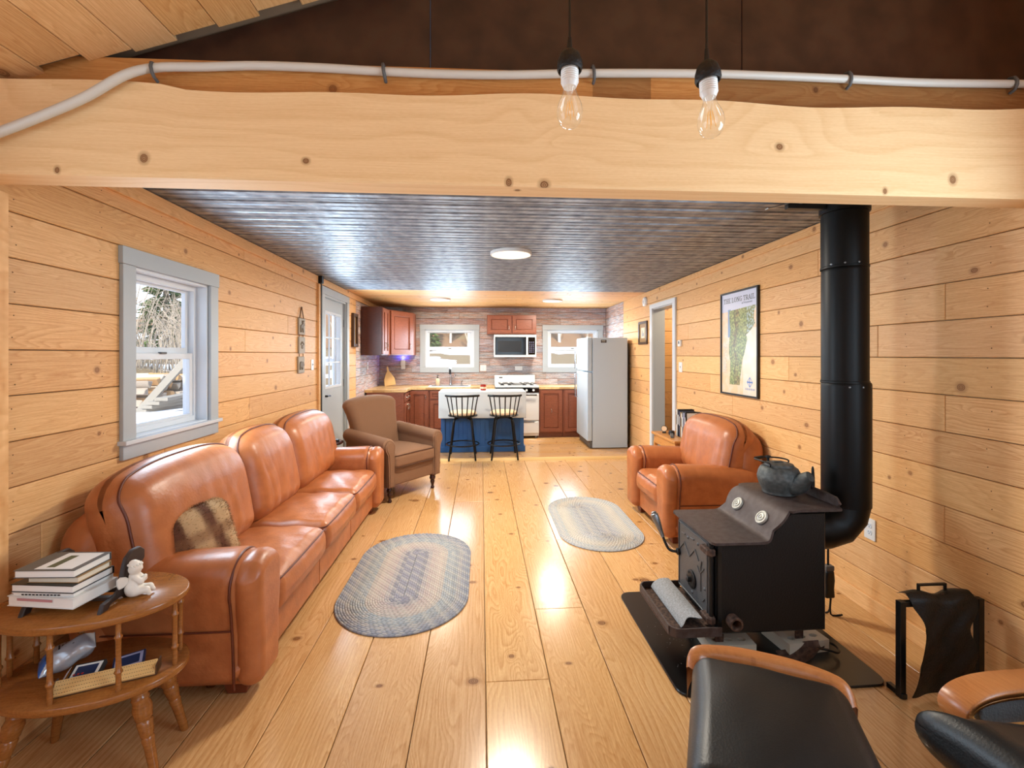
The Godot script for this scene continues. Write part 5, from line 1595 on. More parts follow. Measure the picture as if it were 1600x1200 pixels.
# ---------------------------------------------------------------- brown fabric armchair
func build_fabric_chair():
	var o := thing("fabric_armchair", "brown flecked fabric armchair with rolled arms and turned front legs", "armchair", T(Vector3(-0.965, 0, -5.045), atan2(0.783, 0.62)))
	var b := MB.new()
	b.rbox(T(Vector3(0, 0.26, -0.01)), Vector3(0.60, 0.20, 0.68), 0.02, 3, 3)
	obj("base", b, "brown_cloth", o)
	# back: flared, rolled over at the top
	b = MB.new()
	b.rbox(T(Vector3(0, 0.66, -0.30), 0, -0.16), Vector3(0.62, 0.74, 0.17), 0.075, 6, 14, func(p, h):
		var ky: float = (p.y + h.y) / (2.0 * h.y)
		p.x *= 0.90 + 0.26 * ky * ky * ky
		p.y -= 0.06 * pow(absf(p.x) / 0.36, 2.5) * smoothstep(0.5, 1.0, ky)
		p.z -= 0.05 * ky * ky * ky
		if p.z > 0: p.z += 0.03 * (1.0 - pow(absf(p.x / h.x), 2.0)) * (1.0 - ky * ky)
		return p)
	obj("back", b, "brown_cloth", o)
	for s in [-1, 1]:
		b = MB.new()
		var prof := PackedVector2Array()   # arm section: upright panel with the roll turned outwards
		for q in [[-0.045, 0.16], [0.035, 0.16], [0.042, 0.40], [0.05, 0.50]]: prof.append(Vector2(q[0], q[1]))
		for i in 13:
			var a := -0.35 + (PI + 0.9) * i / 12.0
			prof.append(Vector2(0.018 + cos(a) * 0.072, 0.575 + sin(a) * 0.068))
		prof.append(Vector2(-0.045, 0.50)); prof.append(Vector2(-0.045, 0.35))
		if s < 0:
			for i in prof.size(): prof[i].x = -prof[i].x
		b.prism(prof, 0.66, T(Vector3(s * 0.325, 0, 0.02)), 0.012)
		b.v = lower_back(b.v)
		var arm := obj("arm", b, "brown_cloth", o)
		b = MB.new()
		var fp := PackedVector2Array()
		for p in prof: fp.append(Vector2((p.x - s * 0.01) * 0.74 + s * 0.008, (p.y - 0.4) * 0.94 + 0.39))
		b.prism(fp, 0.03, T(Vector3(s * 0.325, 0, 0.352)), 0.010)
		obj("arm_front", b, "brown_cloth", arm)
		b = MB.new()
		var pp := []
		for p in fp: pp.append(Vector3(s * 0.325 + p.x * 1.05, p.y, 0.358))
		b.tube(pp, 0.0065, 6, false, Vector2.ONE, true)
		obj("piping", b, "brown_cloth", arm)
	b = MB.new()
	b.rbox(T(Vector3(0, 0.405, 0.065)), Vector3(0.565, 0.15, 0.62), 0.05, 5, 10, func(p, h):
		if p.y > 0: p.y += 0.035 * (1.0 - pow(absf(p.x / h.x), 2.5)) * (1.0 - pow(absf(p.z / h.z), 3.0))
		return p)
	var c := obj("seat_cushion", b, "brown_cloth", o)
	b = MB.new()
	b.tube([Vector3(-0.277, 0.462, 0.1), Vector3(-0.272, 0.462, 0.35), Vector3(-0.24, 0.466, 0.369), Vector3(0, 0.47, 0.373), Vector3(0.24, 0.466, 0.369), Vector3(0.272, 0.462, 0.35), Vector3(0.277, 0.462, 0.1)], 0.005, 6)
	b.tube([Vector3(-0.272, 0.35, 0.35), Vector3(-0.24, 0.346, 0.369), Vector3(0, 0.346, 0.373), Vector3(0.24, 0.346, 0.369), Vector3(0.272, 0.35, 0.35)], 0.005, 6)
	obj("piping", b, "brown_cloth_dark", c)
	for s in [-1, 1]:
		b = MB.new()
		b.lathe([Vector2(0, 0), Vector2(0.016, 0.0), Vector2(0.021, 0.012), Vector2(0.017, 0.024), Vector2(0.012, 0.034), Vector2(0.018, 0.055), Vector2(0.026, 0.08), Vector2(0.021, 0.095), Vector2(0.030, 0.105), Vector2(0.034, 0.125), Vector2(0.026, 0.142), Vector2(0.036, 0.15), Vector2(0.036, 0.165)], 18, T(Vector3(s * 0.30, 0, 0.305)))
		obj("leg", b, "mahogany", o)
		b = MB.new(); b.bar(Vector3(s * 0.27, 0.17, -0.29), Vector3(s * 0.27, 0.0, -0.35), 0.035, 0.035, 0.004)
		obj("leg", b, "mahogany", o)

func lower_back(v: PackedVector3Array) -> PackedVector3Array:
	for i in v.size():
		if v[i].y > 0.45: v[i].y += 0.05 * smoothstep(0.1, -0.33, v[i].z)
	return v

# ---------------------------------------------------------------- braided rugs
func build_rugs():
	rug("oval braided rug in blue-grey and beige before the sofa", T(Vector3(-0.472, 0, -3.10)), 0.395, 0.685, [Color(0.21, 0.215, 0.24), Color(0.25, 0.25, 0.27), Color(0.30, 0.285, 0.28), Color(0.26, 0.27, 0.275), Color(0.30, 0.31, 0.31), Color(0.29, 0.305, 0.31), Color(0.38, 0.33, 0.29), Color(0.42, 0.35, 0.30), Color(0.40, 0.33, 0.29), Color(0.38, 0.31, 0.28), Color(0.33, 0.29, 0.28), Color(0.22, 0.21, 0.23), Color(0.24, 0.23, 0.26), Color(0.24, 0.23, 0.26)])
	rug("paler oval braided rug before the leather armchair", T(Vector3(0.985, 0, -4.0)), 0.345, 0.65, [Color(0.34, 0.35, 0.36), Color(0.40, 0.39, 0.37), Color(0.36, 0.37, 0.37), Color(0.43, 0.40, 0.35), Color(0.46, 0.42, 0.36), Color(0.44, 0.41, 0.36), Color(0.40, 0.38, 0.35), Color(0.36, 0.36, 0.36), Color(0.34, 0.34, 0.35), Color(0.30, 0.30, 0.31), Color(0.36, 0.34, 0.32), Color(0.30, 0.30, 0.31), Color(0.29, 0.29, 0.3)])

func rug(label: String, at: Transform3D, hw: float, hl: float, cols: Array):
	var o := thing("braided_rug", label, "rug", at, "oval braided rugs")
	var straight := hl - hw
	var n := cols.size()
	var pitch := hw / (n + 0.1)
	for k in n:
		var r := hw - pitch * (k + 0.5)
		var per := TAU * r + 4.0 * straight
		var lobes := int(per / 0.030)
		var steps := lobes * 4
		var b := MB.new()
		var base: Color = cols[k]
		for lane in [-1, 1]:
			var s0 := b.v.size()
			for i in steps:
				var d := per * i / steps
				var p: Vector3
				var nn: Vector3
				# round the stadium
				var arc := PI * r
				if d < 2.0 * straight: p = Vector3(r, 0, -straight + d); nn = Vector3(1, 0, 0)
				elif d < 2.0 * straight + arc:
					var a := (d - 2.0 * straight) / r
					nn = Vector3(cos(a), 0, sin(a)); p = Vector3(0, 0, straight) + nn * r
				elif d < 4.0 * straight + arc: p = Vector3(-r, 0, straight - (d - 2.0 * straight - arc)); nn = Vector3(-1, 0, 0)
				else:
					var a := PI + (d - 4.0 * straight - arc) / r
					nn = Vector3(cos(a), 0, sin(a)); p = Vector3(0, 0, -straight) + nn * r
				var t := fposmod(float(i) / 4.0 + (0.5 if lane > 0 else 0.0), 1.0)
				var bump := sin(t * PI)
				var mixc := base * (0.72 + 0.5 * bump)
				if (int(float(i) / 4.0 + (0.5 if lane > 0 else 0.0)) + lane + k) % 3 == 0: mixc = mixc.lerp(Color(0.50, 0.45, 0.38), 0.40)
				var lo: Vector3 = nn * (lane * pitch * 0.25)
				for j in 5:
					var a := PI * j / 4.0
					b.v.append(p + lo + nn * cos(a) * pitch * 0.27 + Vector3(0, 0.003 + sin(a) * (0.005 + 0.005 * bump), 0))
					b.n.append((nn * cos(a) + Vector3(0, sin(a), 0)).normalized()); b.uv.append(Vector2.ZERO); b.c.append(mixc)
			for i in steps:
				for j in 4:
					var a := s0 + i * 5 + j
					var e := s0 + ((i + 1) % steps) * 5 + j
					b.ix.append_array([a, a + 1, e, e, a + 1, e + 1])
			b.weld(s0, 0 if lane < 0 else b.ix.size() - steps * 4 * 6)
		obj("braid_ring", b, "braid", o)
	var u := MB.new()
	var poly := PackedVector2Array()
	for i in 48:
		var a := TAU * i / 48.0
		poly.append(Vector2(cos(a) * (hw - 0.006), sin(a) * (hw - 0.006) + (straight if sin(a) > 0 else -straight)))
	u.prism(poly, 0.003, Transform3D(Basis(Vector3.RIGHT, -PI / 2), Vector3(0, 0.002, 0)))
	obj("backing", u, "slate", o)

# ---------------------------------------------------------------- leather armchair with its side table
func build_right_chair():
	var g := RandomNumberGenerator.new(); g.seed = 11
	var o := thing("leather_armchair", "tan leather club armchair by the right wall", "armchair", T(Vector3(1.82, 0, -3.86), -PI / 2))
	leather_seat(o, 1, 0.52, 0.225, 0.81, 0.96, g)
	var t := thing("side_table", "honey wooden side table with books behind the leather armchair", "table", T(Vector3(2.08, 0, -4.70)))
	var b := MB.new(); b.box(Vector3(0, 0.607, 0), Vector3(0.34, 0.026, 0.62), 0.004); obj("tabletop", b, "honey", t)
	b = MB.new(); b.box(Vector3(0, 0.545, 0), Vector3(0.30, 0.09, 0.56), 0.003); obj("apron", b, "honey", t)
	for sx in [-1, 1]:
		for sz in [-1, 1]:
			b = MB.new(); b.bar(Vector3(sx * 0.135, 0.52, sz * 0.27), Vector3(sx * 0.135, 0, sz * 0.27), 0.035, 0.035); obj("leg", b, "honey", t)
	# books standing in a row along the wall, spines to the room
	var z := -4.47
	var list := [[0.034, 0.275, "cover_dark", "tall black book with a white and red cover nearest the leather armchair"], [0.022, 0.262, "cover_lilac", "pale blue book behind the black one in the row by the armchair"], [0.028, 0.270, "cover_grey", "grey book in the middle of the row on the honey table"], [0.018, 0.252, "cover_white", "thin white book in the row on the honey table"], [0.026, 0.262, "cover_tan", "tan book in the row on the honey table"], [0.024, 0.268, "cover_blue", "dark blue book near the far end of the row"], [0.040, 0.285, "cover_dark", "thick black book towards the far end of the row"], [0.020, 0.282, "cover_white", "white book at the far end of the row on the honey table"], [0.012, 0.255, "cover_tan", "narrow tan booklet last in the row by the doorway"]]
	for k in list:
		var bk := thing("book", k[3], "book", T(Vector3(2.145, 0.62, z - k[0] * 0.5)), "books standing on the honey side table")
		b = MB.new()
		b.box(Vector3(0, k[1] * 0.5, k[0] * 0.5 - 0.0015), Vector3(0.165, k[1], 0.003), 0.001); b.box(Vector3(0, k[1] * 0.5, -k[0] * 0.5 + 0.0015), Vector3(0.165, k[1], 0.003), 0.001)
		b.box(Vector3(-0.0805, k[1] * 0.5, 0), Vector3(0.004, k[1], k[0]), 0.0015)
		obj("cover", b, k[2], bk)
		b = MB.new(); b.box(Vector3(0.002, k[1] * 0.5, 0), Vector3(0.152, k[1] - 0.008, k[0] - 0.006), 0.0005); obj("pages", b, "paper_white", bk)
		b = MB.new(); b.box(Vector3(-0.0828, k[1] * 0.62, 0), Vector3(0.0008, k[1] * 0.36, k[0] * 0.4), 0.0002); obj("lettering", b, "cover_white" if k[2] in ["cover_dark", "cover_blue", "cover_grey"] else "ink", bk)
		if z > -4.48:
			b = MB.new(); b.box(Vector3(0.004, k[1] * 0.5, k[0] * 0.5 + 0.0004), Vector3(0.15, k[1] - 0.02, 0.0008), 0.0002); obj("cover_picture", b, "cover_white", bk)
			b = MB.new(); b.box(Vector3(0.0, k[1] * 0.3, k[0] * 0.5 + 0.0010), Vector3(0.11, 0.09, 0.0008), 0.0002); obj("cover_picture", b, "cover_red", bk)
		z -= k[0] + 0.0015
	var cl := thing("clock", "tiny round cream clock on the honey side table", "clock", T(Vector3(2.0, 0.62, -4.86), -0.6))
	b = MB.new(); b.lathe([Vector2(0, -0.01), Vector2(0.030, -0.01), Vector2(0.034, -0.004), Vector2(0.034, 0.008), Vector2(0.030, 0.012)], 24, Transform3D(Basis(Vector3.RIGHT, PI / 2), Vector3(0, 0.05, 0))); b.box(Vector3(0, 0.008, 0), Vector3(0.04, 0.016, 0.025), 0.003); obj("case", b, "black_plastic", cl)
	b = MB.new(); b.lathe([Vector2(0.029, 0.010), Vector2(0.0, 0.011)], 24, Transform3D(Basis(Vector3.RIGHT, PI / 2), Vector3(0, 0.05, 0.0))); obj("face", b, "cream", cl)
	var st := thing("stapler", "black and grey metal gadget lying before the books", "gadget", T(Vector3(2.0, 0.62, -4.66), 1.2))
	b = MB.new(); b.box(Vector3(0, 0.012, 0), Vector3(0.22, 0.024, 0.035), 0.006); obj("body", b, "slate", st)
	b = MB.new(); b.lathe([Vector2(0, 0), Vector2(0.03, 0.0), Vector2(0.034, 0.02), Vector2(0.028, 0.045), Vector2(0, 0.05)], 14, T(Vector3(0.10, 0, 0.0))); obj("knob", b, "black_plastic", st)

# ---------------------------------------------------------------- wood stove, pipe, kettle, hearth things
func build_stove():
	var b := MB.new()
	b.prism(rrect(0.97, 0.86, 0.06, 6), 0.012, Transform3D(Basis(Vector3.RIGHT, -PI / 2), Vector3(0, 0.006, 0)), 0.003)
	var pad := obj("hearth_pad", b, "hearth", null, T(Vector3(1.335, 0, -2.335), 0.01)); tag(pad, "black hearth pad under the wood stove, sprinkled with ash", "hearth pad")
	var g := RandomNumberGenerator.new(); g.seed = 21
	b = MB.new()
	for i in 90:
		var p := Vector3(g.randf_range(-0.42, -0.22), 0.0125, g.randf_range(-0.2, 0.38))
		if g.randf() < 0.5: p = Vector3(-0.30, 0.0125, 0.05) + Vector3(g.randfn() * 0.05, 0, g.randfn() * 0.1)
		b.lathe([Vector2(g.randf_range(0.001, 0.0035), 0), Vector2(0.0006, 0.0012)], 5, T(p))
	var ash := obj("ash_flecks", b, "ash", pad); ash.set_meta("kind", "stuff")
	# four solid blocks with cores carry the feet
	var q := [[1.225, 2.225, "pale concrete block under the near front foot of the stove"], [1.595, 2.222, "pale concrete block under the near rear foot of the stove"], [1.215, 2.455, "pale concrete block under the far front foot of the stove"], [1.60, 2.45, "pale concrete block under the far rear foot of the stove"]]
	for k in q:
		var o := thing("concrete_block", k[2], "block", T(Vector3(k[0], 0.012, -k[1]), 0.12 if k[0] > 1.4 else -0.03), "concrete blocks under the stove")
		var body := CSGCombiner3D.new(); body.name = "block"; o.add_child(body)
		var bx := CSGBox3D.new(); bx.size = Vector3(0.225, 0.058, 0.19); bx.position.y = 0.029; bx.name = "solid"; body.add_child(bx)
		for s in [-0.062, -0.005, 0.062]:
			var cy := CSGCylinder3D.new(); cy.radius = 0.017; cy.height = 0.2; cy.position = Vector3(s, 0.05, 0.05); cy.scale = Vector3(1.3, 1, 0.8); cy.operation = CSGShape3D.OPERATION_SUBTRACTION; cy.name = "core"; body.add_child(cy, true)
		body.material_override = M["concrete"]
	var o := thing("wood_stove", "black iron wood stove with a stepped top on concrete blocks", "stove", T(Vector3(0, 0, -2.26)))
	# body: side outline, pulled across
	b = MB.new()
	b.prism(PackedVector2Array([Vector2(1.112, 0.165), Vector2(1.642, 0.165), Vector2(1.642, 0.735), Vector2(1.46, 0.735), Vector2(1.40, 0.68), Vector2(1.345, 0.596), Vector2(1.112, 0.596)]), 0.40, Transform3D(), 0.012)
	obj("body", b, "stove_iron", o)
	# stepped top plate with scalloped flanks on the slope
	b = MB.new()
	var path := smooth_path([Vector3(1.068, 0.602, 0), Vector3(1.16, 0.602, 0), Vector3(1.28, 0.602, 0), Vector3(1.335, 0.607, 0), Vector3(1.365, 0.640, 0), Vector3(1.40, 0.690, 0), Vector3(1.435, 0.730, 0), Vector3(1.475, 0.746, 0), Vector3(1.56, 0.747, 0), Vector3(1.66, 0.747, 0), Vector3(1.705, 0.747, 0)], 5)
	var half := func(t: float, x: float) -> float:
		var w := 0.228
		var e := minf((x - 1.068) / 0.02, (1.705 - x) / 0.02)
		if e < 1.0: w -= 0.018 * (1.0 - sqrt(maxf(0.0, 1.0 - (1.0 - e) * (1.0 - e))))
		var s := clampf((x - 1.33) / 0.125, 0.0, 1.0)
		if s > 0.0 and s < 1.0: w -= 0.022 - 0.022 * absf(cos(s * PI * 1.5))
		return w
	for side in [0, 1]:
		b.grid(10, path.size() - 1, func(u, v):
			var i := int(round(v * (path.size() - 1)))
			var p: Vector3 = path[i]
			var tn: Vector3 = (path[mini(i + 1, path.size() - 1)] - path[maxi(i - 1, 0)]).normalized()
			var n := Vector3(-tn.y, tn.x, 0)
			var w: float = half.call(v, p.x)
			return p + n * (0.006 if side == 0 else -0.006) + Vector3(0, 0, lerpf(-w, w, u)), false, false, 1, 1, side == 1)
	for e in [0.0, 1.0]:
		b.grid(1, path.size() - 1, func(u, v):
			var i := int(round(v * (path.size() - 1)))
			var p: Vector3 = path[i]
			var tn: Vector3 = (path[mini(i + 1, path.size() - 1)] - path[maxi(i - 1, 0)]).normalized()
			var n := Vector3(-tn.y, tn.x, 0)
			var w: float = half.call(v, p.x)
			return p + n * lerpf(0.006, -0.006, u) + Vector3(0, 0, -w if e == 0.0 else w), false, false, 1, 1, e == 0.0)
	for e in [0, path.size() - 1]:
		var p: Vector3 = path[e]
		b.quad(p + Vector3(0, -0.006, -0.21), p + Vector3(0, -0.006, 0.21), p + Vector3(0, 0.006, 0.21), p + Vector3(0, 0.006, -0.21))
	obj("top_plate", b, "stove_plate", o)
	for z in [-0.105, 0.105]:   # two pale ringed caps on the slope
		var n := Vector3(-0.81, 0.59, 0).normalized()
		var x := Vector3(0.59, 0.81, 0).normalized()
		var xf := Transform3D(Basis(x, n, x.cross(n)), Vector3(1.386, 0.672, z) + n * 0.006)
		b = MB.new(); b.lathe([Vector2(0.036, 0), Vector2(0.036, 0.006), Vector2(0.033, 0.010), Vector2(0.027, 0.010), Vector2(0.025, 0.0075), Vector2(0.021, 0.0075), Vector2(0.019, 0.011), Vector2(0.012, 0.012), Vector2(0.011, 0.009), Vector2(0.007, 0.009), Vector2(0.006, 0.013), Vector2(0.0, 0.014)], 28, xf)
		obj("cap", b, "cap_metal", o)
	# rear upright flange with its lifter
	b = MB.new()
	b.prism(PackedVector2Array([Vector2(-0.20, 0), Vector2(0.20, 0), Vector2(0.215, 0.018), Vector2(0.19, 0.045), Vector2(0.12, 0.05), Vector2(-0.2, 0.05)]), 0.012, Transform3D(Basis(Vector3(0, 0, 1), Vector3.UP, Vector3(-1, 0, 0)), Vector3(1.70, 0.752, 0.0)), 0.003)
	obj("rear_flange", b, "stove_plate", o)
	b = MB.new(); b.tube(smooth_path([Vector3(1.70, 0.79, 0.03), Vector3(1.70, 0.83, 0.032), Vector3(1.698, 0.87, 0.034), Vector3(1.70, 0.905, 0.03)], 4), [0.012, 0.012, 0.011, 0.011, 0.010, 0.010, 0.010, 0.009, 0.009, 0.008, 0.008, 0.006, 0.003], 8, true, Vector2(1.0, 0.6)); obj("damper_lever", b, "stove_iron", o)
	# the door looks to the left
	var dx := Basis(Vector3(0, 0, 1), Vector3.UP, Vector3(-1, 0, 0))   # local x towards the viewer, z out of the door
	b = MB.new(); b.prism(rrect(0.335, 0.365, 0.012, 3), 0.026, Transform3D(dx, Vector3(1.096, 0.40, -0.012)), 0.004)
	var door := obj("door", b, "stove_door", o)
	b = MB.new()   # cast relief: a border and a winter tree with hills
	var rel := Transform3D(dx, Vector3(1.0815, 0.40, -0.012))
	for e in [[-0.155, -0.17, 0.155, -0.17], [-0.155, 0.17, 0.155, 0.17], [-0.155, -0.17, -0.155, 0.17], [0.155, -0.17, 0.155, 0.17], [0.09, -0.09, 0.09, 0.03], [0.09, 0.0, 0.125, 0.035], [0.09, -0.02, 0.055, 0.02], [0.09, 0.02, 0.10, 0.06], [-0.15, 0.02, -0.09, 0.08], [-0.09, 0.08, -0.03, 0.03], [-0.03, 0.03, 0.03, 0.09], [0.03, 0.09, 0.07, 0.05], [0.11, -0.13, 0.13, -0.11], [-0.12, 0.12, -0.08, 0.125], [-0.02, 0.13, 0.02, 0.135]]:
		b.tube([rel * Vector3(e[0], e[1], 0), rel * Vector3(e[2], e[3], 0)], 0.0035, 5)
	for e in [[-0.05, 0.12], [0.06, 0.13], [0.13, -0.06], [0.0, -0.14], [0.125, 0.12]]:
		b.lathe([Vector2(0.009, 0), Vector2(0.006, 0.004), Vector2(0, 0.005)], 10, rel * Transform3D(Basis(Vector3.RIGHT, PI / 2), Vector3(e[0], e[1], -0.001)))
	obj("relief", b, "stove_door", door)
	var kf := Transform3D(dx * Basis(Vector3.RIGHT, PI / 2), Vector3(1.083, 0.325, -0.015))
	b = MB.new(); b.lathe([Vector2(0.046, 0), Vector2(0.046, 0.007), Vector2(0.042, 0.010), Vector2(0.03, 0.011), Vector2(0.0, 0.011)], 28, kf)
	for i in 6: b.lathe([Vector2(0.007, 0.009), Vector2(0.006, 0.0125), Vector2(0, 0.013)], 8, kf * T(Vector3(cos(TAU * i / 6) * 0.034, 0, sin(TAU * i / 6) * 0.034)))
	obj("draft_knob", b, "stove_iron", door)
	b = MB.new(); b.lathe([Vector2(0.014, 0.010), Vector2(0.014, 0.026), Vector2(0.011, 0.029), Vector2(0.0, 0.029)], 6, kf); obj("knob_bolt", b, "stove_iron", door)
	b = MB.new(); b.tube([Vector3(1.086, 0.215, 0.172), Vector3(1.086, 0.58, 0.172)], 0.009, 10); obj("hinge_rod", b, "stove_iron", door)
	for y in [0.225, 0.545]:
		b = MB.new()
		b.prism(PackedVector2Array([Vector2(-0.055, -0.02), Vector2(0.0, -0.026), Vector2(0.026, -0.016), Vector2(0.034, 0.006), Vector2(0.02, 0.022), Vector2(-0.05, 0.022)]), 0.032, Transform3D(Basis(Vector3(0, 0, 1), Vector3(-1, 0, 0), Vector3.DOWN), Vector3(1.082, y, 0.165)), 0.005)
		obj("hinge", b, "rusty", door)
	# coiled door handle
	b = MB.new()
	b.tube(smooth_path([Vector3(1.086, 0.402, -0.165), Vector3(1.06, 0.400, -0.172), Vector3(1.035, 0.405, -0.19), Vector3(1.018, 0.44, -0.205), Vector3(1.008, 0.475, -0.214)], 5), 0.0075, 8)
	b.lathe([Vector2(0.018, 0), Vector2(0.018, 0.014), Vector2(0.010, 0.018)], 12, Transform3D(dx * Basis(Vector3.RIGHT, PI / 2), Vector3(1.084, 0.402, -0.165)))
	obj("door_handle", b, "stove_iron", door)
	var ha := Vector3(1.010, 0.465, -0.212)
	var hb := Vector3(0.972, 0.590, -0.255)
	var hy := (hb - ha).normalized()
	var hx := hy.cross(Vector3(0, 0, 1)).normalized()
	var pr := []
	for i in 23:
		var t := i / 22.0
		pr.append(Vector2(lerpf(0.011, 0.0215, smoothstep(0.0, 0.8, t)) * (1.0 if t < 0.93 else 0.7) - (0.0016 if i % 2 else 0.0), t * ha.distance_to(hb)))
	pr.append(Vector2(0, ha.distance_to(hb) + 0.004))
	b = MB.new(); b.lathe(pr, 16, Transform3D(Basis(hx, hy, hx.cross(hy)), ha)); obj("coil_grip", b, "galv", door)
	# ash shelf: a rimmed apron with a bent sheet on it
	b = MB.new()
	var sp := rrect(0.26, 0.45, 0.06, 6)
	b.prism(sp, 0.008, Transform3D(Basis(Vector3(1, 0, 0), Vector3(0, 0, -1), Vector3.UP), Vector3(1.0, 0.178, -0.005)))
	obj("ash_shelf", b, "rusty", o)
	var rim := []
	for i in 20: 
		pass
	for p in [Vector2(1.115, -0.228), Vector2(0.925, -0.228), Vector2(0.892, -0.219), Vector2(0.875, -0.195), Vector2(0.872, -0.165), Vector2(0.872, 0.155), Vector2(0.875, 0.188), Vector2(0.892, 0.211), Vector2(0.925, 0.22), Vector2(1.115, 0.22)]:
		rim.append(Vector3(p.x, 0.192, p.y))
	rim = smooth_path(rim, 4)
	b = MB.new()
	for k in 2:
		b.grid(rim.size() - 1, 1, func(u, v):
			var p: Vector3 = rim[int(round(u * (rim.size() - 1)))]
			var c := Vector3(1.02, p.y, clampf(p.z, -0.16, 0.16))
			return p + (c - p).normalized() * (0.008 if k else 0.0) + Vector3(0, lerpf(-0.02, 0.022, v), 0), false, false, 1, 1, k == 1)
	b.grid(rim.size() - 1, 1, func(u, v):
		var p: Vector3 = rim[int(round(u * (rim.size() - 1)))]
		var c := Vector3(1.02, p.y, clampf(p.z, -0.16, 0.16))
		return p + (c - p).normalized() * 0.008 * v + Vector3(0, 0.022, 0))
	obj("shelf_rim", b, "stove_plate", o)
	b = MB.new()
	for k in 2:
		b.grid(12, 8, func(u, v):
			var a := lerpf(0.15, PI * 0.62, u)
			return Vector3(0.985 - cos(a) * 0.075 + 0.03, 0.183 + sin(a) * (0.055 if k == 0 else 0.052), lerpf(-0.21, 0.17, v) + 0.01 * sin(u * 9.0) * v), false, false, 1, 1, k == 0)
	obj("bent_sheet", b, "ash", o)
	b = MB.new()
	b.lathe([Vector2(0.020, 0.0), Vector2(0.020, 0.045), Vector2(0.023, 0.05), Vector2(0.030, 0.05), Vector2(0.032, 0.044), Vector2(0.030, -0.02)], 20, Transform3D(Basis(Vector3.RIGHT, PI / 2), Vector3(1.172, 0.236, 0.195)))
	obj("air_inlet", b, "rusty", o)
	for x in [1.165, 1.575]:
		for z in [0.10, -0.19]:
			b = MB.new(); b.box(Vector3(x, 0.121, z), Vector3(0.04, 0.10, 0.008), 0.001); b.box(Vector3(x + 0.018, 0.121, z - 0.018), Vector3(0.008, 0.10, 0.04), 0.001); obj("leg", b, "rusty", o)
	# flue
	var fp := thing("stove_pipe", "black stovepipe elbowing up from the stove to the ceiling", "stovepipe", T(Vector3(0, 0, -2.26)))
	b = MB.new()
	var segs := [[Vector3(1.66, 0.565, 0), 0.093], [Vector3(1.775, 0.565, 0), 0.093], [Vector3(1.845, 0.590, 0), 0.101], [Vector3(1.89, 0.645, 0), 0.106], [Vector3(1.905, 0.72, 0), 0.109]]
	for i in segs.size() - 1:   # gores
		var d: Vector3 = (segs[i + 1][0] - segs[i][0])
		var e := 0.02 if i > 0 else 0.0
		b.tube([segs[i][0] - d * e, segs[i + 1][0] + d * e], [segs[i][1], segs[i + 1][1]], 28, i == 0)
	b.v.clear(); b.n.clear(); b.uv.clear(); b.c.clear(); b.ix.clear()
	var pts := []
	var rads := []
	for s in segs: pts.append(s[0]); rads.append(s[1])
	b.tube(pts, rads, 32)
	obj("elbow", b, "pipe_black", fp)
	for k in [[0.70, 1.335, 0.110, 1.905], [1.335, 1.93, 0.104, 1.8985], [1.93, 2.42, 0.104, 1.8965]]:
		b = MB.new()
		b.lathe([Vector2(k[2], 0), Vector2(k[2], k[1] - k[0] - 0.02), Vector2(k[2] - 0.001, k[1] - k[0] - 0.006), Vector2(k[2] - 0.004, k[1] - k[0])], 36, T(Vector3(k[3], k[0], 0)))
		obj("section", b, "pipe_black", fp)
		if k[0] > 1.0:
			b = MB.new(); b.lathe([Vector2(k[2] + 0.0005, 0.0), Vector2(k[2] + 0.003, 0.002), Vector2(k[2] + 0.003, 0.012), Vector2(k[2] + 0.0005, 0.014)], 36, T(Vector3(k[3], k[0] - 0.004, 0))); obj("seam_band", b, "pipe_black", fp)
	for a in [-0.55, 0.02, 0.6]:
		b = MB.new(); b.lathe([Vector2(0.005, 0), Vector2(0.005, 0.002), Vector2(0, 0.0035)], 6, Transform3D(Basis(Vector3.UP, a) * Basis(Vector3.RIGHT, PI / 2), Vector3(1.904 + sin(a) * 0.109, 1.315, cos(a) * 0.109))); obj("screw", b, "galv", fp)
		b = MB.new(); b.lathe([Vector2(0.005, 0), Vector2(0.005, 0.002), Vector2(0, 0.0035)], 6, Transform3D(Basis(Vector3.UP, a - 0.7) * Basis(Vector3.RIGHT, PI / 2), Vector3(1.8985 + sin(a - 0.7) * 0.1045, 1.945, cos(a - 0.7) * 0.1045))); obj("screw", b, "galv", fp)
	b = MB.new(); b.lathe([Vector2(0.104, 0), Vector2(0.112, 0.002), Vector2(0.112, 0.12), Vector2(0.104, 0.122)], 36, T(Vector3(1.8965, 2.215, 0))); obj("collar", b, "pipe_black", fp)
	var br := thing("pipe_bracket", "galvanized and black strap bracket under the ceiling by the stovepipe top", "bracket", T(Vector3(1.60, 2.25, -2.26)))
	b = MB.new(); b.rbox(T(Vector3(-0.06, 0.0, 0), 0, 0, 0.25), Vector3(0.14, 0.006, 0.03), 0.002); b.bar(Vector3(-0.02, 0.01, 0), Vector3(-0.02, 0.10, 0), 0.012, 0.012); obj("strap", b, "galv", br)
	b = MB.new(); b.rbox(T(Vector3(0.09, 0.0, 0.0)), Vector3(0.22, 0.03, 0.03), 0.003); b.bar(Vector3(0.04, 0.01, 0.02), Vector3(0.06, 0.10, 0.02), 0.02, 0.02); obj("arm", b, "black_plastic", br)
	# kettle
	var kt := thing("kettle", "old cast iron kettle with a stubby spout on the stove top", "kettle", T(Vector3(1.560, 0.7545, -2.29)))
	b = MB.new()
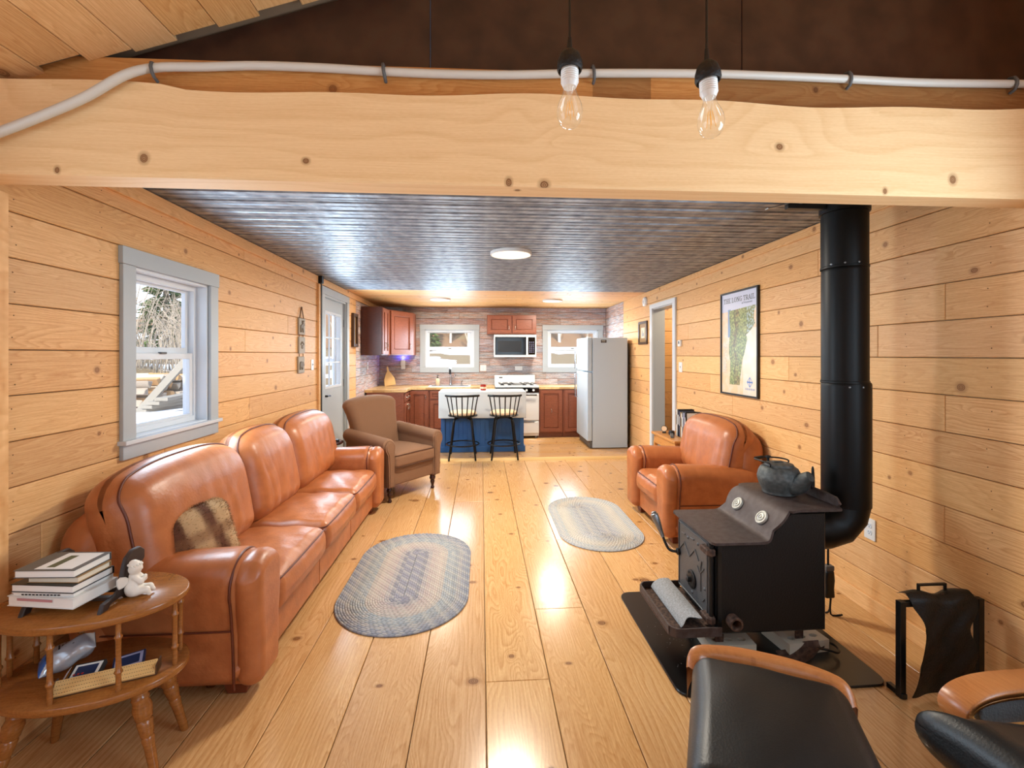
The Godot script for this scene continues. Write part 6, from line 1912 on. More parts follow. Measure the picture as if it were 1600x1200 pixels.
	b.lathe([Vector2(0.0, 0.0), Vector2(0.074, 0.0), Vector2(0.079, 0.004), Vector2(0.079, 0.012), Vector2(0.082, 0.02), Vector2(0.094, 0.045), Vector2(0.102, 0.070), Vector2(0.1035, 0.088), Vector2(0.1015, 0.092), Vector2(0.098, 0.112), Vector2(0.088, 0.132), Vector2(0.074, 0.142), Vector2(0.070, 0.143), Vector2(0.069, 0.149), Vector2(0.064, 0.150), Vector2(0.0, 0.150)], 40)
	obj("body", b, "kettle_iron", kt)
	b = MB.new(); b.lathe([Vector2(0.068, 0.149), Vector2(0.066, 0.154), Vector2(0.045, 0.160), Vector2(0.030, 0.161), Vector2(0.028, 0.158), Vector2(0.016, 0.160), Vector2(0.0, 0.163)], 32); b.box(Vector3(-0.004, 0.163, -0.006), Vector3(0.05, 0.006, 0.02), 0.003); var lid := obj("lid", b, "kettle_iron", kt)
	b = MB.new(); b.lathe([Vector2(0.006, 0.158), Vector2(0.006, 0.172), Vector2(0.012, 0.176), Vector2(0.012, 0.186), Vector2(0, 0.189)], 12, T(Vector3(-0.03, 0, -0.045))); obj("lid_knob", b, "stove_iron", lid)
	b = MB.new()
	var dir := Vector3(0.42, 0, 0.907)
	b.tube(smooth_path([dir * 0.05 + Vector3(0, 0.046, 0), dir * 0.09 + Vector3(0, 0.062, 0), dir * 0.118 + Vector3(0, 0.086, 0), dir * 0.136 + Vector3(0, 0.106, 0), dir * 0.156 + Vector3(0, 0.120, 0)], 4), [0.04, 0.043, 0.045, 0.046, 0.046, 0.045, 0.044, 0.042, 0.040, 0.038, 0.036, 0.034, 0.032, 0.030, 0.029, 0.028, 0.027], 20, false)
	b.tube([dir * 0.1555 + Vector3(0, 0.1197, 0), dir * 0.138 + Vector3(0, 0.107, 0)], [0.0255, 0.016], 16, true)
	obj("spout", b, "kettle_iron", kt)
	b = MB.new()
	var sd := Vector3(-0.907, 0, 0.42)
	b.tube(smooth_path([sd * 0.075 + Vector3(0, 0.145, 0), sd * 0.082 + Vector3(0, 0.162, 0), sd * 0.075 - dir * 0.05 + Vector3(0, 0.166, 0), sd * 0.035 - dir * 0.112 + Vector3(0, 0.162, 0), -sd * 0.035 - dir * 0.112 + Vector3(0, 0.162, 0), -sd * 0.075 - dir * 0.05 + Vector3(0, 0.166, 0), -sd * 0.082 + Vector3(0, 0.162, 0), -sd * 0.075 + Vector3(0, 0.145, 0)], 6), 0.0042, 8)
	obj("bail", b, "stove_iron", kt)
	b = MB.new(); b.tube([sd * 0.03 - dir * 0.112 + Vector3(0, 0.162, 0), -sd * 0.03 - dir * 0.112 + Vector3(0, 0.162, 0)], 0.009, 10); obj("bail_grip", b, "stove_iron", kt)
	# ash shovel lying on the pad
	var sh := thing("ash_shovel", "dark rusty ash shovel with a hooked handle lying on the hearth pad", "shovel", T(Vector3(1.53, 0.014, -2.085), -0.05))
	b = MB.new()
	for k in 2:
		b.grid(10, 8, func(u, v):
			var x := lerpf(-0.09, 0.10, u)
			var w := lerpf(0.055, 0.022, smoothstep(0.55, 1.0, u))
			var z := lerpf(-w, w, v)
			var e := pow(absf(z / w), 4.0) * 0.022
			return Vector3(x, 0.003 + 0.055 * smoothstep(0.2, 1.0, u) + e * (0.3 + 0.7 * u) + (0.002 if k else 0.0), z), false, false, 1, 1, k == 1)
	obj("blade", b, "rusty", sh)
	b = MB.new(); b.tube(smooth_path([Vector3(0.085, 0.056, 0), Vector3(0.13, 0.05, 0.005), Vector3(0.175, 0.035, 0.0), Vector3(0.205, 0.03, -0.03), Vector3(0.205, 0.032, -0.065), Vector3(0.175, 0.035, -0.085)], 5), 0.007, 8, true, Vector2(1, 0.8)); obj("handle", b, "steel_dark", sh)
	# hearth brush hanging behind the stove
	var hb2 := thing("hearth_brush", "black hearth brush standing upright behind the stove", "brush", T(Vector3(1.975, 0, -2.47)))
	b = MB.new(); b.tube([Vector3(0, 0.26, 0), Vector3(0, 0.70, 0)], 0.0055, 8); obj("handle", b, "steel_dark", hb2)
	b = MB.new(); b.box(Vector3(0, 0.265, 0), Vector3(0.05, 0.03, 0.04), 0.006); obj("ferrule", b, "slate", hb2)
	b = MB.new(); b.rbox(T(Vector3(0, 0.175, 0)), Vector3(0.05, 0.155, 0.045), 0.01, 2, 3, func(p, h): return Vector3(p.x * (1.05 + 0.1 * sin(p.y * 60.0)), p.y, p.z)); obj("bristles", b, "black_plastic", hb2)
	b = MB.new(); b.tube(smooth_path([Vector3(0, 0.10, 0.02), Vector3(0.0, 0.01, 0.02), Vector3(0.05, 0.008, 0.03), Vector3(0.06, 0.012, 0.03)], 4), 0.005, 6); b.tube(smooth_path([Vector3(0, 0.10, 0.02), Vector3(0.0, 0.01, 0.0), Vector3(-0.05, 0.008, -0.03)], 4), 0.005, 6); obj("stand", b, "steel_dark", hb2)

# ---------------------------------------------------------------- lounge chair, footstool, log carrier
func build_lounge():
	var b := MB.new()
	# footstool: black padded top on a bent rim of wood
	var th := -0.455
	var o := thing("footstool", "black leather footstool with a curved wooden rim in the foreground", "footstool", Transform3D(Basis(Vector3.UP, th), Vector3(0.845, 0, -1.245)))
	b = MB.new()
	b.rbox(T(Vector3(0, 0.375, 0.02)), Vector3(0.47, 0.13, 0.54), 0.062, 7, 10, func(p, h):
		var kx: float = 1.0 - pow(absf(p.x / h.x), 2.6)
		var kz: float = 1.0 - pow(absf(p.z / h.z), 2.6)
		if p.y > 0: p.y += 0.03 * kx * kz + 0.0018 * sin(p.x * 30.0 + p.z * 17.0)
		p.x *= 1.0 + 0.06 * (p.z / h.z) * 0.5
		return p)
	obj("cushion", b, "black_leather", o)
	var rim := func(side: float) -> Array:
		return smooth_path([Vector3(-0.236, 0.385, -0.215), Vector3(-0.232, 0.415, -0.243), Vector3(-0.205, 0.434, -0.272), Vector3(-0.10, 0.445, -0.288), Vector3(0, 0.447, -0.291), Vector3(0.10, 0.445, -0.288), Vector3(0.205, 0.434, -0.272), Vector3(0.232, 0.415, -0.243), Vector3(0.236, 0.385, -0.215)], 6)
	b = MB.new()
	var rp: Array = rim.call(1.0)
	b.grid(rp.size() - 1, 4, func(u, v):
		var i := int(round(u * (rp.size() - 1)))
		var p: Vector3 = rp[i]
		var out := Vector3(p.x, 0, p.z * 0.8).normalized()
		var q := [Vector3(0, -0.12, 0) + out * 0.012, out * 0.016 + Vector3(0, -0.006, 0), out * 0.008 + Vector3(0, 0.002, 0), out * -0.05 + Vector3(0, 0.002, 0), out * -0.05 + Vector3(0, -0.12, 0)]
		return p + q[int(round(v * 4))])
	obj("wooden_rim", b, "teak", o)
	b = MB.new(); b.rbox(T(Vector3(0, 0.29, 0)), Vector3(0.44, 0.05, 0.50), 0.02, 3); obj("tray", b, "teak", o)
	b = MB.new(); b.lathe([Vector2(0.025, 0.03), Vector2(0.025, 0.27)], 14); obj("column", b, "steel_dark", o)
	b = MB.new(); b.lathe([Vector2(0, 0), Vector2(0.2, 0.0), Vector2(0.205, 0.008), Vector2(0.2, 0.016), Vector2(0.03, 0.034), Vector2(0, 0.034)], 32); obj("base", b, "teak", o)
	# lounge chair: seat, curved laminated arms, only its front corner is in the picture
	var c := thing("lounge_chair", "black leather lounge chair with bent laminated wooden arms at the right edge", "chair", Transform3D(Basis(Vector3.UP, -PI / 2 + 0.06), Vector3(1.62, 0, -0.92)))
	b = MB.new()
	b.rbox(T(Vector3(0, 0.380, 0.08), 0, -0.20), Vector3(0.54, 0.16, 0.60), 0.07, 6, 8, func(p, h):
		p.x *= 1.0 + 0.34 * smoothstep(0.25, 0.285, p.z)   # wider in front of the arms
		if p.y > 0: p.y += 0.02 * (1.0 - pow(absf(p.x / h.x), 2.6))
		return p)
	obj("seat_cushion", b, "black_leather", c)
	b = MB.new()
	b.rbox(T(Vector3(0, 0.78, -0.30), 0, -0.35), Vector3(0.56, 0.76, 0.15), 0.07, 5, 5); obj("back_cushion", b, "black_leather", c)
	for s in [-1, 1]:
		var loop := smooth_path([Vector3(0, 0.448, 0.215), Vector3(0, 0.478, 0.185), Vector3(0, 0.494, 0.10), Vector3(0, 0.492, -0.05), Vector3(0, 0.480, -0.25), Vector3(0, 0.450, -0.36), Vector3(0, 0.40, -0.33), Vector3(0, 0.395, -0.15), Vector3(0, 0.398, 0.05), Vector3(0, 0.412, 0.175)], 6, true)
		var x: float = s * 0.33
		var band := func(lo: float, hi: float, w: float) -> MB:
			var m := MB.new()
			m.grid(4, loop.size(), func(u, v):
				var i := int(round(v * loop.size())) % loop.size()
				var p: Vector3 = loop[i]
				var tn: Vector3 = (loop[(i + 1) % loop.size()] - loop[(i - 1 + loop.size()) % loop.size()]).normalized()
				var n := Vector3(0, tn.z, -tn.y) * -1.0
				var q := [Vector2(-w, lo), Vector2(-w, hi), Vector2(w, hi), Vector2(w, lo), Vector2(-w, lo)]
				var e: Vector2 = q[int(round(u * 4))]
				return p + Vector3(x + e.x, 0, 0) + n * e.y, true, true)
			return m
		var arm := obj("arm", band.call(0.0, 0.022, 0.038), "teak", c)
		obj("lamination", band.call(-0.012, 0.0, 0.034), "honey", arm)
		b = MB.new()
		b.rbox(T(Vector3(x - s * 0.012, 0.45, -0.08)), Vector3(0.024, 0.10, 0.50), 0.010, 3, 3); obj("side_panel", b, "grey_leather", c)
	b = MB.new(); b.box(Vector3(0, 0.27, 0.0), Vector3(0.60, 0.04, 0.5), 0.008); obj("frame", b, "teak", c)
	b = MB.new(); b.lathe([Vector2(0.03, 0.03), Vector2(0.03, 0.26)], 14); obj("column", b, "steel_dark", c)
	b = MB.new(); b.lathe([Vector2(0, 0), Vector2(0.3, 0.0), Vector2(0.305, 0.01), Vector2(0.3, 0.02), Vector2(0.03, 0.04), Vector2(0, 0.04)], 32); obj("base", b, "teak", c)
	# log carrier: black frame, a worn leather sling over it
	var k := thing("log_carrier", "black metal log stand with a worn dark leather sling by the right wall", "log carrier", T(Vector3(1.995, 0, -1.86), 0.0))
	for s in [-1, 1]:
		b = MB.new()
		var x := -0.185 if s < 0 else 0.178
		b.bar(Vector3(x, 0.0, 0.01), Vector3(x, 0.415, 0.01), 0.026, 0.026); 
		b.bar(Vector3(x, 0.013, 0.03), Vector3(x, 0.013, -0.05), 0.022, 0.022)
		obj("side_frame", b, "black_frame", k)
	b = MB.new(); b.bar(Vector3(-0.185, 0.403, 0.01), Vector3(0.178, 0.403, 0.01), 0.022, 0.022); obj("cross_bar", b, "black_frame", k)
	b = MB.new()
	b.bar(Vector3(-0.063, 0.42, -0.03), Vector3(-0.063, 0.462, -0.03), 0.012, 0.008); b.bar(Vector3(0.063, 0.42, -0.03), Vector3(0.063, 0.462, -0.03), 0.012, 0.008); b.bar(Vector3(-0.067, 0.460, -0.03), Vector3(0.067, 0.460, -0.03), 0.012, 0.010)
	obj("handle", b, "black_frame", k)
	b = MB.new()
	for face in 2:
		b.grid(20, 40, func(u, v):
			var t: float = v
			var p: Vector3
			if t < 0.22:   # over the top
				var a := t / 0.22
				p = Vector3(0, 0.418 + 0.018 * sin(a * PI), lerpf(-0.05, 0.03, a))
			else:
				var a := (t - 0.22) / 0.78
				p = Vector3(0, lerpf(0.418, 0.02, a), 0.028 + 0.012 * sin(a * PI))
			var w := 0.150
			if t > 0.22:
				var a := (t - 0.22) / 0.78
				w = lerpf(0.150, 0.105, smoothstep(0.0, 0.3, a))
				w = lerpf(w, 0.125 if u > 0.5 else 0.165, smoothstep(0.3, 0.6, a))
			var x := lerpf(-w, w, u)
			p.x = x + 0.004 * sin(t * 23.0)
			p.z += 0.012 * cos(u * PI * 2.0) * smoothstep(0.2, 0.6, t) * (0.7 if u > 0.5 else 1.0) + 0.004 * sin(u * 14.0 + t * 20.0)
			p.y += 0.010 * sin(u * 9.0) * (1.0 - t)
			if u < 0.12 and t > 0.45: p.z += 0.03 * (0.12 - u) / 0.12 * sin((t - 0.45) / 0.55 * PI)
			return p + Vector3(0, 0, 0.003 if face else 0.0), false, false, 1, 1, face == 0)
	obj("sling", b, "worn_black", k)

# ---------------------------------------------------------------- things on the walls
func plate(called: String, label: String, cat: String, at: Transform3D, w := 0.07, h := 0.115, kind := "switch"):
	var o := thing(called, label, cat, at)
	var b := MB.new(); b.prism(rrect(w, h, 0.006, 3), 0.006, T(Vector3(0, 0, 0.003)), 0.002); obj("plate", b, "plastic_white", o)
	if kind == "switch":
		b = MB.new(); b.box(Vector3(0, 0, 0.006), Vector3(0.012, 0.026, 0.004), 0.001); obj("slot", b, "cover_lilac", o)
		b = MB.new(); b.rbox(T(Vector3(0, 0.004, 0.011), 0, -0.5), Vector3(0.008, 0.012, 0.014), 0.002); obj("toggle", b, "vinyl", o)
	elif kind == "outlet":
		for s in [-1, 1]:
			b = MB.new(); b.prism(rrect(0.034, 0.029, 0.011, 4), 0.003, T(Vector3(0, s * 0.0195, 0.0065)), 0.001); obj("receptacle", b, "vinyl", o)
			b = MB.new(); b.box(Vector3(-0.006, s * 0.0195 + 0.003, 0.0082), Vector3(0.0022, 0.009, 0.001), 0.0003); b.box(Vector3(0.006, s * 0.0195 + 0.003, 0.0082), Vector3(0.0022, 0.008, 0.001), 0.0003); b.box(Vector3(0, s * 0.0195 - 0.007, 0.0082), Vector3(0.005, 0.005, 0.001), 0.0003); obj("slots", b, "ink", o)
	return o

func build_wall_things():
	plate("outlet", "white outlet on the right wall low beside the stovepipe", "outlet", on("right", 2.48, 0.475), 0.078, 0.122, "outlet")
	plate("light_switch", "white light switch beside the hanging plaques", "switch", on("left", 5.03, 1.37))
	plate("light_switch", "white double switch on the right wall below the small thermostat", "switch", on("right", 5.095, 1.335), 0.09, 0.115)
	plate("outlet", "white outlet between the sink window and the microwave", "outlet", on("back", 0.035, 1.23), 0.115, 0.115, "outlet")
	plate("outlet", "beige outlet on the kitchen wall above the range", "outlet", on("back", 0.70, 1.222), 0.14, 0.075, "blank")
	plate("light_switch", "white switch on the left kitchen wall under the cabinets", "switch", on("left", 7.55, 1.30))
	var th := thing("thermostat", "small white thermostat beside the cased doorway", "thermostat", on("right", 5.10, 1.61))
	var b := MB.new(); b.prism(rrect(0.075, 0.075, 0.01, 3), 0.024, T(Vector3(0, 0, 0.012)), 0.004); obj("housing", b, "plastic_white", th)
	b = MB.new(); b.box(Vector3(0, 0.008, 0.0245), Vector3(0.03, 0.03, 0.002), 0.0005); obj("display", b, "slate", th)
	var sm := thing("smoke_alarm", "round white smoke alarm high on the right wall before the doorway", "smoke alarm", on("right", 6.28, 2.225))
	b = MB.new(); b.lathe([Vector2(0.068, 0), Vector2(0.068, 0.016), Vector2(0.06, 0.03), Vector2(0.04, 0.036), Vector2(0, 0.037)], 28, Transform3D(Basis(Vector3.RIGHT, PI / 2), Vector3.ZERO)); obj("housing", b, "plastic_white", sm)
	b = MB.new(); b.box(Vector3(0, 0.0, 0.037), Vector3(0.012, 0.035, 0.004), 0.001); obj("grille", b, "slate", sm)
	# hanging plaques
	var pq := [["moose", 4.705, 1.762], ["paw print", 4.705, 1.575], ["bear", 4.69, 1.378]]
	var rp := thing("rope_loop", "brown cord loop holding the three animal plaques", "cord", on("left", 4.705, 1.86))
	b = MB.new()
	b.tube([Vector3(-0.055, -0.02, 0.012), Vector3(-0.02, 0.06, 0.012), Vector3(-0.003, 0.097, 0.012), Vector3(0.003, 0.097, 0.012), Vector3(0.02, 0.06, 0.012), Vector3(0.055, -0.02, 0.012)], 0.005, 6)
	for y in [-0.192, -0.385]:
		for s in [-1, 1]: b.tube([Vector3(s * 0.05, y + 0.014, 0.008), Vector3(s * 0.05, y - 0.014, 0.008)], 0.0035, 5)
	obj("cord", b, "rope", rp)
	var nail := MB.new(); nail.lathe([Vector2(0.003, -0.01), Vector2(0.003, 0.015), Vector2(0.006, 0.016), Vector2(0, 0.018)], 8, Transform3D(Basis(Vector3.RIGHT, PI / 2), Vector3(0, 0.09, 0.004))); obj("nail", nail, "slate", rp)
	for i in 3:
		var p := thing("wall_plaque", ["square wooden plaque with a carved moose, topmost of the three", "square wooden plaque with a carved paw print, middle of the three", "square wooden plaque with a carved bear, lowest of the three"][i], "plaque", on("left", pq[i][1], pq[i][2]), "three animal plaques on a cord")
		b = MB.new(); b.prism(rrect(0.155, 0.165, 0.004, 2), 0.016, T(Vector3(0, 0, 0.010)), 0.003); obj("board", b, "plaque", p)
		b = MB.new()
		var z := Transform3D(Basis(), Vector3(0, 0, 0.022))
		if i == 1:
			b.lathe([Vector2(0.026, 0), Vector2(0.022, 0.006), Vector2(0, 0.008)], 16, z * Transform3D(Basis(Vector3.RIGHT, PI / 2), Vector3(0, -0.018, -0.006)), 1.0, 0.85)
			for a in [-0.9, -0.3, 0.3, 0.9]: b.lathe([Vector2(0.012, 0), Vector2(0.010, 0.006), Vector2(0, 0.008)], 12, z * Transform3D(Basis(Vector3.RIGHT, PI / 2), Vector3(sin(a) * 0.045, -0.018 + cos(a) * 0.045, -0.006)), 0.8, 1.1)
		else:
			var sil: PackedVector2Array
			if i == 0: sil = PackedVector2Array([Vector2(-0.045, -0.06), Vector2(-0.030, -0.06), Vector2(-0.028, -0.02), Vector2(0.0, -0.022), Vector2(0.012, -0.06), Vector2(0.026, -0.06), Vector2(0.024, -0.01), Vector2(0.03, 0.014), Vector2(0.05, 0.012), Vector2(0.052, 0.03), Vector2(0.03, 0.04), Vector2(0.05, 0.055), Vector2(0.026, 0.062), Vector2(0.016, 0.044), Vector2(-0.006, 0.06), Vector2(-0.004, 0.036), Vector2(0.004, 0.028), Vector2(-0.012, 0.022), Vector2(-0.046, 0.012), Vector2(-0.05, -0.01)])
			else: sil = PackedVector2Array([Vector2(-0.05, -0.05), Vector2(-0.032, -0.05), Vector2(-0.026, -0.026), Vector2(0.0, -0.03), Vector2(0.004, -0.05), Vector2(0.024, -0.05), Vector2(0.026, -0.02), Vector2(0.04, -0.012), Vector2(0.056, -0.01), Vector2(0.056, 0.006), Vector2(0.038, 0.016), Vector2(0.034, 0.028), Vector2(0.024, 0.022), Vector2(0.0, 0.034), Vector2(-0.034, 0.03), Vector2(-0.052, 0.008)])
			b.prism(sil, 0.008, z, 0.002)
		obj("relief", b, "plaque_relief", p)
	# small pictures
	var fr := thing("picture_frame", "small brown framed picture on the right wall behind the refrigerator", "picture", on("right", 6.37, 1.79))
	b = MB.new(); ring(b, 0.36, 0.33, 0.035, 0.022, Vector3(0, 0, 0.011)); obj("frame", b, "frame_wood", fr)
	b = MB.new(); b.box(Vector3(0, 0, 0.008), Vector3(0.30, 0.27, 0.004), 0.0005); obj("mat_board", b, "cover_tan", fr)
	b = MB.new(); b.box(Vector3(0, 0, 0.0105), Vector3(0.15, 0.15, 0.002), 0.0005); obj("print", b, "paper", fr)
	b = MB.new(); b.box(Vector3(-0.02, -0.02, 0.012), Vector3(0.03, 0.06, 0.001), 0.0002); b.box(Vector3(0.025, -0.025, 0.012), Vector3(0.035, 0.045, 0.001), 0.0002); b.box(Vector3(-0.02, 0.025, 0.012), Vector3(0.018, 0.018, 0.001), 0.0002); obj("print_figures", b, "frame_wood", fr)
	var f2 := thing("picture_frame", "narrow brown framed picture between the glazed door and the kitchen cabinets", "picture", on("left", 6.70, 1.83))
	b = MB.new(); ring(b, 0.24, 0.48, 0.045, 0.04, Vector3(0, 0, 0.02)); obj("frame", b, "frame_wood", f2)
	b = MB.new(); b.box(Vector3(0, 0, 0.01), Vector3(0.16, 0.40, 0.004), 0.0005); obj("print", b, "cover_tan", f2)
	# the trail map
	var mp := thing("map_poster", "tall black-framed trail map with a green state on the right wall", "poster", on("right", 3.855, 1.582))
	var W := 0.60
	var H := 0.93
	b = MB.new(); ring(b, W, H, 0.016, 0.022, Vector3(0, 0, 0.012), 0.002); obj("frame", b, "black_frame", mp)
	b = MB.new(); b.quad(Vector3(-W * 0.5 + 0.012, -H * 0.5 + 0.012, 0.012), Vector3(W * 0.5 - 0.012, -H * 0.5 + 0.012, 0.012), Vector3(W * 0.5 - 0.012, H * 0.5 - 0.012, 0.012), Vector3(-W * 0.5 + 0.012, H * 0.5 - 0.012, 0.012), Vector2(0, 1), Vector2(1, 1), Vector2(1, 0), Vector2(0, 0))
	var mm := mat("map_print", Color.WHITE, 0.3, 0.0, {"albedo_texture": tex(map_image())})
	obj("print", b, mm, mp)
	letter("THE LONG TRAIL", mp, Vector3(0.0, 0.385, 0.0125), 0.060, "ink_green", 0.50)
	letter("of Vermont", mp, Vector3(0.13, 0.345, 0.0125), 0.022, "cover_blue", 0.16)

func letter(s: String, parent: Node3D, at: Vector3, h: float, m: String, width: float):
	var t := TextMesh.new()
	var f := SystemFont.new(); f.font_names = PackedStringArray(["Droid Serif"])
	t.font = f; t.text = s; t.font_size = 64; t.pixel_size = h / 64.0; t.depth = 0.0006
	var o := MeshInstance3D.new(); o.name = "lettering"; o.mesh = t; o.material_override = M[m]
	parent.add_child(o, true)
	o.position = at
	var w := t.get_aabb().size.x
	if w > 0.001: o.scale = Vector3(width / w, 1, 1)

func map_image() -> Image:
	var w := 256
	var h := 400
	var n := FastNoiseLite.new(); n.frequency = 0.02; n.seed = 4; n.fractal_octaves = 4
	var n2 := FastNoiseLite.new(); n2.frequency = 0.08; n2.seed = 9; n2.fractal_octaves = 3
	var im := Image.create(w, h, false, Image.FORMAT_RGB8)
	# outline in the sheet's own 0..1 frame
	var poly := PackedVector2Array([Vector2(0.23, 0.175), Vector2(0.955, 0.155), Vector2(0.91, 0.215), Vector2(0.90, 0.275), Vector2(0.93, 0.32), Vector2(0.86, 0.365), Vector2(0.78, 0.40), Vector2(0.70, 0.425), Vector2(0.735, 0.46), Vector2(0.70, 0.52), Vector2(0.66, 0.60), Vector2(0.60, 0.66), Vector2(0.58, 0.74), Vector2(0.55, 0.82), Vector2(0.53, 0.905), Vector2(0.235, 0.91), Vector2(0.25, 0.80), Vector2(0.255, 0.68), Vector2(0.22, 0.60), Vector2(0.22, 0.50), Vector2(0.24, 0.44), Vector2(0.26, 0.36), Vector2(0.235, 0.27)])
	for y in h:
		for x in w:
			var u := float(x) / w
			var v := float(y) / h
			var a := n.get_noise_2d(x, y)
			var c := n2.get_noise_2d(x, y)
			var k := Color(0.86, 0.80, 0.74).lerp(Color(0.88, 0.74, 0.58), clampf(0.5 + a + (v - 0.4) * 0.5, 0, 1))
			if v < 0.175 + 0.02 * (0.5 - u): k = Color(0.74, 0.76, 0.84)
			if u > 0.62 and v > 0.36: k = k.lerp(Color(0.87, 0.86, 0.85), 0.55)
			if u > 0.19 and u < 0.27 and v > 0.16 and v < 0.44: k = Color(0.45, 0.55, 0.70)
			if Geometry2D.is_point_in_polygon(Vector2(u, v), poly):
				k = Color(0.55, 0.56, 0.33).lerp(Color(0.45, 0.50, 0.28), clampf(0.5 + a, 0, 1))
				k = k.lerp(Color(0.47, 0.36, 0.22), clampf(0.75 - absf(u - 0.42 - 0.05 * sin(v * 9.0)) * 7.0, 0, 1) * clampf(0.6 + a * 2.0, 0, 1))
				k = k * (1.0 + c * 0.55)
				if u > 0.72 and c > 0.1: k = Color(0.62, 0.68, 0.68)
				if absf(u - 0.40 - 0.03 * sin(v * 21.0)) < 0.006: k = Color(0.25, 0.15, 0.12)
			# compass rose
			var d := Vector2((u - 0.80) * 0.64, v - 0.87)
			if absf(d.x) + absf(d.y) < 0.05 and (absf(d.x) + absf(d.y) > 0.042 or absf(d.x) < 0.005 or absf(d.y) < 0.005): k = Color(0.25, 0.42, 0.70)
			# small print
			if v > 0.50 and v < 0.80 and u > 0.06 and u < 0.17 and (y / 3) % 2 == 0 and c > -0.1: k = k * 0.82
			if v > 0.925 and v < 0.945 and u > 0.68 and u < 0.93 and (x / 3) % 2 == 0: k = Color(0.35, 0.45, 0.65)
			im.set_pixel(x, y, k)
	return im

# ---------------------------------------------------------------- kitchen
# raised-panel front in its own xy, z out
func panel_front(b: MB, w: float, h: float, rail := 0.055):
	ring(b, w, h, rail, 0.02, Vector3(0, 0, 0.01), 0.002)
	b.rbox(T(Vector3(0, 0, 0.005)), Vector3(w - rail * 2 + 0.004, h - rail * 2 + 0.004, 0.008), 0.001)
	var pw := w - rail * 2 - 0.02
	var ph := h - rail * 2 - 0.02
	if pw > 0.02 and ph > 0.02: b.prism(rrect(pw, ph, 0.002, 1), 0.014, T(Vector3(0, 0, 0.010)), 0.0065)

func pull(parent, at: Vector3, upright := true, l := 0.09):
	var b := MB.new()
	var d := Vector3(0, 1, 0) if upright else Vector3(1, 0, 0)
	b.tube(smooth_path([at - d * l * 0.5, at - d * l * 0.36 + Vector3(0, 0, 0.022), at + Vector3(0.008 if upright else 0.0, 0.0 if upright else -0.008, 0.026), at + d * l * 0.36 + Vector3(0, 0, 0.022), at + d * l * 0.5], 4), 0.0045, 6)
	obj("handle", b, "handle_metal", parent)

func cabinet(label: String, at: Transform3D, w: float, h: float, d: float, fronts: Array, group: String, kick := 0.0, filler := 0.0) -> Node3D:
	var o := thing("cabinet", label, "cabinet", at, group)
	var b := MB.new()
	b.box(Vector3(0, kick + (h - kick) * 0.5, -d * 0.5), Vector3(w - 0.001, h - kick, d), 0.002)
	if kick > 0: b.box(Vector3(0, kick * 0.5, -d * 0.5 - 0.03), Vector3(w - 0.001, kick, d - 0.06), 0.001)
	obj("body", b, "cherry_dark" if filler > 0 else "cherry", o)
	for f in fronts:   # [x, y, w, h, kind, pull x, pull y]
		b = MB.new()
		panel_front(b, f[2], f[3], 0.055 if f[3] > 0.2 else 0.03)
		var n := obj("door" if f[4] == "door" else "drawer", b, "cherry", o, T(Vector3(f[0], f[1], 0.001)))
		pull(n, Vector3(f[5], f[6], 0.018), f[4] == "door")
	return o

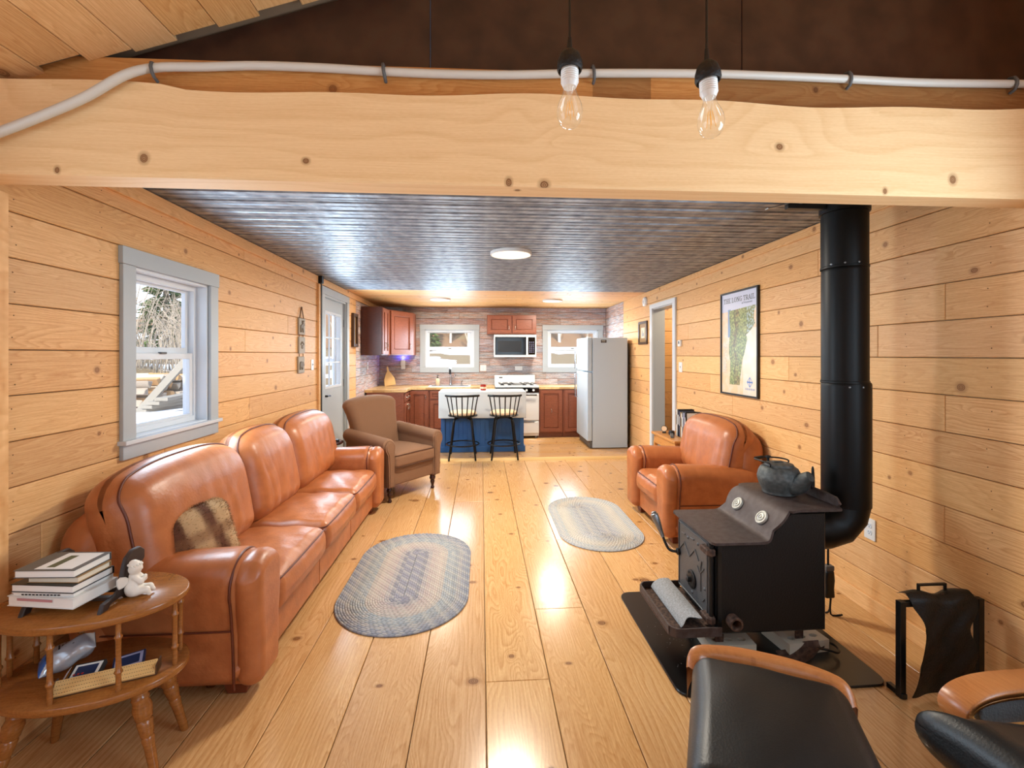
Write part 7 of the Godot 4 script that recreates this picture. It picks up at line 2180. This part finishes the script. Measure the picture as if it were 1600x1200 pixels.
func build_kitchen():
	var b := MB.new()
	var Z := -BACK + 0.62          # front of the base cabinets
	var y0 := KIT
	# base cabinets along the back wall
	var H := 0.845
	cabinet("cherry corner base cabinet left of the sink", T(Vector3(-1.06, y0, Z)), 0.34, H, 0.60, [[0.0, 0.47, 0.30, 0.71, "door", 0.11, 0.25]], "base cabinets along the kitchen wall", 0.09)
	cabinet("cherry base cabinet with a drawer under the sink, partly behind the island", T(Vector3(-0.52, y0, Z)), 0.73, H, 0.60, [[-0.19, 0.755, 0.33, 0.13, "drawer", 0, 0], [0.19, 0.755, 0.33, 0.13, "drawer", 0, 0], [-0.19, 0.39, 0.33, 0.55, "door", 0.12, 0.2], [0.19, 0.39, 0.33, 0.55, "door", -0.12, 0.2]], "base cabinets along the kitchen wall", 0.09)
	cabinet("cherry base cabinet behind the island left of the range", T(Vector3(0.045, y0, Z)), 0.39, H, 0.60, [[0.0, 0.755, 0.34, 0.13, "drawer", 0, 0], [0.0, 0.39, 0.34, 0.55, "door", 0.12, 0.2]], "base cabinets along the kitchen wall", 0.09)
	cabinet("cherry base cabinet with a tall door right of the range", T(Vector3(1.215, y0, Z)), 0.42, H, 0.60, [[0.0, 0.47, 0.38, 0.72, "door", 0.0, 0.0]], "base cabinets along the kitchen wall", 0.09)
	cabinet("cherry base cabinet half hidden by the refrigerator", T(Vector3(1.645, y0, Z)), 0.43, H, 0.60, [[0.0, 0.47, 0.38, 0.72, "door", 0.12, 0.25]], "base cabinets along the kitchen wall", 0.09)
	# base run along the left wall, fronts to the right, its finished end to the room
	var turn := Basis(Vector3.UP, PI / 2)
	cabinet("cherry base cabinet with drawers along the left kitchen wall", Transform3D(turn, Vector3(-1.235, y0, -7.62)), 0.52, H, 0.585, [[0.13, 0.755, 0.22, 0.13, "drawer", 0, 0], [-0.12, 0.755, 0.24, 0.13, "drawer", 0, 0], [0.13, 0.39, 0.22, 0.55, "door", -0.06, 0.2], [-0.12, 0.39, 0.24, 0.55, "door", 0.07, 0.2]], "base cabinets along the left kitchen wall", 0.09)
	# worktops
	b = MB.new()
	b.prism(PackedVector2Array([Vector2(-1.845, -7.34), Vector2(-1.20, -7.34), Vector2(-1.20, Z + 0.025), Vector2(0.235, Z + 0.025), Vector2(0.235, -BACK + 0.005), Vector2(-1.855, -BACK + 0.005)]), 0.04, Transform3D(Basis(Vector3(1, 0, 0), Vector3(0, 0, 1), Vector3(0, -1, 0)), Vector3(0, 0.897, 0)), 0.003)
	var wt := obj("worktop", b, "block", null); tag(wt, "L-shaped butcher block worktop in the kitchen corner and under the sink", "worktop")
	b = MB.new(); b.box(Vector3(1.435, 0.897, -BACK + 0.325), Vector3(0.86, 0.04, 0.64), 0.003)
	wt = obj("worktop", b, "block", null); tag(wt, "short butcher block worktop between range and refrigerator", "worktop")
	# wall cabinets
	var uy := 1.468
	var uh := 0.75
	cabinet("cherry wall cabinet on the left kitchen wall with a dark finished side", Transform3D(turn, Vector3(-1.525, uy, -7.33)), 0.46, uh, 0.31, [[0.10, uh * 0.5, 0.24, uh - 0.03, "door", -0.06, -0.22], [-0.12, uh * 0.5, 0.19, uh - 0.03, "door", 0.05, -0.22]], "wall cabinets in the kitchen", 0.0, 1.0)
	var cc := thing("cabinet", "cherry corner wall cabinet with one diagonal door", "cabinet", T(Vector3(0, uy, 0)), "wall cabinets in the kitchen")
	b = MB.new()
	b.prism(PackedVector2Array([Vector2(-1.845, -7.575), Vector2(-1.525, -7.575), Vector2(-1.20, -8.15), Vector2(-1.20, -BACK + 0.002), Vector2(-1.855, -BACK + 0.002)]), uh, Transform3D(Basis(Vector3(1, 0, 0), Vector3(0, 0, 1), Vector3(0, -1, 0)), Vector3(0, uh * 0.5, 0)), 0.002)
	obj("body", b, "cherry", cc)
	b = MB.new(); panel_front(b, 0.56, uh - 0.03, 0.075)
	var dd := obj("door", b, "cherry", cc, Transform3D(Basis(Vector3.UP, atan2(0.575, 0.325)), Vector3(-1.3585, uh * 0.5, -7.865)))
	pull(dd, Vector3(0.20, -0.22, 0.02))
	cabinet("short two-door cherry wall cabinet above the microwave", T(Vector3(0.548, 1.848, -BACK + 0.33)), 0.89, 0.345, 0.325, [[-0.222, 0.172, 0.42, 0.31, "door", 0.165, -0.06], [0.222, 0.172, 0.42, 0.31, "door", -0.165, -0.06]], "wall cabinets in the kitchen")
	# microwave
	var mw := thing("microwave", "white microwave with a black glass door above the range", "microwave", T(Vector3(0.605, 1.435, -BACK + 0.40)))
	b = MB.new(); b.box(Vector3(0, 0.20, -0.19), Vector3(0.755, 0.40, 0.38), 0.006); obj("body", b, "enamel", mw)
	b = MB.new(); b.box(Vector3(-0.08, 0.20, 0.006), Vector3(0.56, 0.32, 0.012), 0.004); var md := obj("door", b, "black_glass", mw)
	b = MB.new(); b.box(Vector3(-0.10, 0.19, 0.0125), Vector3(0.42, 0.20, 0.002), 0.001); obj("door_window", b, "slate_glass", md)
	b = MB.new(); b.box(Vector3(0.21, 0.20, 0.016), Vector3(0.03, 0.34, 0.022), 0.006); obj("door_handle", b, "enamel", md)
	b = MB.new(); b.box(Vector3(0.295, 0.20, 0.006), Vector3(0.125, 0.31, 0.012), 0.003); var mk := obj("keypad", b, "black_glass", mw)
	b = MB.new()
	for i in 3:
		for j in 6: b.box(Vector3(0.26 + i * 0.034, 0.09 + j * 0.035, 0.0125), Vector3(0.016, 0.010, 0.001), 0.0003)
	obj("keys", b, "cover_lilac", mk)
	b = MB.new()
	for i in 14: b.box(Vector3(-0.33 + i * 0.05, 0.385, 0.001), Vector3(0.036, 0.005, 0.002), 0.0005)
	obj("vent", b, "slate", mw)
	# range
	var rg := thing("range", "white gas range with a low back panel and black control strip", "range", T(Vector3(0.62, y0, -BACK + 0.66)))
	b = MB.new(); b.box(Vector3(0, 0.46, -0.32), Vector3(0.754, 0.84, 0.63), 0.006); obj("body", b, "enamel", rg)
	b = MB.new(); b.box(Vector3(0, 0.895, -0.31), Vector3(0.758, 0.03, 0.65), 0.008); var ct := obj("cooktop", b, "enamel", rg)
	b = MB.new(); b.rbox(T(Vector3(0, 0.985, -0.605), 0, -0.06), Vector3(0.752, 0.17, 0.05), 0.008, 2); var bp := obj("back_panel", b, "enamel", rg)
	b = MB.new(); b.box(Vector3(-0.26, 1.025, -0.577), Vector3(0.065, 0.02, 0.003), 0.0005); obj("nameplate", b, "slate", bp)
	for x in [-0.25, -0.12, 0.14, 0.27]:
		for z in [-0.17, -0.45]:
			b = MB.new()
			b.lathe([Vector2(0.035, 0.911), Vector2(0.035, 0.922), Vector2(0.02, 0.926), Vector2(0, 0.926)], 14, T(Vector3(x, 0, z)))
			for k in 4:
				var a := TAU * k / 4.0 + 0.785
				b.bar(Vector3(x + cos(a) * 0.02, 0.937, z + sin(a) * 0.02), Vector3(x + cos(a) * 0.085, 0.937, z + sin(a) * 0.085), 0.008, 0.008, 0.002)
			b.tube([Vector3(x + 0.085, 0.934, z), Vector3(x, 0.934, z + 0.085), Vector3(x - 0.085, 0.934, z), Vector3(x, 0.934, z - 0.085)], 0.005, 6, false, Vector2.ONE, true)
			obj("burner_grate", b, "black_frame", ct)
	b = MB.new(); b.box(Vector3(0.01, 0.928, -0.31), Vector3(0.17, 0.012, 0.30), 0.003); obj("center_grate", b, "galv", ct)
	b = MB.new(); b.rbox(T(Vector3(0, 0.835, 0.012)), Vector3(0.752, 0.085, 0.025), 0.006, 2); var cp := obj("control_panel", b, "black_glass", rg)
	for x in [-0.28, -0.16, 0.16, 0.28]:
		b = MB.new(); b.lathe([Vector2(0.02, 0), Vector2(0.018, 0.022), Vector2(0, 0.024)], 14, Transform3D(Basis(Vector3.RIGHT, PI / 2), Vector3(x, 0.835, 0.024))); obj("knob", b, "plastic_white", cp)
	b = MB.new(); b.box(Vector3(0, 0.545, 0.010), Vector3(0.752, 0.46, 0.03), 0.006); var od := obj("oven_door", b, "enamel", rg)
	b = MB.new(); b.tube([Vector3(-0.33, 0.755, 0.03), Vector3(-0.33, 0.755, 0.06), Vector3(0.33, 0.755, 0.06), Vector3(0.33, 0.755, 0.03)], 0.011, 8); obj("oven_handle", b, "black_frame", od)
	b = MB.new(); b.box(Vector3(0, 0.19, 0.010), Vector3(0.752, 0.20, 0.028), 0.006); var dr := obj("drawer", b, "enamel", rg)
	b = MB.new(); b.box(Vector3(0, 0.285, 0.022), Vector3(0.60, 0.012, 0.012), 0.002); obj("drawer_grip", b, "slate", dr)
	for s in [-1, 1]:
		b = MB.new(); b.box(Vector3(s * 0.33, 0.02, -0.03), Vector3(0.04, 0.04, 0.04), 0.004); obj("foot", b, "slate", rg)
	# sink with taps
	var sk := thing("sink", "white drop-in kitchen sink under the left window", "sink", T(Vector3(-0.56, 0.917, -BACK + 0.29)))
	b = MB.new(); ring(b, 0.74, 0.46, 0.04, 0.012, Vector3.ZERO, 0.004); b.move(Transform3D(Basis(Vector3.RIGHT, -PI / 2), Vector3(0, 0.004, 0))); obj("rim", b, "enamel", sk)
	b = MB.new(); b.box(Vector3(0, 0.0005, 0), Vector3(0.67, 0.001, 0.39), 0.0004); obj("basin", b, "slate", sk)
	var fc := thing("faucet", "tall chrome kitchen faucet with a dark spray head", "faucet", T(Vector3(-0.56, 0.927, -BACK + 0.12)))
	b = MB.new(); b.lathe([Vector2(0.034, 0), Vector2(0.034, 0.01), Vector2(0.022, 0.02), Vector2(0.018, 0.09), Vector2(0.02, 0.15)], 16); obj("base", b, "chrome", fc)
	b = MB.new(); b.tube(smooth_path([Vector3(0, 0.12, 0), Vector3(0, 0.26, 0.0), Vector3(0, 0.345, 0.03), Vector3(0, 0.375, 0.09), Vector3(0, 0.345, 0.15), Vector3(0, 0.29, 0.165)], 6), 0.013, 12); obj("spout", b, "chrome", fc)
	b = MB.new(); b.lathe([Vector2(0.0, 0.20), Vector2(0.02, 0.20), Vector2(0.022, 0.24), Vector2(0.017, 0.30)], 14, T(Vector3(0, 0, 0.165))); obj("spray_head", b, "black_frame", fc)
	b = MB.new(); b.tube(smooth_path([Vector3(0.018, 0.12, 0), Vector3(0.06, 0.14, 0.01), Vector3(0.10, 0.19, 0.015)], 4), 0.008, 8); obj("lever", b, "chrome", fc)
	var sp := thing("side_sprayer", "short chrome soap spout right of the faucet", "sprayer", T(Vector3(-0.36, 0.927, -BACK + 0.12)))
	b = MB.new(); b.lathe([Vector2(0.02, 0), Vector2(0.018, 0.01), Vector2(0.010, 0.014), Vector2(0.010, 0.06)], 12); b.tube(smooth_path([Vector3(0, 0.05, 0), Vector3(0.01, 0.075, 0.02), Vector3(0.02, 0.07, 0.06)], 4), 0.008, 8); obj("spout", b, "chrome", sp)
	var so := thing("soap_bottle", "pale soap bottle with a black pump on the worktop left of the faucet", "bottle", T(Vector3(-0.79, 0.917, -BACK + 0.18)))
	b = MB.new(); b.lathe([Vector2(0, 0), Vector2(0.035, 0), Vector2(0.038, 0.006), Vector2(0.038, 0.10), Vector2(0.03, 0.12), Vector2(0.014, 0.13), Vector2(0.014, 0.14)], 18); obj("body", b, "cream", so)
	b = MB.new(); b.lathe([Vector2(0.016, 0.138), Vector2(0.016, 0.155), Vector2(0.006, 0.158), Vector2(0.006, 0.185), Vector2(0.014, 0.187), Vector2(0.014, 0.196), Vector2(0, 0.197)], 14); b.tube([Vector3(0, 0.19, 0), Vector3(0.03, 0.188, 0.015)], 0.005, 6); obj("pump", b, "black_plastic", so)
	# cutting board leaning in the corner
	b = MB.new()
	b.prism(PackedVector2Array([Vector2(-0.10, 0), Vector2(0.10, 0), Vector2(0.095, 0.12), Vector2(0.045, 0.22), Vector2(0.018, 0.26), Vector2(0.016, 0.33), Vector2(0.0, 0.345), Vector2(-0.016, 0.33), Vector2(-0.018, 0.26), Vector2(-0.045, 0.22), Vector2(-0.095, 0.12)]), 0.018, Transform3D(), 0.003)
	var cb := obj("cutting_board", b, "block_light", null, Transform3D(Basis.from_euler(Vector3(-0.12, 0.35, 0.14)), Vector3(-1.63, 0.925, -BACK + 0.20))); tag(cb, "wooden cutting board with a handle leaning in the kitchen corner", "cutting board")
	# plug-in night light with its blue glow
	var nl := thing("night_light", "white plug-in night light glowing blue beside the corner cabinet", "night light", on("back", -1.135 - 0.3, 1.30))
	b = MB.new(); b.prism(rrect(0.075, 0.115, 0.006, 3), 0.006, T(Vector3(0, -0.03, 0.003)), 0.002); obj("plate", b, "plastic_white", nl)
	b = MB.new(); b.rbox(T(Vector3(0, 0.03, 0.035)), Vector3(0.085, 0.12, 0.05), 0.02, 4); obj("shade", b, "plastic_white", nl)
	b = MB.new(); b.box(Vector3(0, 0.095, 0.03), Vector3(0.06, 0.012, 0.03), 0.004); obj("light_strip", b, "blue_led", nl)
	var ol := OmniLight3D.new(); ol.name = "blue_glow"; nl.add_child(ol); ol.position = Vector3(0, 0.12, 0.04); ol.light_color = Color(0.3, 0.32, 1.0); ol.light_energy = 0.06; ol.light_size = 0.02; ol.omni_range = 6.0; ol.omni_attenuation = 2.0; ol.shadow_enabled = true
	# refrigerator, its doors to the left
	var rf := thing("refrigerator", "tall pale grey two-door refrigerator seen from its side", "refrigerator", T(Vector3(0, y0, 0)))
	b = MB.new(); b.box(Vector3(1.985, 0.86, -7.30), Vector3(0.55, 1.70, 0.78), 0.006); obj("body", b, "fridge", rf)
	for k in [[0.115, 1.175], [1.19, 1.715]]:
		b = MB.new(); b.rbox(T(Vector3(1.665, (k[0] + k[1]) * 0.5, -7.30)), Vector3(0.075, k[1] - k[0], 0.785), 0.014, 3)
		var fd := obj("door", b, "fridge", rf)
		b = MB.new()
		var ya: float = 0.74 if k[0] < 1 else 1.215
		var yb: float = 1.13 if k[0] < 1 else 1.50
		b.tube([Vector3(1.63, ya, -7.62), Vector3(1.585, ya, -7.62), Vector3(1.585, yb, -7.62), Vector3(1.63, yb, -7.62)], 0.010, 8)
		obj("door_handle", b, "chrome", fd)
	b = MB.new(); b.box(Vector3(1.70, 0.06, -7.30), Vector3(0.05, 0.10, 0.76), 0.004); obj("kick_grille", b, "slate", rf)
	b = MB.new(); b.box(Vector3(1.665, 1.722, -6.96), Vector3(0.06, 0.014, 0.06), 0.003); obj("hinge_cover", b, "plastic_white", rf)
	b = MB.new(); b.box(Vector3(2.275, 0.85, -7.30), Vector3(0.03, 1.55, 0.70), 0.004); obj("condenser", b, "black_frame", rf)
	var mg := thing("magnet_sign", "small black lettered magnet high on the refrigerator side", "magnet", T(Vector3(1.885, 1.685 + y0 - 0.03, -6.909)))
	b = MB.new(); b.box(Vector3(0, 0, 0), Vector3(0.085, 0.045, 0.004), 0.001); obj("plate", b, "black_plastic", mg)
	b = MB.new()
	for i in 5: b.box(Vector3(-0.026 + i * 0.012, 0.006 + 0.003 * (i % 2), 0.0022), Vector3(0.007, 0.012, 0.001), 0.0003)
	b.box(Vector3(0.0, -0.012, 0.0022), Vector3(0.05, 0.003, 0.001), 0.0003)
	obj("lettering", b, "cover_white", mg)
	# island with a white drop leaf
	var il := thing("island", "blue panelled kitchen island with a white drop-leaf top", "island", T(Vector3(0.02, y0, -7.02)))
	b = MB.new(); b.box(Vector3(0, 0.435, 0), Vector3(1.23, 0.85, 0.44), 0.004); obj("body", b, "island_blue", il)
	for k in [[-0.585, 0.06], [0.0, 0.07], [0.585, 0.06]]:
		b = MB.new(); b.box(Vector3(k[0], 0.46, 0.228), Vector3(k[1], 0.80, 0.018), 0.003); obj("stile", b, "island_blue", il)
	for x in [-0.29, 0.29]:
		b = MB.new(); b.box(Vector3(x, 0.13, 0.227), Vector3(0.51, 0.09, 0.016), 0.003); obj("rail", b, "island_blue", il)
		b = MB.new(); b.box(Vector3(x, 0.84, 0.227), Vector3(0.51, 0.06, 0.016), 0.003); obj("rail", b, "island_blue", il)
		for j in 8:
			b = MB.new(); b.box(Vector3(x - 0.224 + j * 0.064, 0.49, 0.222), Vector3(0.0625, 0.63, 0.008), 0.0025); obj("bead_board", b, "island_blue", il)
	b = MB.new(); b.box(Vector3(0, 0.043, 0), Vector3(1.275, 0.086, 0.49), 0.008); obj("plinth", b, "island_blue", il)
	b = MB.new(); b.box(Vector3(0, 0.888, 0.015), Vector3(1.29, 0.028, 0.56), 0.005); obj("tabletop", b, "island_top", il)
	b = MB.new(); b.box(Vector3(0, 0.70, 0.287), Vector3(1.29, 0.375, 0.024), 0.006); obj("drop_leaf", b, "island_top", il)
	var jr := thing("jar", "small red glass candle jar on the island", "jar", T(Vector3(0.03, 0.933, -6.98)))
	b = MB.new(); b.lathe([Vector2(0, 0), Vector2(0.035, 0), Vector2(0.045, 0.012), Vector2(0.048, 0.05), Vector2(0.042, 0.08), Vector2(0.043, 0.088), Vector2(0.039, 0.088), Vector2(0.037, 0.03), Vector2(0, 0.028)], 20); obj("body", b, "red_jar", jr)
	b = MB.new(); b.lathe([Vector2(0.0485, 0.028), Vector2(0.0488, 0.055)], 20); obj("paper_label", b, "cream", jr)
	# two stools
	var s := stool()
	s.transform = T(Vector3(-0.262, 0.0, -6.50), 0.0)
	var s2 := copy(s, T(Vector3(0.322, 0.0, -6.50), 0.03), "dark metal bar stool nearer the range end of the island", "bar_stool")
	# the nearer stool pair stands across the threshold, on the living-room boards

func stool() -> Node3D:
	var o := thing("bar_stool", "dark metal bar stool nearer the sink end of the island", "stool", T(Vector3.ZERO), "spindle-back bar stools at the island")
	var b := MB.new()
	for sx in [-1, 1]:
		for sz in [-1, 1]:
			b = MB.new()
			b.tube(smooth_path([Vector3(sx * 0.185, 0.008, sz * 0.185), Vector3(sx * 0.15, 0.30, sz * 0.15), Vector3(sx * 0.125, 0.52, sz * 0.125), Vector3(sx * 0.10, 0.575, sz * 0.10), Vector3(sx * 0.03, 0.59, sz * 0.03)], 4), 0.0125, 10)
			obj("leg", b, "stool_metal", o)
	b = MB.new()
	var pts := []
	for i in 32: pts.append(Vector3(cos(TAU * i / 32) * 0.228, 0.215, sin(TAU * i / 32) * 0.228))
	b.tube(pts, 0.010, 8, false, Vector2.ONE, true); obj("foot_ring", b, "stool_metal", o)
	b = MB.new(); b.lathe([Vector2(0, 0.585), Vector2(0.10, 0.585), Vector2(0.17, 0.605), Vector2(0.205, 0.612), Vector2(0.21, 0.622), Vector2(0.20, 0.63), Vector2(0, 0.63)], 32); obj("seat_pan", b, "stool_metal", o)
	b = MB.new(); b.lathe([Vector2(0.0, 0.63), Vector2(0.185, 0.63), Vector2(0.195, 0.645), Vector2(0.19, 0.665), Vector2(0.16, 0.682), Vector2(0.0, 0.688)], 32); obj("cushion", b, "cream", o)
	# the back stands on the living-room side
	for i in 7:
		var a := lerpf(-0.95, 0.95, i / 6.0)
		var p := Vector3(sin(a) * 0.20, 0.62, cos(a) * 0.20)
		var q := Vector3(sin(a) * 0.262, 0.905, cos(a) * 0.20 + 0.055)
		b = MB.new(); b.tube([p, q], 0.0085 if i % 6 else 0.010, 8, true, Vector2(1.0, 0.7)); obj("spindle", b, "stool_metal", o)
	b = MB.new()
	var rail := []
	for i in 13:
		var a := lerpf(-1.05, 1.05, i / 12.0)
		rail.append(Vector3(sin(a) * 0.268, 0.91, cos(a) * 0.20 + 0.06))
	b.tube(rail, 0.016, 10, true, Vector2(0.75, 1.0)); obj("top_rail", b, "stool_metal", o)
	return o
